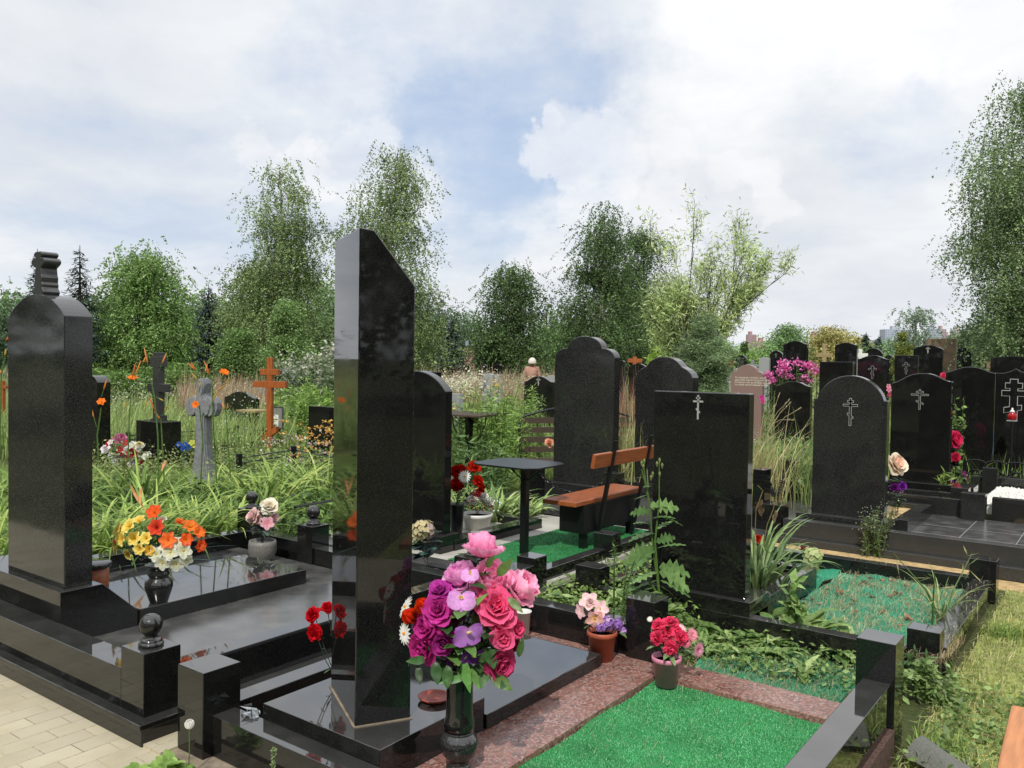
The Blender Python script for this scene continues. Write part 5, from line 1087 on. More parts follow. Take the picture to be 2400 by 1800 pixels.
# --- hydrangea
dh = 5.35; pp = AT(1003, 1350, dh); pz = .08; pp = G(1003, 1372, .08); dh = depth((pp[0], pp[1], .3))
pot('dark pot of the cream hydrangea right behind the slanted-top stele', pp[0], pp[1], .0755, .06, .075, .10, 'greypot')
bouquet('cream and pale green hydrangea with dusty teal leaves behind the slanted-top stele', (pp[0], pp[1], .14), [('cluster', 992, 1243, dh, 27, '#cbbf96', '#b8a4a0', (.1, .4, .9)), ('cluster', 972, 1262, dh, 15, '#c8c8a0', '#b0a890', (-.5, 0, .8))], 34, ['#3c5450', '#34504c', '#44746c', '#2c403c'], neck=(pp[0], pp[1], .2), lsz=.10, lW=.7)
# --- rose by shouldered stele, roses by wave stele
def rose_group(label, items, base, leaves, lc, lsz=.07): return bouquet(label, base, items, leaves, lc, lsz=lsz, lW=.5)
dd_ = depth(QX(2107, 1086, -1.50)); dd_ = 8.55; g_ = G(2100, 1210, .19)
dd_ = depth(g_); rose_group('large cream rose with pink heart and purple blooms behind the shouldered arch stele', [('rose', 2107, 1084, dd_, 27, '#e8d8c4', '#e89094', (.4, .4, .8)), ('rose', 2118, 1138, dd_, 9, '#7c2c9c', '#501c68', (.3, .3, .8)), ('rose', 2098, 1142, dd_, 10, '#6c1c78', '#501c58', (0, .3, .8)), ('five', 2112, 1152, dd_, 6, '#c88cc0', '#a05c98', (.3, -.2, .8))], g_, 40, ['#3c5c3c', '#6a8a60', '#4c6c4c'])
g_ = G(2258, 1185, .1); dd_ = depth(AT(2243, 1029, 10.2)); g_ = AT(2240, 1140, 10.2)
rose_group('tall magenta rose spray with a small red rose at the side of the wave-topped stele', [('rose', 2243, 1030, 10.2, 20, '#d43468', '#a01c48', (.4, .1, .9)), ('rose', 2242, 1071, 10.15, 11, '#b82448', '#801430', (.2, .2, .9)), ('carnation', 2240, 1086, 10.2, 8, '#2c1c3c', '#1c1428', (0, 0, 1)), ('five', 2258, 1110, 10.1, 8, '#7c2c6c', '#4c1c44', (.3, .3, .8)), ('five', 2264, 1121, 10.1, 7, '#6c2460', '#4c1c44', (.3, 0, .9)), ('rose', 2239, 1131, 10.1, 7, '#601c6c', '#3c1044', (0, 0, 1))], g_, 40, ['#2c4424', '#3c5c2c', '#5a7a3c'], lsz=.09)
t = rose_group('pink rose peeking over the top edge of the wide wavy black stele', [('rose', 2212, 879, 11.6, 7, '#d84c74', '#a02c4c', (0, .3, .9))], AT(2212, 960, 11.6), 0, GL)
t = rose_group('peach rose resting on the seat of the weathered slatted bench', [('rose', 1288, 1036, 9.6, 10, '#e0a888', '#c88468', (0, .5, .8))], AT(1289, 1046, 9.6), 4, ['#b8b0a0'], .05)
t = rose_group('thin spray of pink flowers between the arch stele and the wave-topped stele', [('five', 2083, 913, 12, 7, '#e09cb4', '#c84c74', (0, 0, 1)), ('five', 2084, 925, 12, 6, '#c8486c', '#902c4c', (0, 0, 1)), ('five', 2082, 905, 12, 6, '#e8b4c4', '#c84c74', (0, 0, 1))], AT(2083, 1000, 12), 3, GL)
t = rose_group('pink artificial blossom hanging in the dry grass before the brown stele', [('five', 1785, 932, 11, 7, '#d83c98', '#a82c78', (0, 0, 1)), ('five', 1787, 940, 11, 6, '#d83c98', '#a82c78', (0, 0, 1))], AT(1786, 1000, 11), 2, GL)
# green-white hydrangea at the teal plot
g_ = G(1880, 1345, .05); dd_ = depth(g_); bouquet('pale lime hydrangea head leaning over the black planting frame of the rectangular stele', g_, [('cluster', 1903, 1306, dd_, 24, '#c2cc94', '#b0c080', (.4, .4, .8)), ('cluster', 1900, 1332, dd_, 18, '#bcc890', '#a8b878', (.3, -.2, .9)), ('five', 1883, 1288, dd_+.05, 9, '#6c2430', '#4c1820', (0, .5, .6)), ('five', 1792, 1292, dd_-.1, 9, '#7c70b0', '#4c3c80', (-.3, 0, .9)), ('five', 1776, 1322, dd_-.1, 9, '#6c60a0', '#4c3c80', (-.3, 0, .9)), ('rose', 1776, 1263, dd_, 9, '#c83018', '#801808', (0, 0, 1))], 12, ['#3c6a34', '#2c5a2c'], lsz=.1)
# blue ribbon
p = AT(2330, 1015, 12.0); b = MB(); R = random.Random(9)
for k in range(9): q = [p+np.array([R.uniform(-.06, .06), 0, R.uniform(-.14, .14)]) for _ in range(3)]; q[1] = q[1]+np.array([0, .03, 0]); b.add(q, [(0, 1, 2)])
b.tube([p, p-[0, 0, .3], [p[0]-.02, p[1], 0]], .008, 4); o = b.build('ribbon', M['blue'], org=(p[0], p[1], 0)); tag(o, 'bright blue crumpled ribbon on a stick before the far right steles', 'ribbon')
# flowers laid at the left background grave
R = random.Random(21)
def pile(label, items, base): 
    return bouquet(label, base, items, 14, ['#3c5c2c', '#4c6c34'], lsz=.12, stems=False)
b0 = G(280, 1110, .05); db = depth(b0)
pile('heap of white and red artificial flowers on a low grave behind the daylilies', [(R.choice(['five', 'rose', 'carnation']), R.uniform(240, 345), R.uniform(1035, 1095), db-R.uniform(0, .3), R.uniform(7, 12), R.choice(['#e2e2de', '#dcdcd8', '#e6e0e4', '#e2e2de', '#c83040', '#e0d8a0', '#e2e2de', '#a02838']), None, (R.uniform(-.4, .4), .5, .8)) for _ in range(30)], b0)
pile('single large pink flower drooping over the white flower heap', [('peony', 283, 1028, db, 12, '#d898b4', '#c07898', (.6, .4, .6)), ('peony', 268, 1032, db, 7, '#d898b4', '#c07898', (-.6, .4, .6))], AT(275, 1075, db))
pile('small heap of blue and pale yellow flowers by the dark cross pedestal', [('five', 430+R.uniform(-12, 12), 1047+R.uniform(-5, 5), 10.8, 8, '#2c54a8', None, (0, .5, .8)) for _ in range(5)]+[('five', 450, 1038, 10.8, 8, '#ccd068', None, (0, .5, .8)), ('five', 456, 1045, 10.8, 7, '#ccd068', None, (0, .5, .8))], G(440, 1090, .05))
# ================================================================ VEGETATION (bulk, numpy)
def blades(name, label, pts, h, wd, cols, lean=.4, nseg=3, seed=1, parent=None, mat='grass', kind='stuff', droop=.5, cat=None, org=None, hv=.35, tipcol=None):
    """pts (n,3) roots, h mean height"""
    r_ = np.random.default_rng(seed); n = len(pts); a = r_.uniform(0, 6.283, n); Hh = h*(1+hv*r_.standard_normal(n)).clip(.3, 2.2)
    ln = r_.uniform(.1, 1, n)*lean; d = np.stack([np.cos(a), np.sin(a), np.zeros(n)], 1); s = np.stack([-np.sin(a+.6), np.cos(a+.6), np.zeros(n)], 1)
    C_ = np.array([lin(c)[:3] for c in cols])[r_.integers(0, len(cols), n)]*r_.uniform(.7, 1.25, (n, 1))
    rows = []
    for i in range(nseg+1):
        f = i/nseg; rise = f-droop*.5*ln*f*f*f*1.6; out_ = ln*f*f*1.1
        c = pts+d*(out_*Hh)[:, None]+np.array([0, 0, 1.])*(rise*Hh)[:, None]; w_ = wd*(1-f**1.6)+wd*.06
        rows.append((c-s*w_[:, None] if hasattr(w_, '__len__') else c-s*w_, c+s*w_))
    V = []; Cc = []
    for i in range(nseg):
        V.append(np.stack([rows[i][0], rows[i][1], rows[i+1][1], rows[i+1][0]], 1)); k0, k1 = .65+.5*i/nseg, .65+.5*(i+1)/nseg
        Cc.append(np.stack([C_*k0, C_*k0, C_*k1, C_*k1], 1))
    o = quadmesh(name, np.concatenate(V), np.concatenate(Cc), M[mat], parent=parent, org=org)
    if parent is None: tag(o, label, cat, kind=kind)
    return o
def leafcloud(name, label, cen, size, aspect, cols, seed=1, parent=None, mat='leaf', kind=None, cat=None, up_bias=.4, org=None, droopv=0.):
    r_ = np.random.default_rng(seed); n = len(cen); d = r_.standard_normal((n, 3)); d[:, 2] = d[:, 2]*.6-droopv; d /= np.linalg.norm(d, axis=1)[:, None]
    nn = r_.standard_normal((n, 3)); nn[:, 2] += up_bias*2; s = np.cross(d, nn); s /= np.linalg.norm(s, axis=1)[:, None]+1e-9
    L_ = (size*r_.uniform(.6, 1.35, n))[:, None]; W_ = L_*aspect
    V = np.stack([cen, cen+d*L_*.45+s*W_*.5, cen+d*L_, cen+d*L_*.45-s*W_*.5], 1)
    C_ = np.array([lin(c)[:3] for c in cols])[r_.integers(0, len(cols), n)]*r_.uniform(.75, 1.25, (n, 1))
    o = quadmesh(name, V, C_, M[mat], parent=parent, org=org)
    if parent is None: tag(o, label, cat, kind=kind)
    return o
def inpoly_px(poly, n, z=-.05, seed=1, excl=()):
    """random ground points inside a world polygon given by image corners on the ground"""
    P = [G(x, y, z)[:2] if len((x, y)) == 2 else None for x, y in poly]; return inpoly(P, n, z, seed, excl)
def inpoly(P, n, z=-.05, seed=1, excl=()):
    r_ = np.random.default_rng(seed); P = np.array(P); lo_, hi_ = P.min(0), P.max(0); out = []; m = 0
    while m < n:
        q = r_.uniform(lo_, hi_, (n*2, 2)); ins = np.zeros(len(q), bool); j = len(P)-1
        for i in range(len(P)):
            c = ((P[i, 1] > q[:, 1]) != (P[j, 1] > q[:, 1])) & (q[:, 0] < (P[j, 0]-P[i, 0])*(q[:, 1]-P[i, 1])/(P[j, 1]-P[i, 1]+1e-12)+P[i, 0]); ins ^= c; j = i
        for x0, x1, y0, y1 in excl: ins &= ~((q[:, 0] > x0) & (q[:, 0] < x1) & (q[:, 1] > y0) & (q[:, 1] < y1))
        q = q[ins]; out.append(q); m += len(q)
        if len(out) > 60: break
    q = np.concatenate(out)[:n]; return np.concatenate([q, np.full((len(q), 1), z)], 1)
GR = ['#6f8a2c', '#5c7a24', '#88a038', '#4c6a20', '#9aa848']; DRY = ['#a8925c', '#b8a878', '#8c6c48', '#9c8050', '#c0b488']
PL = [(-7.4, 1.2, 1.7, 4.05), (-5.6, -3.08, 3.9, 6.75), (-2.9, -.74, 4.6, 6.7), (-3.0, -.74, 1.8, 3.86), (-5.7, -2.5, 6.6, 9.4), (-2.75, 2.5, 6.6, 9.2), (-2.0, 2.5, 9.2, 9.6)]
PL2 = [(-1.5, 2.5, 9.5, 11.3)]
# right-hand mown lawn
LAWN = [(-.74, 1.4), (2.6, 1.4), (3.6, 7.0), (-.70, 7.0)]
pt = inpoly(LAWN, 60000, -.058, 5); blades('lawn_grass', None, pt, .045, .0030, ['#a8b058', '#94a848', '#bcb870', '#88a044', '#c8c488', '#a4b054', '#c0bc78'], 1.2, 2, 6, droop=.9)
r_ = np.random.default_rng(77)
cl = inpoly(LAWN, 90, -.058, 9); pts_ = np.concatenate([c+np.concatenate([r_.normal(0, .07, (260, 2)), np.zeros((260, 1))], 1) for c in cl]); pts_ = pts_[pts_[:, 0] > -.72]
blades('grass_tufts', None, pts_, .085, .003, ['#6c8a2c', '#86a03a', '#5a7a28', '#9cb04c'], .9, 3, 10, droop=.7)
cl = inpoly([(-.72, 3.0), (.6, 2.6), (.5, 4.5), (-.72, 4.6)], 26, -.055, 12)
pts_ = np.concatenate([c+np.concatenate([r_.normal(0, .10, (110, 2)), r_.uniform(0, .08, (110, 1))], 1) for c in cl]); pts_ = pts_[pts_[:, 0] > -.72]
leafcloud('low_weeds', None, pts_, .035, .55, ['#7c9a48', '#6a8a3c', '#8fac5a', '#56762e'], 5, kind='stuff', up_bias=1.)
st = inpoly(LAWN, 5000, -.04, 15); blades('dry_straw', None, st, .07, .0016, ['#d0c08c', '#c4b27c', '#b8a468'], 1.5, 2, 16, droop=1.2)
# straw on the teal turf + kerb
st = inpoly([(-1.7, 4.8), (-.86, 4.8), (-.86, 6.5), (-1.7, 6.5)], 3000, .015, 17); blades('straw_litter', None, st, .07, .0012, ['#c8b88c', '#b89a68', '#a88458', '#d8ccA0'], 2.2, 2, 18, droop=1.9)
st = inpoly([(-.86, 4.8), (-.74, 4.8), (-.74, 6.6), (-.86, 6.6)], 90, .103, 19); blades('straw_on_kerb', None, st, .05, .0012, ['#c8c0a0', '#b8aa80', '#e0dcc8'], 2.2, 2, 20, droop=1.9)
st = inpoly([(-1.85, 3.88), (-.95, 3.88), (-.95, 4.6), (-1.85, 4.6)], 900, -.02, 117); blades('straw_litter', None, st, .05, .0012, ['#c8b88c', '#b89a68', '#a8b070'], 2., 2, 118, droop=1.7)
st = inpoly([(-.95, 4.66), (-.74, 4.66), (-.70, 5.1), (-.86, 5.1)], 500, .06, 21); blades('straw_heap', None, st, .08, .0013, ['#c8b080', '#b89868', '#d8c8a0', '#a08050'], 1.6, 2, 22, droop=1.4)
st = inpoly([(-1.75, 1.3), (-.9, 1.3), (-.9, 3.55), (-1.75, 3.55)], 220, .082, 23); blades('straw_litter', None, st, .035, .0008, ['#b8d8a8', '#c8c8a0', '#a8c898'], 2.2, 2, 24, droop=1.9)
st = inpoly([(-2.0, 2.3), (-1.77, 2.3), (-.95, 3.57), (-.95, 3.7), (-2.0, 3.68)], 260, .091, 25); blades('dirt_litter', None, st, .02, .0010, ['#6a5030', '#8a7448', '#c0a878'], 2.5, 2, 26, droop=2.)
# dead leaves on teal turf (curled)
b = MB(); R = random.Random(31)
for k in range(60):
    x, y = R.uniform(-1.68, -.9), R.uniform(4.85, 6.45)
    leafblade(b, (x, y, .022), (R.uniform(-1, 1), R.uniform(-1, 1), .1), (0, 0, 1), R.uniform(.03, .07), R.uniform(.008, .02), lin(R.choice(['#a0643c', '#b8805a', '#8c5434', '#c09468']))[:3], bend=R.uniform(-1, 1.2), wav=.08)
tag(b.build('dead_leaves', M['leaf'], smooth=True), None, None, kind='stuff')
# open meadow
def fan(x0, x1, yb0, yb1): return [(x0, yb0), (x1, yb0), (x1, yb1), (x0, yb1)]
def meadow(name, x0, x1, d0, d1, n, h, wd, cols, seed, lean=.5, nseg=3, excl=PL, droop=.5, hv=.35):
    """wedge of ground between image columns x0..x1 and camera depths d0..d1"""
    P = []
    for x, d in ((x0, d0), (x1, d0), (x1, d1), (x0, d1)): p = AT(x, 850, d); P.append(p[:2])
    pt = inpoly(P, n, -.05, seed, excl); return blades(name, None, pt, h, wd, cols, lean, nseg, seed+1, droop=droop, hv=hv)
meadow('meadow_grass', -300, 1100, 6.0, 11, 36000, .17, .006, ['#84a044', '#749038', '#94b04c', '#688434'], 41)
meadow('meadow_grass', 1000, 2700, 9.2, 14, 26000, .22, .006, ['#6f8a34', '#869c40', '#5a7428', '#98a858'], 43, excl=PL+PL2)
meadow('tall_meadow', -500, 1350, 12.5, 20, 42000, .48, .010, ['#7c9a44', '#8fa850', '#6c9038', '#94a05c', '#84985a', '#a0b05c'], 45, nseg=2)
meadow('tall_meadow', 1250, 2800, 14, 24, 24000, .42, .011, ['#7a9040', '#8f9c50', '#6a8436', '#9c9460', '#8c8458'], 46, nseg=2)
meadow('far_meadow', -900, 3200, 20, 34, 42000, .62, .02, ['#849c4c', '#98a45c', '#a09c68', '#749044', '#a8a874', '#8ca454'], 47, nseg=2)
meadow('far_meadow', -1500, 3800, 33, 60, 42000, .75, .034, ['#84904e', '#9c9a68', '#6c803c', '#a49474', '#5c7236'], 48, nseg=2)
# brown-red dock / sorrel haze
meadow('brown_seed_heads', 420, 640, 17, 26, 4500, .72, .012, ['#94705a', '#a8846a', '#a09068', '#b49c7c'], 51, lean=.3, nseg=2)
meadow('brown_seed_heads', 960, 1330, 21, 32, 7000, .85, .014, ['#9c7c60', '#ac9070', '#a8a078', '#94705a'], 53, lean=.35, nseg=2)
# white froth and yellow flowers as tiny leaves
def specks(name, x0, x1, d0, d1, z0, z1, n, size, cols, seed, cl=40, sp=.25):
    r_ = np.random.default_rng(seed); P = []
    for x, d in ((x0, d0), (x1, d0), (x1, d1), (x0, d1)): P.append(AT(x, 850, d)[:2])
    c = inpoly(P, cl, 0., seed, PL); c[:, 2] = r_.uniform(z0, z1, len(c)); pts_ = c[r_.integers(0, len(c), n)]+r_.normal(0, 1, (n, 3))*np.array([sp, sp, sp*.35])
    return leafcloud(name, None, pts_, size, .8, cols, seed+1, kind='stuff')
specks('white_wildflowers', 190, 760, 14, 24, .45, .85, 3200, .035, ['#d8d6c4', '#c8c8b0', '#b8bc9c', '#8a9a5c'], 61, 90, .3)
specks('white_wildflowers', 1000, 1140, 17, 24, .8, 1.15, 2200, .05, ['#e0dcc4', '#d4d0b4', '#c4c098'], 63, 16, .3)
specks('pale_wildflowers', 1150, 1320, 18, 26, .7, 1.1, 2600, .04, ['#c8bca0', '#b8a88c', '#a8a878', '#98a468'], 64, 40, .3)
specks('white_wildflowers', 1650, 1910, 9.5, 14, .15, .5, 500, .02, ['#e6e6dc', '#dcdccc'], 65, 60, .2)
specks('green_weeds', 560, 790, 9.0, 12.5, .0, .22, 9000, .04, ['#8fa450', '#7c9444', '#9cb45c', '#6c8440'], 66, 60, .25)
specks('green_weeds', 190, 560, 9.5, 13, .1, .3, 5000, .035, ['#8f9c54', '#7c8c48', '#a0ac60'], 67, 50, .28)
specks('green_weeds', 1700, 1920, 8.9, 12, .0, .45, 15000, .05, ['#6a8a40', '#58783a', '#7c9c48', '#4c6a30'], 68, 60, .22)
specks('yellow_wildflowers', 660, 790, 9.5, 12, .3, .75, 300, .035, ['#e8b420', '#e8a418'], 69, 26, .04)
specks('pink_wildflowers', 600, 780, 9.5, 12, .3, .6, 200, .035, ['#c8a8b8', '#e0dcc8', '#c08ca8'], 70, 22, .06)
# ---------------------------------------------------------------- countable plants
def spike_plant(name, label, base, h, n_stems, cols, leaf=.06, asp=.22, spread=.12, seed=1, dens=70, plume=None, group=None, cat='plant', taper=True, leanv=.12, z0=.05):
    r_ = np.random.default_rng(seed); base = np.array(base, float); t = thing(name, label, cat, base, group); sb = MB(); cen = []; pl_ = []
    for k in range(n_stems):
        a = r_.uniform(0, 6.28); q = base+np.array([math.cos(a), math.sin(a), 0])*r_.uniform(0, spread); hh2 = h*r_.uniform(.65, 1.); L2 = r_.normal(0, leanv, 2)*hh2
        tip = q+np.array([L2[0], L2[1], hh2]); m_ = (q+tip)/2-np.array([L2[0], L2[1], 0])*.15; sb.tube([q, m_, tip], [.006, .005, .002], 4)
        f = r_.uniform(z0, 1, dens)**.85; P = q[None]*(1-f)[:, None]+tip[None]*f[:, None]; rad = leaf*.6*(1-.6*f if taper else 1); P[:, :2] += r_.normal(0, 1, (dens, 2))*(rad[:, None] if hasattr(rad, '__len__') else rad)*.5; cen.append(P)
        if plume: pl_.append(tip+r_.normal(0, 1, (plume[1], 3))*np.array([.03, .03, .05])*plume[2]-np.array([0, 0, .03]))
    sb.build('stems', M['stem'], t)
    leafcloud('foliage', None, np.concatenate(cen), leaf, asp, cols, seed+1, parent=t, up_bias=.6)
    if plume: leafcloud('flower_heads', None, np.concatenate(pl_), plume[3], .7, plume[0], seed+2, parent=t)
    return t
YG = ['#8fb440', '#7ca438', '#9cc04c', '#6a9030']
R = random.Random(55)
GOLD = [(1100, 1020, 9.6, .75), (1130, 1010, 10, .9), (1160, 1000, 10.4, 1.0), (1190, 1010, 11, .9), (1205, 1020, 11.5, .85), (1125, 1050, 9.0, .55), (1170, 1060, 9.0, .6), (1235, 1000, 11.5, 1.0), (1265, 990, 12, .9), (1085, 990, 13, .7)]
for i, (px, py, D_, hh2) in enumerate(GOLD):
    p = AT(px, py, D_); p[2] = -.05; spike_plant('tall_weed', ['bright green feathery weed among the plants between the sloping stele and the old bench'][0], p, ZAT(p[:2], 885+R.uniform(0, 50))+.05, 9, YG if i < 8 else ['#7c9a48', '#8fa860'], .085, .16, .22, 100+i, 110, group='feathery green weeds by the scroll table')
for i, (px, D_, yt) in enumerate(((1030, 10.5, 980), (1075, 10, 960), (1095, 8.8, 1000), (1140, 8.6, 1010), (1150, 8.6, 1050))):
    p = AT(px, 1050, D_); p[2] = -.05; spike_plant('leafy_weed', 'mid-green leafy weed in the bed behind the white planter', p, ZAT(p[:2], yt)+.05, 8, ['#6a8a4c', '#587a3e', '#7c9c5a'], .10, .2, .2, 130+i, 70, group='leafy weeds behind the white planter')
for i, (px, yt, D_) in enumerate(((700, 920, 16), (730, 900, 17), (760, 880, 15), (745, 915, 14), (690, 900, 20), (715, 930, 13))):
    p = AT(px, 1000, D_); p[2] = -.05; spike_plant('green_bush', 'bright yellow-green bushy weed right of the wooden cross', p, ZAT(p[:2], yt)+.05, 14, YG, .11, .25, .5, 150+i, 110, group='yellow-green weeds by the wooden cross')
for i, (px, yt, D_) in enumerate(((700, 850, 22), (735, 830, 21), (768, 800, 20), (785, 830, 18))):
    p = AT(px, 900, D_); p[2] = -.05; spike_plant('white_flowered_shrub', 'tall grey-green shrub tipped with whitish flowers left of the slanted-top stele', p, ZAT(p[:2], yt)+.05, 16, ['#6c8454', '#5c7848', '#7f9468'], .12, .3, .8, 160+i, 120, plume=(['#b8b8a4', '#c8c8b4', '#a8ac90'], 24, 3., .07), group='white-tipped shrubs')
for i, (px, yt, D_) in enumerate(((400, 850, 24), (415, 842, 25), (385, 856, 23), (262, 862, 24), (240, 850, 28), (300, 866, 22))):
    p = AT(px, 900, D_); p[2] = -.05; spike_plant('green_bush', 'rounded light green shrub in the meadow behind the dark cross', p, ZAT(p[:2], yt)+.05, 24, ['#6f9438', '#5f8430', '#82a844'], .14, .3, .8, 170+i, 130, group='light green shrubs behind the dark cross')
# tansy / yellow
for i, (px, py, D_) in enumerate(((1172, 876, 17), (1070, 928, 12), (1640, 911, 12))):
    p = AT(px, py, D_); b_ = p.copy(); b_[2] = -.05; spike_plant('tansy', ['yellow tansy heads above the light grey stones', 'single yellow tansy head beside the sloping round-top stele', 'yellow flower head above the rectangular stele top'][i], b_, p[2]+.06, 1, ['#6c8a44'], .07, .2, .12, 180+i, 30, plume=(['#e0a81c', '#e8b828'], 40, 1.1 if i else 2.4, .05 if i else .07), leanv=.03)
# phlox
for i, (px, py, r_p) in enumerate(((1837, 851, 10), (1868, 848, 14), (1893, 855, 9), (1901, 861, 14), (1828, 868, 14), (1847, 881, 10), (1800, 879, 9), (1886, 883, 9), (1809, 891, 8), (1893, 891, 8), (1915, 870, 6), (1843, 863, 7))):
    p = AT(px, py, 14); b_ = p.copy(); b_[2] = 0; t = thing('phlox', 'tall garden phlox with magenta flower head behind the low black wavy stele', 'flower', b_, 'magenta phlox heads')
    MB().tube([b_, (b_+p)/2, p], .007, 4).build('stem', M['stem'], t); q = p+np.random.default_rng(i).normal(0, 1, (90, 3))*np.array([1, 1, .7])*r_p*14/F*.62
    leafcloud('flower_head', None, q, .036, .95, ['#d86cac', '#e084bc', '#c45898', '#e8a0cc'], 190+i, parent=t, mat='petal'); 
    f = np.random.default_rng(i+9).uniform(.3, .93, 70)[:, None]; leafcloud('foliage', None, b_*(1-f)+p*f+np.random.default_rng(i).normal(0, .03, (70, 3)), .09, .25, ['#5a7c38', '#486a2e'], 200+i, parent=t)
# dry tall grasses
def drygrass(label, px, D_, yt, n, sp, cols, seed, wd=.006, lean=.5, nm='dry_grass'):
    p = AT(px, 1000, D_); p[2] = -.05; r_ = np.random.default_rng(seed); q = p+np.concatenate([r_.normal(0, sp, (n, 2)), np.zeros((n, 1))], 1); t = thing(nm, label, 'grass', p)
    hh2 = ZAT(p[:2], yt)+.05; o = blades('blades', None, q, hh2*.8, wd, cols, lean, 4, seed+1, parent=t, droop=.6, hv=.2); return t
drygrass('dense brown-red dry grass between the two tall arched steles', 1468, 11.5, 870, 900, .22, ['#7c4a38', '#94685a', '#8a5c48', '#a88468'], 301)
drygrass('pale green tall grass between the two tall arched steles', 1475, 9.6, 940, 500, .14, ['#a8a868', '#9ca058', '#bab480', '#8c9850'], 303)
drygrass('tall straw-coloured grass right of the wide rectangular stele', 1775, 8.9, 935, 150, .20, ['#b8a068', '#a8a060', '#c4b484', '#98a05c', '#8fa850'], 305, .005, .45)
drygrass('second clump of straw-coloured seeding grass before the brown stele', 1762, 9.4, 985, 220, .2, ['#b8a068', '#a89458', '#8fa050', '#7c9448'], 307, .005, .5)
drygrass('dry grass and green blades around the foot of the low wavy stele', 1850, 9.6, 985, 700, .4, ['#8fa050', '#7c9448', '#a8a468', '#6a8a40'], 309, .005, .7)
drygrass('green grass around the arch stele foot between it and the wave stele', 2083, 11.8, 905, 160, .10, ['#8fa83c', '#7c9c38', '#98b048'], 311, .012, .3)
drygrass('grass tuft inside the kerb in front of the wave-topped stele', 2165, 9.45, 1120, 50, .10, ['#8fa050', '#7c9448'], 313, .004, .4)
drygrass('tall green grass at the right edge beside the scrolled fence', 2385, 11.0, 1040, 500, .35, ['#7c9c3c', '#8fae48', '#6a8a34'], 315, .006, .6)
drygrass('tall green grass behind the scrolled fence', 2340, 12.0, 1075, 400, .4, ['#7c9c3c', '#8fae48', '#6a8a34'], 317, .006, .6)
# seed-head stalks
b = MB(); R = random.Random(8)
for (x0, y0, x1, y1) in ((1800, 1010, 1828, 922), (1795, 1010, 1850, 938), (1790, 1000, 1818, 950), (1805, 1015, 1876, 957), (1800, 1000, 1860, 985), (1802, 1012, 1852, 945)):
    p, q = AT(x0, y0, 8.6), AT(x1, y1, 8.6); b.tube([p, p*.5+q*.5+[0, 0, .04], q], .0022, 4, lin('#a89c70'))
    for k in range(14): f = .75+.25*k/14; c = p*(1-f)+q*f+[0, 0, .04*(1-abs(2*f-1))]; leafblade(b, c, (q-p)+np.array([R.gauss(0, .05) for _ in range(3)]), (0, 0, 1), .028, .004, lin('#c4b890')[:3], 0, 2)
o = b.build('seed_stalks', M['grass'], org=tuple(AT(1800, 1010, 8.6))); tag(o, 'few arching pale seed-head stalks over the low black wavy stele', 'grass')
# daylily bed
def strap_clump(label, base, n, L_, wd, cols, seed, group='arching daylily clumps behind the left plot', spread=.16, name='daylily', rise=.8, cat='plant', parentcol=None):
    R = random.Random(seed); t = thing(name, label, cat, base, group); b = MB(); base = np.array(base, float)
    for k in range(n):
        a = R.uniform(0, 6.283); L2 = L_*R.uniform(.55, 1.1); q = base+np.array([math.cos(a), math.sin(a), 0])*R.uniform(0, spread); d = np.array([math.cos(a)*.45, math.sin(a)*.45, R.uniform(.75, 1.1)*rise/.8]); c = lin(R.choice(cols))[:3]; k_ = R.uniform(.75, 1.2)
        bend = R.uniform(1.0, 2.4); nu = 9; V = []; Cc = []; dd = d/np.linalg.norm(d); s = np.array([-math.sin(a), math.cos(a), 0]); s = s+np.array([0, 0, R.uniform(-.4, .4)]); w0 = wd*R.uniform(.7, 1.2)
        for i in range(nu+1):
            f = i/nu
            if i: q = q+dd*L2/nu; dd = dd+np.array([math.cos(a)*.35, math.sin(a)*.35, -1])*bend/nu*(.25+1.3*f); dd /= np.linalg.norm(dd)
            wv = w0*(1-f**2.2)*(.6+.4*min(1, f*4)); n_ = np.cross(s, dd)
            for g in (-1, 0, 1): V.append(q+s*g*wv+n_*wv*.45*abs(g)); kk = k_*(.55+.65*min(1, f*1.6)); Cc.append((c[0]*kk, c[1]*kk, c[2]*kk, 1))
        b.add(V, [(i*3+j, i*3+j+1, (i+1)*3+j+1, (i+1)*3+j) for i in range(nu) for j in range(2)], Cc)
    b.build('leaves', M['leaf'], t, smooth=True); return t
DL = ['#88a838', '#7a9a32', '#9cb848', '#688a2a', '#aec052']
R = random.Random(99)
for i in range(34):
    x, y = R.uniform(-8.4, -5.75), R.uniform(2.6, 6.0)
    if i >= 24: x, y = R.uniform(-7.2, -4.7), R.uniform(4.5, 6.6)
    if i < 8: x, y = -5.85+R.uniform(-.15, .1), 2.4+i*.24
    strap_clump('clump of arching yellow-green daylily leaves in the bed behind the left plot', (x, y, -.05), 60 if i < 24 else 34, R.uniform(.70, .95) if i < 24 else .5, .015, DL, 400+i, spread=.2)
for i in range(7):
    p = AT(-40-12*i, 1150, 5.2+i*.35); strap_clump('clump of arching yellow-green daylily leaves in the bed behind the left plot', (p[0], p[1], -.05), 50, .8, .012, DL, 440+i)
meadow('bed_undergrowth', -200, 790, 6.2, 9.5, 22000, .15, .007, ['#55702a', '#64822e', '#48622a', '#7c9a38'], 55, excl=PL)
specks('bed_undergrowth_leaves', 0, 790, 6.2, 8.6, .0, .12, 15000, .05, ['#4c6c28', '#5f8230', '#6f963a', '#3c5822'], 57, 90, .25)
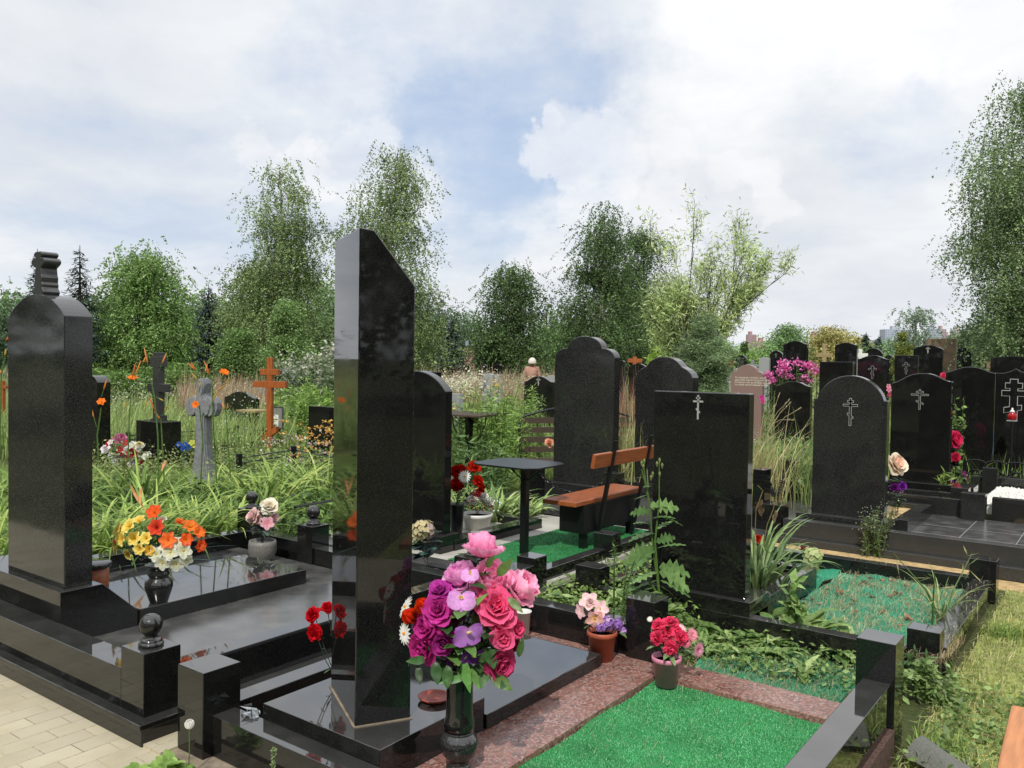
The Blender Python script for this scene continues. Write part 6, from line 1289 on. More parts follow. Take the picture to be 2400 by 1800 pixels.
# daylily scapes
def scape(label, foot, pts, blooms, buds, group='orange daylily stems'):
    """foot px, list of px points; D per plant"""
    D_ = foot[2]; p = AT(foot[0], foot[1], D_); t = thing('daylily', label, 'flower', p, group); b = MB(); b.tube([p]+[AT(x, y, D_) for x, y in pts], [.006]*len(pts)+[.004], 5)
    for x, y, tx, ty in buds: b.tube([AT(x, y, D_), AT((x+tx)/2, (y+ty)/2, D_)], .003, 4)
    b.build('stem', M['stem'], t)
    for x, y, tx, ty in buds:
        q, e = AT((x*.6+tx*.4), (y*.6+ty*.4), D_), AT(tx, ty, D_); bb = MB(); bb.tube([q, q*.7+e*.3, q*.35+e*.65, e], [.003, .006, .006, .002], 6, lin(random.choice(['#d89858', '#c88a48', '#c8703c', '#b8a050']))); bb.build('bud', M['petal'], t, smooth=True)
    for x, y, r_p, n_ in blooms: bloom('lily', AT(x, y, D_), rt*n_[0]+up*n_[1]-fw*n_[2], r_p*.72*D_/F, '#e4702c', t, '#e89a38')
D_ = 6.9
scape('daylily stem with a wide orange bloom near the left stele edge', (231, 1080, D_), [(228, 1020), (234, 980), (237, 955)], [(239, 945, 17, (.1, .5, .6))], [(226, 1000, 212, 950), (214, 960, 208, 905), (238, 930, 250, 890)])
scape('daylily stem with an orange bloom seen against the meadow', (300, 1080, D_+.4), [(303, 980), (308, 910)], [(311, 890, 18, (.1, .7, .4))], [(305, 905, 318, 850), (310, 900, 330, 845), (330, 862, 342, 835), (305, 930, 290, 960)])
scape('daylily stem with many pointed buds in front of the dark cross', (372, 1130, D_-.2), [(370, 1020), (362, 930), (352, 880)], [], [(352, 880, 338, 815), (372, 870, 390, 828), (366, 930, 384, 940), (372, 985, 350, 930)])
scape('daylily stem with slim orange buds right of the dark cross', (385, 1130, D_), [(380, 1030), (377, 980)], [], [(378, 985, 362, 965), (378, 985, 370, 975), (380, 975, 392, 950), (340, 965, 344, 940)])
scape('daylily stem with an orange bloom high beside the ornate grey cross', (508, 1130, D_), [(500, 1000), (498, 905), (510, 890)], [(524, 877, 18, (.3, .6, .4))], [(500, 905, 478, 845), (498, 890, 480, 850), (500, 925, 530, 900), (520, 910, 538, 886), (470, 880, 440, 850)])
scape('daylily stem with bloom and buds in front of the ornate grey cross', (470, 1130, D_-.3), [(475, 1030), (468, 960), (466, 945)], [(461, 949, 15, (-.2, .2, .8))], [(470, 900, 450, 875), (478, 890, 486, 852), (466, 920, 470, 895), (490, 960, 510, 915), (465, 880, 448, 850)])
scape('daylily stem with two buds left of the dark wavy stele', (540, 1120, D_), [(534, 1030), (530, 970)], [], [(530, 968, 520, 945), (531, 968, 534, 946)])
scape('daylily stem with yellowish buds at the far left edge', (-4, 1150, 5.6), [(0, 1000), (3, 880), (10, 845)], [(22, 795, 12, (-.6, .5, .3))], [(10, 845, 14, 818), (3, 880, 2, 868)])
for i, (x0, y0, x1, y1) in enumerate(((305, 1135, 335, 1195), (332, 1140, 326, 1180), (390, 1078, 378, 1100))):
    b = MB(); p = AT(x0, y0, 5.7); q = AT(x1, y1, 5.6); leafblade(b, p, q-p, -fw, np.linalg.norm(q-p), .012, lin('#d8903c')[:3], .3); o = b.build('withered_leaf', M['leaf'], org=tuple(p)); tag(o, 'orange withered daylily leaf hanging over the left plot kerb', 'leaf', 'withered daylily leaves')
# iris clump by the rectangular stele, broad-leaf clump behind table
strap_clump('fan of blue-green iris leaves in the planting box right of the rectangular stele', (-1.93, 5.3, .10), 70, .48, .014, ['#7c9a54', '#6a8c4c', '#8fa860', '#5c7c44'], 501, group=None, spread=.18, name='iris', rise=1.1)
strap_clump('second iris clump half hidden behind the rectangular stele edge', (-2.05, 5.6, .10), 40, .55, .014, ['#7c9a54', '#6a8c4c', '#8fa860'], 502, group=None, spread=.16, name='iris', rise=1.2)
for i, (px, py, D_, L_) in enumerate(((1030, 1090, 8.6, .6), (1060, 1090, 8.3, .6), (1090, 1110, 8.2, .55), (1150, 1120, 8.0, .6), (1175, 1130, 7.8, .55), (1195, 1120, 7.9, .5), (1240, 1100, 8.2, .45))):
    p = AT(px, py, D_); strap_clump('clump of broad strap leaves in the bed behind the small black table', (p[0], p[1], -.02), 34, L_, .022, ['#7c9a4c', '#6a8a44', '#8fae5a', '#a8bc6c'], 510+i, group='strap-leaved clumps behind the table', spread=.12, name='strap_leaf_plant')
# thistle between posts and rectangular stele
def jag_leaf(b, p, d, n, L_, W_, col, lob=5, bend=.5):
    p, d = np.array(p, float), np.array(d, float); d /= np.linalg.norm(d); n = np.array(n, float); s = np.cross(d, n); s /= np.linalg.norm(s)+1e-9; q = p.copy(); dd = d.copy(); nu = lob*2; V = []; Cc = []
    for i in range(nu+1):
        f = i/nu; k = (1.0 if i % 2 else .35); wv = W_*math.sin(math.pi*(f*.9+.08))*k
        if i: q = q+dd*L_/nu; dd = dd-np.array([0, 0, 1])*bend/nu; dd /= np.linalg.norm(dd)
        for g in (-1, 0, 1): V.append(q+s*g*wv+dd*(.25*wv*abs(g))); kk = .8+.35*f; Cc.append((col[0]*kk, col[1]*kk, col[2]*kk, 1))
    b.add(V, [(i*3+j, i*3+j+1, (i+1)*3+j+1, (i+1)*3+j) for i in range(nu) for j in range(2)], Cc)
base = AT(1545, 1390, 5.0); base[2] = -.02; t = thing('thistle', 'tall prickly sow thistle growing in front of the rectangular stele', 'thistle', base); R = random.Random(12)
S1 = [(1545, 1390), (1530, 1280), (1522, 1180), (1508, 1090)]; S2 = [(1545, 1390), (1535, 1270), (1545, 1180), (1545, 1085)]; b = MB(); Dp = 4.75
for S_ in (S1, S2, [(1522, 1180), (1512, 1130), (1504, 1100)], [(1540, 1390), (1500, 1330), (1480, 1300)]): b.tube([AT(x, y, Dp) for x, y in S_], [.007, .006, .004, .003][:len(S_)], 6)
b.build('stem', M['stem'], t); b = MB(); TH = ['#6f9a4a', '#5f8a40', '#82ac58', '#4c7434']
for (x, y, dx, dy, L_) in [(1522, 1185, 1, .05, .20), (1530, 1190, 1.2, .3, .22), (1525, 1200, -1, .2, .14), (1540, 1210, 1, -.1, .18), (1520, 1160, -1, -.2, .10), (1535, 1250, -.9, .1, .2), (1538, 1270, 1, .3, .16), (1532, 1285, -1, 0, .26), (1535, 1290, -1, -.25, .22), (1540, 1285, 1, .5, .2), (1535, 1310, -1, .05, .2), (1545, 1330, 1, .15, .22), (1545, 1340, 1, -.1, .24), (1540, 1340, -1, -.15, .22), (1540, 1360, -1, -.35, .22), (1548, 1360, 1, -.3, .22), (1550, 1375, 1, -.5, .18), (1535, 1375, -1, -.4, .2), (1545, 1380, .6, -.8, .16), (1510, 1120, -1, .2, .06), (1530, 1140, -1, .3, .08), (1524, 1230, -1, .5, .12), (1540, 1240, 1, .6, .14), (1528, 1215, 1, .4, .16)]:
    d = rt*dx+up*dy+(-fw)*R.uniform(-.6, .6); jag_leaf(b, AT(x, y, Dp), d, [0, 0, 1] if R.random() < .6 else -fw, L_*.85, L_*.26, lin(R.choice(TH))[:3], 5, R.uniform(.3, 1.))
b.build('leaves', M['leaf'], t); b = MB()
for x, y in ((1504, 1084), (1510, 1080), (1508, 1092), (1546, 1078), (1540, 1086), (1552, 1090), (1530, 1110), (1526, 1118), (1546, 1110)): b.tube([AT(x, y+8, Dp), AT(x, y, Dp), AT(x, y-5, Dp)], [.002, .008, .003], 6, lin('#8a9c50'))
b.build('flower_buds', M['leaf'], t)
# broad dock weeds around plots
def rosette(label, p, n, L_, W_, cols, seed, group, name='dock_weed', rise=.7):
    t = thing(name, label, 'weed', p, group); b = MB(); R = random.Random(seed)
    for k in range(n):
        a = R.uniform(0, 6.28); ri = rise*R.uniform(.3, 1.4); L2 = L_*R.uniform(.6, 1.1); leafblade(b, np.array(p)+[0, 0, .01], (math.cos(a), math.sin(a), ri), (0, 0, 1), L2, W_*R.uniform(.7, 1.2), lin(R.choice(cols))[:3], bend=R.uniform(.5, 1.3), nu=7, wav=R.uniform(.0, .04), shape=.9)
    b.build('leaves', M['leaf'], t, smooth=True); return t
DK = ['#90b058', '#a0bc66', '#7c9c4c', '#b0c878', '#688c40']
DW = [(1595, 1400, .16), (1640, 1430, .24), (1625, 1470, .2), (1650, 1500, .12), (1715, 1500, .12), (1760, 1440, .22), (1790, 1500, .2), (1830, 1490, .2), (1800, 1450, .22), (1860, 1470, .22), (1900, 1480, .2), (1940, 1500, .16), (1965, 1530, .16), (1985, 1500, .14), (1880, 1575, .12), (1820, 1530, .12), (1735, 1530, .10), (1660, 1520, .08)]
for i, (px, py, L_) in enumerate(DW):
    p = G(px, py+10, -.02); rosette('broad-leaved dock weed growing along the low kerb of the teal turf plot', (p[0], p[1], -.02), 11, L_*1.25, L_*.21, DK, 600+i, 'broad-leaved weeds between the two right plots')
for i, (px, py, L_) in enumerate(((1390, 1400, .12), (1425, 1420, .14), (1450, 1395, .12), (1330, 1350, .10), (1300, 1365, .08), (1480, 1430, .14), (1500, 1390, .16), (1280, 1370, .1), (1360, 1395, .1), (1520, 1440, .12), (1470, 1350, .1), (1560, 1420, .12))):
    p = G(px, py+10, -.02) if py < 1 else AT(px, py, 4.75); rosette('low green weed growing in the gap behind the back kerb', (p[0], p[1], max(-.02, min(.2, p[2]-.05))), 9, L_, L_*.24, DK, 640+i, 'weeds in the gap behind the back kerb')
p = AT(1470, 1435, 4.6); rosette('dark red lettuce-like plant behind the back kerb', (p[0], p[1], .10), 16, .09, .022, ['#4a1c18', '#5c2820', '#3c1814'], 660, None, 'red_leaf_plant')
r_ = np.random.default_rng(3)
pt = inpoly([(-3.05, 3.9), (-2.0, 3.9), (-2.0, 4.6), (-3.05, 6.5)], 5000, .0, 661); pt[:, 2] = r_.uniform(-.03, .14, len(pt)); leafcloud('ground_weeds', None, pt, .035, .6, ['#7c9a3c', '#8fae48', '#6a8a34'], 662, kind='stuff', up_bias=1.)
pt = inpoly([(-1.9, 4.12), (-.95, 4.2), (-.95, 4.64), (-2.6, 4.64), (-2.6, 4.0)], 2200, -.0, 663); pt[:, 2] = r_.uniform(-.03, .05, len(pt)); leafcloud('ground_weeds', None, pt, .03, .6, ['#6a8f3c', '#7fa048', '#587a30', '#8fac58'], 664, kind='stuff', up_bias=1.)
# fine upright weeds
spike_plant('slender_weed', 'slender wispy weed beside the corner post behind the back kerb', AT(1448, 1440, 4.55)-np.array([0, 0, .08]), .52, 3, ['#5c7c44', '#6a8a4c'], .03, .2, .04, 670, 120)
spike_plant('upright_weed', 'upright leafy weed with reddish stem in front of the teal turf', G(1860, 1500, -.02), .34, 3, ['#82a850', '#6f9440', '#94b860'], .075, .6, .05, 671, 26)
spike_plant('grey_weed', 'fine grey-green bushy weed growing before the long dark kerb', G(2050, 1305, -.01), .42, 12, ['#6c7c50', '#7c8c5c', '#5a6a42'], .03, .35, .10, 672, 90, plume=(['#b8bc98', '#a8ac88'], 16, 1.2, .012), leanv=.25)
spike_plant('small_bright_weed', 'small bright green weed inside the kerb before the wave-topped stele', G(2211, 1168, .15), .30, 2, ['#8fae48', '#a2bc54'], .10, .2, .03, 673, 40)
spike_plant('rose_bush', 'thin leafy rose stem rising behind the magenta rose spray', AT(2250, 1140, 10.8)*np.array([1, 1, 0]), 1.35, 3, ['#6f8f3c', '#82a448', '#5c7c34'], .07, .6, .08, 674, 50)
spike_plant('tuft_of_grass', 'wispy seeding grass tuft at the right end of the teal turf', G(2200, 1470, .02), .50, 3, ['#8a9c50', '#a8a868'], .10, .08, .05, 675, 14, leanv=.3)
strap_clump('small tuft of arching grass at the right corner of the teal turf', G(2205, 1455, .02), 14, .42, .006, ['#7c9448', '#98a460'], 676, group=None, name='grass_tuft', spread=.04)
spike_plant('bindweed', 'leafy weed climbing the left face of the low corner post', G(2135, 1610, -.04), .22, 4, ['#5c7c44', '#4c6c38'], .05, .35, .08, 677, 40)
spike_plant('pale_weed', 'tangled leafy weed by the foot of the tall corner post', G(2160, 1640, -.04), .2, 8, ['#7c9a50', '#8fac5c'], .05, .5, .16, 678, 50)
# dandelion + weeds in front of the main post
p = AT(441, 1800, 2.9); p = G(441, 1820, 0); q = AT(444, 1697, depth(p)); t = thing('dandelion', 'white dandelion clock on a thin stalk before the front corner post', 'dandelion', p)
MB().tube([p, (p+q)/2+[.004, 0, 0], q], .0022, 6).build('stalk', M['stem'], t); b = MB(); rr = .017; ii = np.arange(260); zz2 = 1-2*(ii+.5)/260; th = ii*2.39996
for z_, a_ in zip(zz2, th):
    d = np.array([math.sqrt(1-z_*z_)*math.cos(a_), math.sqrt(1-z_*z_)*math.sin(a_), z_]); e = q+d*rr; s = np.cross(d, [0.3, .2, .9]); s /= np.linalg.norm(s); s2 = np.cross(d, s)
    b.add([q+d*.004-s*.0002, q+d*.004+s*.0002, e], [(0, 1, 2)], (.7, .68, .62, 1)); b.add([e-s*.0022, e+s*.0022, e+d*.001+s2*.002], [(0, 1, 2)], (.8, .79, .76, 1)); b.add([e-s2*.0022, e+s2*.0022, e+d*.001-s*.002], [(0, 1, 2)], (.8, .79, .76, 1))
b.sphere(q, .0035, 8, lin('#8a7a5a')); b.build('seed_head', M['petal'], t)
for i, (px, py, L_) in enumerate(((322, 1820, .07), (370, 1815, .075), (400, 1810, .09), (425, 1815, .08), (350, 1830, .07))):
    p = G(px, py, .0); rosette('small bright green weed at the foot of the front corner post', (p[0], p[1], .0), 8, L_, L_*.3, ['#8fb448', '#7ca43c', '#a2c45a'], 700+i, 'small weeds at the front post foot', 'young_weed', 1.)
p = G(645, 1840, .0); p = AT(640, 1830, 2.75); spike_plant('plantain', 'thin green seed spike rising before the front kerb', (p[0], p[1], 0), ZAT(p[:2], 1735), 1, ['#7c9458', '#94a870'], .010, .6, .001, 710, 120, taper=False, leanv=.01, z0=.55)
# daylily blooms in the air near the stele reflection: dried iris stalk
b = MB(); Dq = 5.5
for S_ in ([(1765, 1330), (1770, 1240), (1772, 1195), (1788, 1150), (1776, 1138)], [(1780, 1330), (1798, 1230), (1812, 1195), (1822, 1150)]): b.tube([AT(x, y, Dq) for x, y in S_], .003, 5, lin('#8a7c48'))
for x, y in ((1780, 1175), (1784, 1185), (1778, 1192), (1786, 1170), (1790, 1190), (1818, 1195), (1812, 1205)):
    p = AT(x, y, Dq); leafblade(b, p, (random.uniform(-.5, .5), random.uniform(-.5, .5), -1), -fw, .06, .012, lin('#6a5438')[:3], .6)
o = b.build('withered_stalk', M['leaf'], org=tuple(AT(1770, 1330, Dq))); tag(o, 'withered brown iris stalks standing beside the rectangular stele', 'dried plant')
# ================================================================ TREES
def unit(v): return v/(np.linalg.norm(v, axis=-1, keepdims=True)+1e-9)
def tree(name, label, px, D_, ytop, prof, nclump, leaves, lsz, cols, seed, droop=.6, strand=.9, csz=.9, asp=.55, trunk='bark', tw=.16, base_y=None, group=None, px_w=1., lean=0., nstems=1, mat='treeleaf', inner=.25, cat='tree', branchup=.5, gap=0., thin=1.):
    """prof: list of (height fraction, half width in photo px); D_ camera depth"""
    r_ = np.random.default_rng(seed); base = AT(px, 860, D_); base[2] = -.06; Ht = ZAT(base[:2], ytop)+.06; m2 = D_/F
    t = thing(name, label, cat, base, group)
    hf = np.array([p[0] for p in prof]); hw = np.array([p[1] for p in prof])*m2*px_w; offs = np.array([p[2] if len(p) > 2 else 0 for p in prof])*m2
    tb = MB(); R = random.Random(seed)
    stems = []
    for s_ in range(nstems):
        ox = r_.normal(0, .35*m2*D_/10) if s_ else 0; topo = np.interp(1, hf, offs)
        P = []
        for i in range(9):
            f = i/8; P.append(base+rt*(np.interp(f, hf, offs)*min(1, f*2)+ox*f*2+.04*math.sin(f*9+seed)*Ht*.1)+np.array([0, 0, Ht*f*(.97 if not s_ else .8)]))
        stems.append(P); tb.tube(P, [tw*(1-.9*(i/8))+.012 for i in range(9)], 7)
    # clumps within envelope
    nclump = int(nclump*(.62 if droop > .3 else 1)); f = r_.uniform(hf[0], 1, nclump*3); w_ = np.interp(f, hf, hw); keep = r_.uniform(0, hw.max(), len(f)) < w_; f = f[keep][:nclump]; n = len(f)
    w_ = np.interp(f, hf, hw); a = r_.uniform(0, 6.283, n); rr = np.sqrt(r_.uniform(inner, 1, n))*w_*r_.uniform(.62, 1.18, n)
    fx = np.array([fw[0], fw[1], 0]); fx /= np.linalg.norm(fx)
    ctr = base+rt*(np.interp(f, hf, offs))[:, None]+np.stack([np.zeros(n), np.zeros(n), f*Ht], 1)
    C_ = ctr+rt*(np.cos(a)*rr)[:, None]+fx*(np.sin(a)*rr)[:, None]; C_[:, 2] -= .0
    S0 = np.array([[p for p in stems[i % len(stems)]] for i in range(n)])
    for i in range(n):
        fz = max(.03, f[i]-branchup*rr[i]/Ht); k = fz*8; k0 = min(7, int(k)); q = S0[i][k0]*(1-(k-k0))+S0[i][k0+1]*(k-k0)
        th = tw*.30*(1-fz)+.008; m_ = q*.45+C_[i]*.55+np.array([0, 0, .12*rr[i]*(1 if droop > .3 else 0)]); tb.tube([q, m_, C_[i]], [th, th*.6, .006], 4, cap=False)
    tb.build('trunk', M[trunk], t)
    per = int(leaves*2.9/n); lsz = lsz*.80; ci = np.repeat(np.arange(n), per); N_ = len(ci)
    if droop > .3:   # hanging strands
        ns = max(4, per//14); sid = r_.integers(0, ns, N_); so = r_.normal(0, 1, (n, ns, 3))*csz*np.array([.55, .55, .35]); sl = r_.uniform(.3, 1., (n, ns))*strand
        g = r_.uniform(0, 1, N_); P = C_[ci]+so[ci, sid]; P[:, 2] -= g*sl[ci, sid]*droop; P += r_.normal(0, .035, (N_, 3))*csz; P[:, :2] += (so[ci, sid]*.35)[:, :2]*g[:, None]
    else:
        v = r_.standard_normal((N_, 3)); v = unit(v)*(r_.uniform(0, 1, (N_, 1))**.45); P = C_[ci]+v*csz*np.array([1, 1, .7])*r_.uniform(.6, 1.2, (n, 1))[ci]
    tone = (r_.uniform(.72, 1.25, n))[ci]
    # random tone per clump and per leaf
    base_c = np.array([lin(c)[:3] for c in cols])[r_.integers(0, len(cols), N_)]*tone[:, None]*r_.uniform(.75, 1.25, (N_, 1))
    d = r_.standard_normal((N_, 3)); d[:, 2] = d[:, 2]*.5-droop*1.2; d = unit(d); s = unit(np.cross(d, r_.standard_normal((N_, 3)))); L_ = (lsz*r_.uniform(.6, 1.3, N_))[:, None]; W_ = L_*asp
    V = np.stack([P, P+d*L_*.45+s*W_*.5, P+d*L_, P+d*L_*.45-s*W_*.5], 1); quadmesh('crown', V, base_c, M[mat], parent=t); return t
BI = ['#4f6234', '#5c703c', '#40522a', '#6a7c48', '#788852']; BD = ['#3c5028', '#486030', '#2f4222', '#56703a']
tree('birch_tree', 'tall weeping birch left of the slanted-top stele', 645, 34, 385, [(.04, 95, -5), (.15, 105, -8), (.3, 100, -10), (.45, 85, -8), (.6, 75, 0), (.72, 66, 12), (.85, 52, 15), (.95, 30, 12), (1, 10, 8)], 210, 34000, .11, BI, 801, trunk='birch', tw=.15, csz=.75, strand=1.6)
tree('birch_tree', 'tallest weeping birch directly behind the slanted-top stele', 920, 33, 352, [(.04, 110), (.15, 115, 0), (.3, 115, 5), (.45, 100, 5), (.58, 100, -10), (.68, 95, -25), (.78, 72, -12), (.88, 55, 5), (.96, 32, 6), (1, 10, 0)], 210, 32000, .11, BI, 802, trunk='birch', tw=.15, csz=.75, strand=1.7)
tree('birch_tree', 'broad bushy birch behind the dark cross at left', 330, 30, 590, [(.03, 88), (.2, 98), (.4, 94), (.6, 80), (.75, 62, 4), (.88, 42, 8), (1, 14, 10)], 190, 30000, .11, ['#54702f', '#60803a', '#456028', '#7a9450'], 803, trunk='birch', tw=.14, csz=.7, strand=1.)
tree('birch_tree', 'mid-height birch between the sloping stele and triple-arch stele', 1190, 38, 628, [(.03, 70), (.2, 80), (.4, 76), (.6, 68), (.8, 55), (.92, 38), (1, 12)], 140, 22000, .12, BD, 804, trunk='birch', tw=.14, csz=.8, strand=1.2)
tree('birch_tree', 'dense dark birch with two tops behind the triple-arch stele', 1410, 36, 492, [(.03, 100), (.2, 108), (.38, 102), (.52, 90), (.62, 62, -8), (.75, 48, -4), (.88, 34, 0), (1, 10, 2)], 200, 32000, .11, BD, 805, trunk='birch', tw=.15, csz=.75, strand=1.1)
tree('birch_tree', 'slim dark birch top behind the left edge of the pale willow', 1510, 40, 528, [(.3, 40), (.5, 42), (.7, 40, -6), (.85, 30, -8), (1, 8, -6)], 70, 11000, .12, BD, 806, trunk='birch', tw=.12, csz=.7, strand=1.1)
tree('birch_tree', 'big weeping birch cut off by the right edge of the photo', 2420, 22, 165, [(.03, 170), (.12, 175), (.22, 160), (.30, 120), (.38, 125), (.5, 150), (.62, 150), (.72, 150), (.80, 120), (.90, 110), (1, 50)], 300, 52000, .085, ['#566c3e', '#647a4a', '#465a32', '#7a8c60'], 807, trunk='birch', tw=.2, csz=.6, strand=1.5, branchup=.8)
tree('birch_tree', 'small rounded birch in the distance beside the thuja', 2145, 60, 722, [(.1, 22), (.3, 28), (.5, 32), (.7, 28), (.88, 20), (1, 8)], 60, 7000, .17, ['#5a6c54', '#687a60', '#4a5c44'], 808, trunk='birch', tw=.12, csz=.9, strand=1.4)
tree('young_tree', 'light green young birch in front of the tall birch left', 672, 25, 712, [(.1, 45), (.3, 52), (.5, 46), (.7, 34), (.88, 18), (1, 5)], 90, 11000, .09, ['#5f7a3e', '#6c864a', '#4f6834'], 809, droop=.1, csz=.45, trunk='birch', tw=.06)
tree('young_tree', 'second light green sapling at the foot of the tall birch', 560, 27, 775, [(.1, 45), (.3, 50), (.6, 40), (.88, 20), (1, 5)], 70, 9000, .10, ['#4f6a30', '#465f2c', '#5c763a'], 810, droop=.1, csz=.5, tw=.06)
# background wood
BK = [(10, 60, 690, 45, 0), (40, 70, 700, 50, 1), (410, 62, 680, 55, 0), (450, 70, 690, 50, 1), (250, 55, 690, 50, 1), (520, 50, 700, 50, 0), (590, 60, 660, 60, 1), (720, 55, 650, 60, 0), (780, 50, 690, 60, 0), (840, 60, 700, 60, 1), (1000, 60, 700, 60, 1), (1065, 80, 733, 45, 1), (1100, 85, 750, 40, 0), (1280, 50, 720, 50, 0), (1330, 60, 740, 40, 1), (1490, 55, 690, 45, 0), (1560, 70, 770, 45, 0), (-40, 50, 700, 60, 1), (1540, 50, 745, 50, 1)]
for i, (px, D_, yt, hw_, k) in enumerate(BK):
    tree('background_tree', ['rounded green tree in the wood line behind the meadow', 'darker green tree in the wood line behind the meadow'][k], px, D_, yt, [(.03, hw_), (.3, hw_*1.1), (.6, hw_*.95), (.85, hw_*.6), (1, hw_*.2)], 60, 7000, .22, [['#5a7640', '#688650', '#4a6234'], ['#44583c', '#50684a', '#384a30']][k], 820+i, droop=.35, csz=1.3, strand=1.4, group=['light wood-line trees', 'dark wood-line trees'][k])
RB = [(1850, 60, 770, 55, ['#5c7844', '#6a8850', '#4c6638'], 'round dark green tree left of the yellowish trees'), (1950, 55, 776, 45, ['#8c8648', '#989254', '#7c783e'], 'yellow-leaved tree at centre right behind the timber cross'), (1995, 58, 790, 35, ['#868446', '#928e52', '#74763e'], 'lower yellow-leaved tree touching the first yellowish one'), (1790, 45, 815, 40, ['#5c7c40', '#6a8c48', '#4a6634'], 'low green bush below the distant pink tower'), (1740, 40, 812, 30, ['#688436', '#769442', '#587832'], 'bright yellow-green bush at the right foot of the willow'), (2080, 70, 815, 50, ['#5f7a4c', '#6d885a'], 'low hazy green trees before the white tower block'), (1930, 75, 820, 60, ['#5f7a4c', '#6d885a'], 'low hazy green tree line behind the timber cross'), (2240, 40, 790, 35, ['#3e5030', '#4a6038'], 'dark bushy tree right of the brown slab'), (2300, 34, 740, 50, ['#445838', '#506846', '#38482c'], 'dark leafy tree at the foot of the big right birch'), (2360, 30, 720, 70, ['#445838', '#506846', '#38482c'], 'dense dark foliage below the big right birch'), (2030, 45, 826, 40, ['#5f7a40', '#6d8850'], 'low green shrubs behind the white stone cross'), (2180, 44, 822, 50, ['#4f6a3a', '#5d7848'], 'low green shrubs behind the thuja'), (1670, 60, 806, 50, ['#6a8a44', '#7a9a50'], 'pale green bushes seen through the willow')]
for i, (px, D_, yt, hw_, cols, lb_) in enumerate(RB):
    tree('bushy_tree', lb_, px, D_, yt, [(.03, hw_), (.35, hw_*1.05), (.65, hw_*.85), (.85, hw_*.55), (1, hw_*.15)], 70, 8000, .0035*D_, cols, 860+i, droop=.1, csz=.022*D_, tw=.1)
def spruce(label, px, D_, ytop, hw_, cols, seed, name='spruce_tree', dens=1., full=False, group=None, droopk=.5):
    r_ = np.random.default_rng(seed); base = AT(px, 860, D_); base[2] = -.06; Ht = ZAT(base[:2], ytop)+.06; m2 = D_/F; t = thing(name, label, 'tree', base, group); tb = MB(); tb.tube([base, base+[0, 0, Ht]], [.13, .01], 6)
    P = []; Dd = []; nl = int(26*dens); 
    for k in range(nl):
        f = .05+.94*k/nl; R0 = hw_*m2*(1-f)**(.82 if not full else .6)*r_.uniform(.8, 1.15); nb = max(5, int(11*(1-f)+5))
        for j in range(nb):
            a = r_.uniform(0, 6.28); L_ = R0*r_.uniform(.75, 1.1); d = np.array([math.cos(a), math.sin(a), 0]); m = max(8, int(L_*46)); g = r_.uniform(.05, 1, m); z = f*Ht-L_*droopk*g+L_*.32*g*g*g
            pos = base+d*(L_*g)[:, None]+np.stack([np.zeros(m), np.zeros(m), z], 1); side = np.array([-d[1], d[0], 0]); w_ = (1-g)*.30*L_+.05; pos += side*(r_.uniform(-1, 1, m)*w_)[:, None]; pos[:, 2] -= abs(r_.normal(0, .05, m)); P.append(pos); Dd.append(np.repeat(d[None], m, 0))
            tb.tube([base+[0, 0, f*Ht], base+d*L_*.9+np.array([0, 0, f*Ht-L_*(droopk*.9-.2)])], [.02, .006], 3, cap=False)
    P = np.concatenate(P); Dd = np.concatenate(Dd); n = len(P); tb.build('trunk', M['bark'], t)
    d = unit(Dd+r_.normal(0, .5, (n, 3))-np.array([0, 0, .35])); s = unit(np.cross(d, [0, 0, 1.])+r_.normal(0, .3, (n, 3))); L_ = (r_.uniform(.10, .24, n))[:, None]*D_/36; V = np.stack([P, P+d*L_*.5+s*L_*.16, P+d*L_, P+d*L_*.5-s*L_*.16], 1)
    C_ = np.array([lin(c)[:3] for c in cols])[r_.integers(0, len(cols), n)]*r_.uniform(.6, 1.35, (n, 1)); quadmesh('crown', V, C_, M['needle'], parent=t); return t
SP = ['#2c4034', '#344a3c', '#24342a', '#3e5446']
spruce('tall open-branched spruce right of the left stele', 187, 28, 575, 105, SP, 901, dens=1.15)
spruce('spruce partly hidden behind the ornate cross on the left stele', 88, 34, 583, 80, SP, 902, dens=1.2)
spruce('small blue-grey spruce between the bushy birch and the tall birch', 488, 36, 665, 62, ['#34424a', '#3e4c52', '#2a363c', '#48565a'], 903, dens=1.3, full=True)
spruce('dark spruce beside the shed right of the slanted-top stele', 1058, 48, 745, 48, ['#38484a', '#2e3c3e', '#445456'], 904, dens=1.1, full=True)
spruce('dark spruce lower down behind the left stele', 235, 40, 720, 55, SP, 905, dens=1.2)
spruce('small dark conifer left of the white tower block', 2029, 45, 778, 22, ['#2e3e36', '#384a40'], 906, dens=1.2, full=True)
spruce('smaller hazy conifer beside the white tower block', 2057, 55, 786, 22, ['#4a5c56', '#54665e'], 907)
spruce('narrow dark conifer in front of the beige buildings', 2255, 36, 770, 26, ['#34482e', '#3e5436'], 908, dens=1.5, full=True)
tree('thuja', 'conical golden-green thuja behind the black round-arched stele', 2117, 24, 776, [(.05, 24), (.3, 26), (.6, 22), (.85, 12), (1, 3)], 130, 12000, .06, ['#4c5c1c', '#6a7424', '#3c5018', '#86862c'], 911, droop=.0, csz=.16, tw=.06, inner=.5)
tree('thuja', 'slim green thuja at the right foot of the willow', 1745, 32, 805, [(.05, 8), (.5, 9), (1, 2)], 40, 4000, .07, ['#4c6a2c', '#3c5824'], 912, droop=.0, csz=.14, tw=.05)
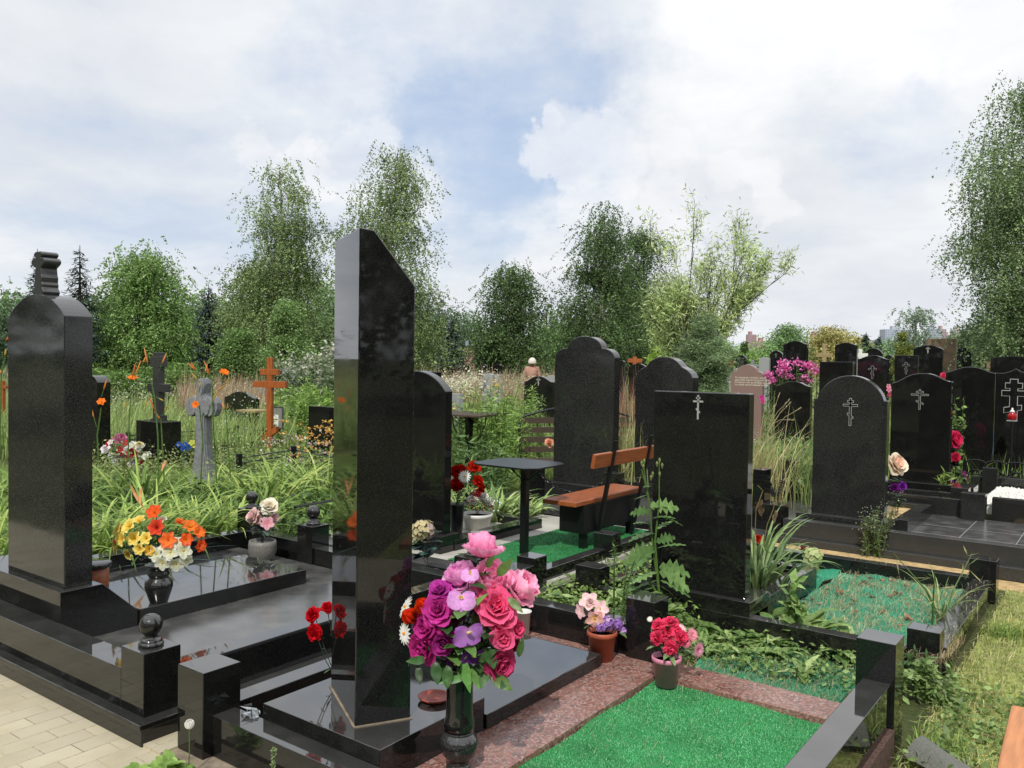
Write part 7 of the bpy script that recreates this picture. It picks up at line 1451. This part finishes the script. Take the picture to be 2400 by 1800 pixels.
# sparse willow
def willow():
    base = AT(1630, 860, 17.5); base[2] = -.06; t = thing('willow_tree', 'pale airy young willow with long bare forking stems', 'willow', base); R = random.Random(5); tb = MB(); LP = []; D_ = 17.5
    def grow(p, d, L_, r0, lev):
        n = 7; pts_ = [p]; dd = d.copy(); q = p.copy()
        for i in range(n): dd = dd+np.array([R.gauss(0, .06), R.gauss(0, .06), .035 if lev else .02]); dd /= np.linalg.norm(dd); q = q+dd*L_/n; pts_.append(q.copy())
        tb.tube(pts_, [r0*(1-.8*i/n)+.002 for i in range(n+1)], 5 if lev < 2 else 3, cap=False)
        if lev >= 1:
            for i in range(1, n+1):
                for _ in range(2 if lev >= 2 else 2): LP.append((pts_[i]+np.array([R.gauss(0, .09) for _ in range(3)]), dd.copy()))
        if lev < 3:
            for k in range([4, 4, 3][lev]):
                i = R.randint(2, n-1) if lev else R.randint(1, n-1); a = R.uniform(0, 6.28); s = np.array([math.cos(a), math.sin(a), 0]); nd = dd*.95+s*R.uniform(.25, .6)+np.array([0, 0, .12]); nd /= np.linalg.norm(nd); grow(pts_[i], nd, L_*(R.uniform(.28, .50) if lev == 0 else R.uniform(.4, .6)), r0*.42, lev+1)
    for (x0, y0, x1, y1, r0, dz) in ((1608, 850, 1492, 690, .018, .2), (1606, 850, 1528, 625, .02, -.2), (1610, 850, 1548, 560, .024, .1), (1612, 850, 1588, 510, .026, -.3), (1618, 850, 1610, 590, .02, .4), (1625, 850, 1640, 640, .018, 0), (1640, 850, 1672, 585, .022, .3), (1645, 850, 1706, 545, .024, -.1), (1650, 850, 1745, 520, .026, .2), (1655, 845, 1775, 590, .024, -.3), (1690, 780, 1812, 600, .022, .1), (1705, 750, 1860, 625, .022, 0), (1655, 850, 1712, 740, .034, 0), (1600, 850, 1512, 760, .014, .3), (1700, 760, 1790, 690, .016, -.2), (1630, 850, 1600, 700, .016, .5)):
        p, q = AT(x0, y0, D_), AT(x1, y1, D_+dz*2); 
        if y0 > 830: p2 = base*.5+p*.5; tb.tube([base, p2, p], [r0*1.2, r0*1.1, r0], 5, cap=False)
        d = q-p; grow(p, d/np.linalg.norm(d), np.linalg.norm(d)*.78, r0*.8, 0)
    tb.build('trunk', M['bark'], t); r_ = np.random.default_rng(3)
    P = np.array([x[0] for x in LP]); Dd = np.array([x[1] for x in LP]); k = 1; n = len(P); d = unit(Dd+r_.normal(0, .7, (n, 3))-np.array([0, 0, .35])); s = unit(np.cross(d, r_.standard_normal((n, 3)))); L_ = r_.uniform(.08, .16, (n, 1)); V = np.stack([P, P+d*L_*.5+s*L_*.09, P+d*L_-[0, 0, .02], P+d*L_*.5-s*L_*.09], 1)
    C_ = np.array([lin(c)[:3] for c in ['#8a9a60', '#98a56c', '#788a52', '#a4b07a']])[r_.integers(0, 4, n)]*r_.uniform(.75, 1.25, (n, 1)); quadmesh('crown', V, C_, M['treeleaf'], parent=t); print('willow leaves', n)
willow()
tree('willow_bush', 'dense grey-green bushy base of young willow shoots', 1655, 16.5, 740, [(.03, 55), (.3, 68), (.6, 62), (.8, 48), (1, 14)], 200, 15000, .10, ['#5f734c', '#6c8058', '#50633e'], 921, droop=.0, csz=.26, asp=.16, tw=.03, nstems=4, inner=.1)
tree('sumac_sapling', 'small bright yellow-green sapling between the tall arched steles', 1540, 20, 812, [(.2, 25), (.6, 28), (1, 8)], 40, 2400, .14, ['#86a030', '#96b03c', '#708c2a'], 922, droop=.1, csz=.22, asp=.2, tw=.03)
# wood on the camera's own side of the cemetery (seen mirrored in the polished stone)
r_ = np.random.default_rng(61); P_ = []
for k in range(34):
    a = math.radians(-118+k*7.2); rr_ = r_.uniform(19, 30); c = np.array([math.sin(a+math.pi*.5+.35)*rr_, -math.cos(a+math.pi*.5+.35)*rr_, 0]) if False else None
    az = math.radians(60+k*6.3); c = np.array([math.sin(az)*rr_, math.cos(az)*rr_, 0.]); hh3 = r_.uniform(9, 15); m = 1500
    v = r_.standard_normal((m, 3)); v = unit(v)*(r_.uniform(0, 1, (m, 1))**.4); P_.append(c+np.array([0, 0, hh3*.5])+v*np.array([2.6, 2.6, hh3*.5]))
leafcloud('wood', None, np.concatenate(P_), .55, .6, ['#3c5028', '#486030', '#2f4222', '#56703a'], 62, mat='treeleaf', kind='stuff')
# ================================================================ DISTANT BUILDINGS
def tower(label, x0, x1, ytop, D_, wall, win, floors, cols_n, name='apartment_block', roof=None, side=None):
    p0, p1 = AT(x0, 850, D_), AT(x1, 850, D_); c = (p0+p1)/2; Ht = ZAT(c[:2], ytop); t = thing(name, label, 'building', (c[0], c[1], 0)); W_ = np.linalg.norm((p1-p0)[:2]); a = unit((p1-p0)*np.array([1, 1, 0])); n_ = np.array([-a[1], a[0], 0]); n_ = n_ if n_@fw > 0 else -n_
    o_ = np.array([p0[0], p0[1], 0]); MB().prism([(0, 0), (W_, 0), (W_, Ht), (0, Ht)], o_, a, (0, 0, 1), n_*W_*.5).build('wall', M[wall], t)
    b = MB(); fh = (Ht-3)/floors
    for i in range(floors):
        for j in range(cols_n):
            u = W_*(j+.2)/cols_n; b.prism([(u, 3+fh*(i+.3)), (u+W_*.6/cols_n, 3+fh*(i+.3)), (u+W_*.6/cols_n, 3+fh*(i+.8)), (u, 3+fh*(i+.8))], o_-n_*.12, a, (0, 0, 1), n_*.1)
    b.build('windows', M[win], t)
    if floors > 1: MB().prism([(W_*.3, Ht), (W_*.6, Ht), (W_*.6, Ht+2.5), (W_*.3, Ht+2.5)], o_+n_*2, a, (0, 0, 1), n_*4).build('roof_house', M[wall], t)
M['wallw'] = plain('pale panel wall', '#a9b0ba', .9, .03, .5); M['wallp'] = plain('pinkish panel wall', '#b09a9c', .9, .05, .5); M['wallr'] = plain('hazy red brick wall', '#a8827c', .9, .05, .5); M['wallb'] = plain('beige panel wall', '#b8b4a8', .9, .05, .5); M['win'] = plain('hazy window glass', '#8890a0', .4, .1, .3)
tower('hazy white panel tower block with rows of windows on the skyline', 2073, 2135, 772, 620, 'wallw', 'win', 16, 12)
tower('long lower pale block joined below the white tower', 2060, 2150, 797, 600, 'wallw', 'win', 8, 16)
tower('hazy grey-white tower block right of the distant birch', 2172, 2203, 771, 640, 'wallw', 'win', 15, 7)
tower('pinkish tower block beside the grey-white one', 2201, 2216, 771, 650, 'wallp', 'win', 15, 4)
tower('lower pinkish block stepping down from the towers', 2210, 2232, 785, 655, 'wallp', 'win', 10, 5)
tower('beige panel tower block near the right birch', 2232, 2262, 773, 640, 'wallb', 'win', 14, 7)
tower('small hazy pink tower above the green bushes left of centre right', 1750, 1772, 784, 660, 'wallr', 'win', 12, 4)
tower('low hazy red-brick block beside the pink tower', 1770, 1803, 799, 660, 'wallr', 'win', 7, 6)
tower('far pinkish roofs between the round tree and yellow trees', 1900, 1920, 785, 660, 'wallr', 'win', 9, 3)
tower('small red-brown shed with white roof edge by the dark spruce', 1088, 1112, 815, 55, 'wallr', 'win', 1, 2, name='shed')
# lattice masts
for lb_, px, yt, D_ in (('thin lattice radio mast above the trees at left', 454, 640, 900), ('fainter second radio mast right of the first', 474, 640, 1300)):
    p = AT(px, 850, D_); Ht = ZAT(p[:2], yt); t = thing('radio_mast', lb_, 'mast', (p[0], p[1], 0)); w0 = 4*D_/900 if D_ < 1000 else 1.6; b = MB()
    for sx_, sy_ in ((-1, -1), (1, -1), (1, 1), (-1, 1)): b.tube([(p[0]+sx_*w0, p[1]+sy_*w0, 0), (p[0]+sx_*.4, p[1]+sy_*.4, Ht*.9), (p[0], p[1], Ht)], .28*D_/900, 3)
    b.build('tower_legs', M['wallp'], t); b = MB()
    for k in range(14):
        z = Ht*.9*k/14; q = w0*(1-k/14)+.4; b.tube([(p[0]-q, p[1]-q, z), (p[0]+q, p[1]+q*.0, z+Ht*.06), (p[0]-q, p[1]+q, z+Ht*.12)], .16*D_/900, 3)
    b.build('lattice', M['wallp'], t)
# ================================================================ DISTANT PERSON
D_ = 24; p = AT(1247, 870, D_); m2 = D_/F; base = np.array([p[0], p[1], 0.]); hz_ = ZAT(base[:2], 841)
M['skin'] = plain('skin', '#b07860', .6, .05, 30); M['hair'] = plain('white hair', '#d8d2c8', .8, .06, 60); M['shirt'] = plain('pinkish shirt', '#b08878', .85, .12, 30)
t = thing('person', 'white-haired person in a pinkish top standing among the tall weeds, head bowed', 'person', base)
def skinbody():
    me = bpy.data.meshes.new('body'); s = hz_/1.72; fx = np.array([fw[0], fw[1], 0]); 
    J = {'pel': (0, .95), 'che': (0, 1.28), 'nec': (0, 1.47), 'hea': (0, 1.60), 'lsh': (-.18, 1.42), 'rsh': (.18, 1.42), 'lel': (-.24, 1.14), 'rel': (.24, 1.14), 'lha': (-.16, .92), 'rha': (.16, .92), 'lhi': (-.10, .90), 'rhi': (.10, .90), 'lkn': (-.11, .50), 'rkn': (.11, .50), 'lan': (-.11, .06), 'ran': (.11, .06)}
    rad = {'pel': .15, 'che': .16, 'nec': .06, 'hea': .055, 'lsh': .08, 'rsh': .08, 'lel': .05, 'rel': .05, 'lha': .035, 'rha': .035, 'lhi': .09, 'rhi': .09, 'lkn': .065, 'rkn': .065, 'lan': .045, 'ran': .045}
    K_ = list(J); V = [tuple((rt*J[k][0]*s)[:2])+(J[k][1]*s,) for k in K_]; E = [('pel', 'che'), ('che', 'nec'), ('nec', 'hea'), ('che', 'lsh'), ('che', 'rsh'), ('lsh', 'lel'), ('rsh', 'rel'), ('lel', 'lha'), ('rel', 'rha'), ('pel', 'lhi'), ('pel', 'rhi'), ('lhi', 'lkn'), ('rhi', 'rkn'), ('lkn', 'lan'), ('rkn', 'ran')]
    me.from_pydata(V, [(K_.index(a), K_.index(b)) for a, b in E], []); o = bpy.data.objects.new('body', me); COL.objects.link(o); o.parent = t; me.materials.append(M['shirt'])
    sk = o.modifiers.new('skin', 'SKIN'); sv = me.skin_vertices[0].data
    for i, k in enumerate(K_): sv[i].radius = (rad[k]*s, rad[k]*s)
    sv[0].use_root = True; su = o.modifiers.new('sub', 'SUBSURF'); su.levels = 2; su.render_levels = 2
    return s
s = skinbody(); hc = base+np.array([0, 0, 1.61*s])
MB().sphere(hc-fw*.015, .10*s, 16, None, 1.25).build('head', M['skin'], t, smooth=True)
MB().lathe([(.125*s*math.sin(a), .15*s*-math.cos(a)) for a in np.linspace(1.25, math.pi-.001, 9)], hc-fw*.03+np.array([0, 0, .0]), 16).build('hair', M['hair'], t, smooth=True)
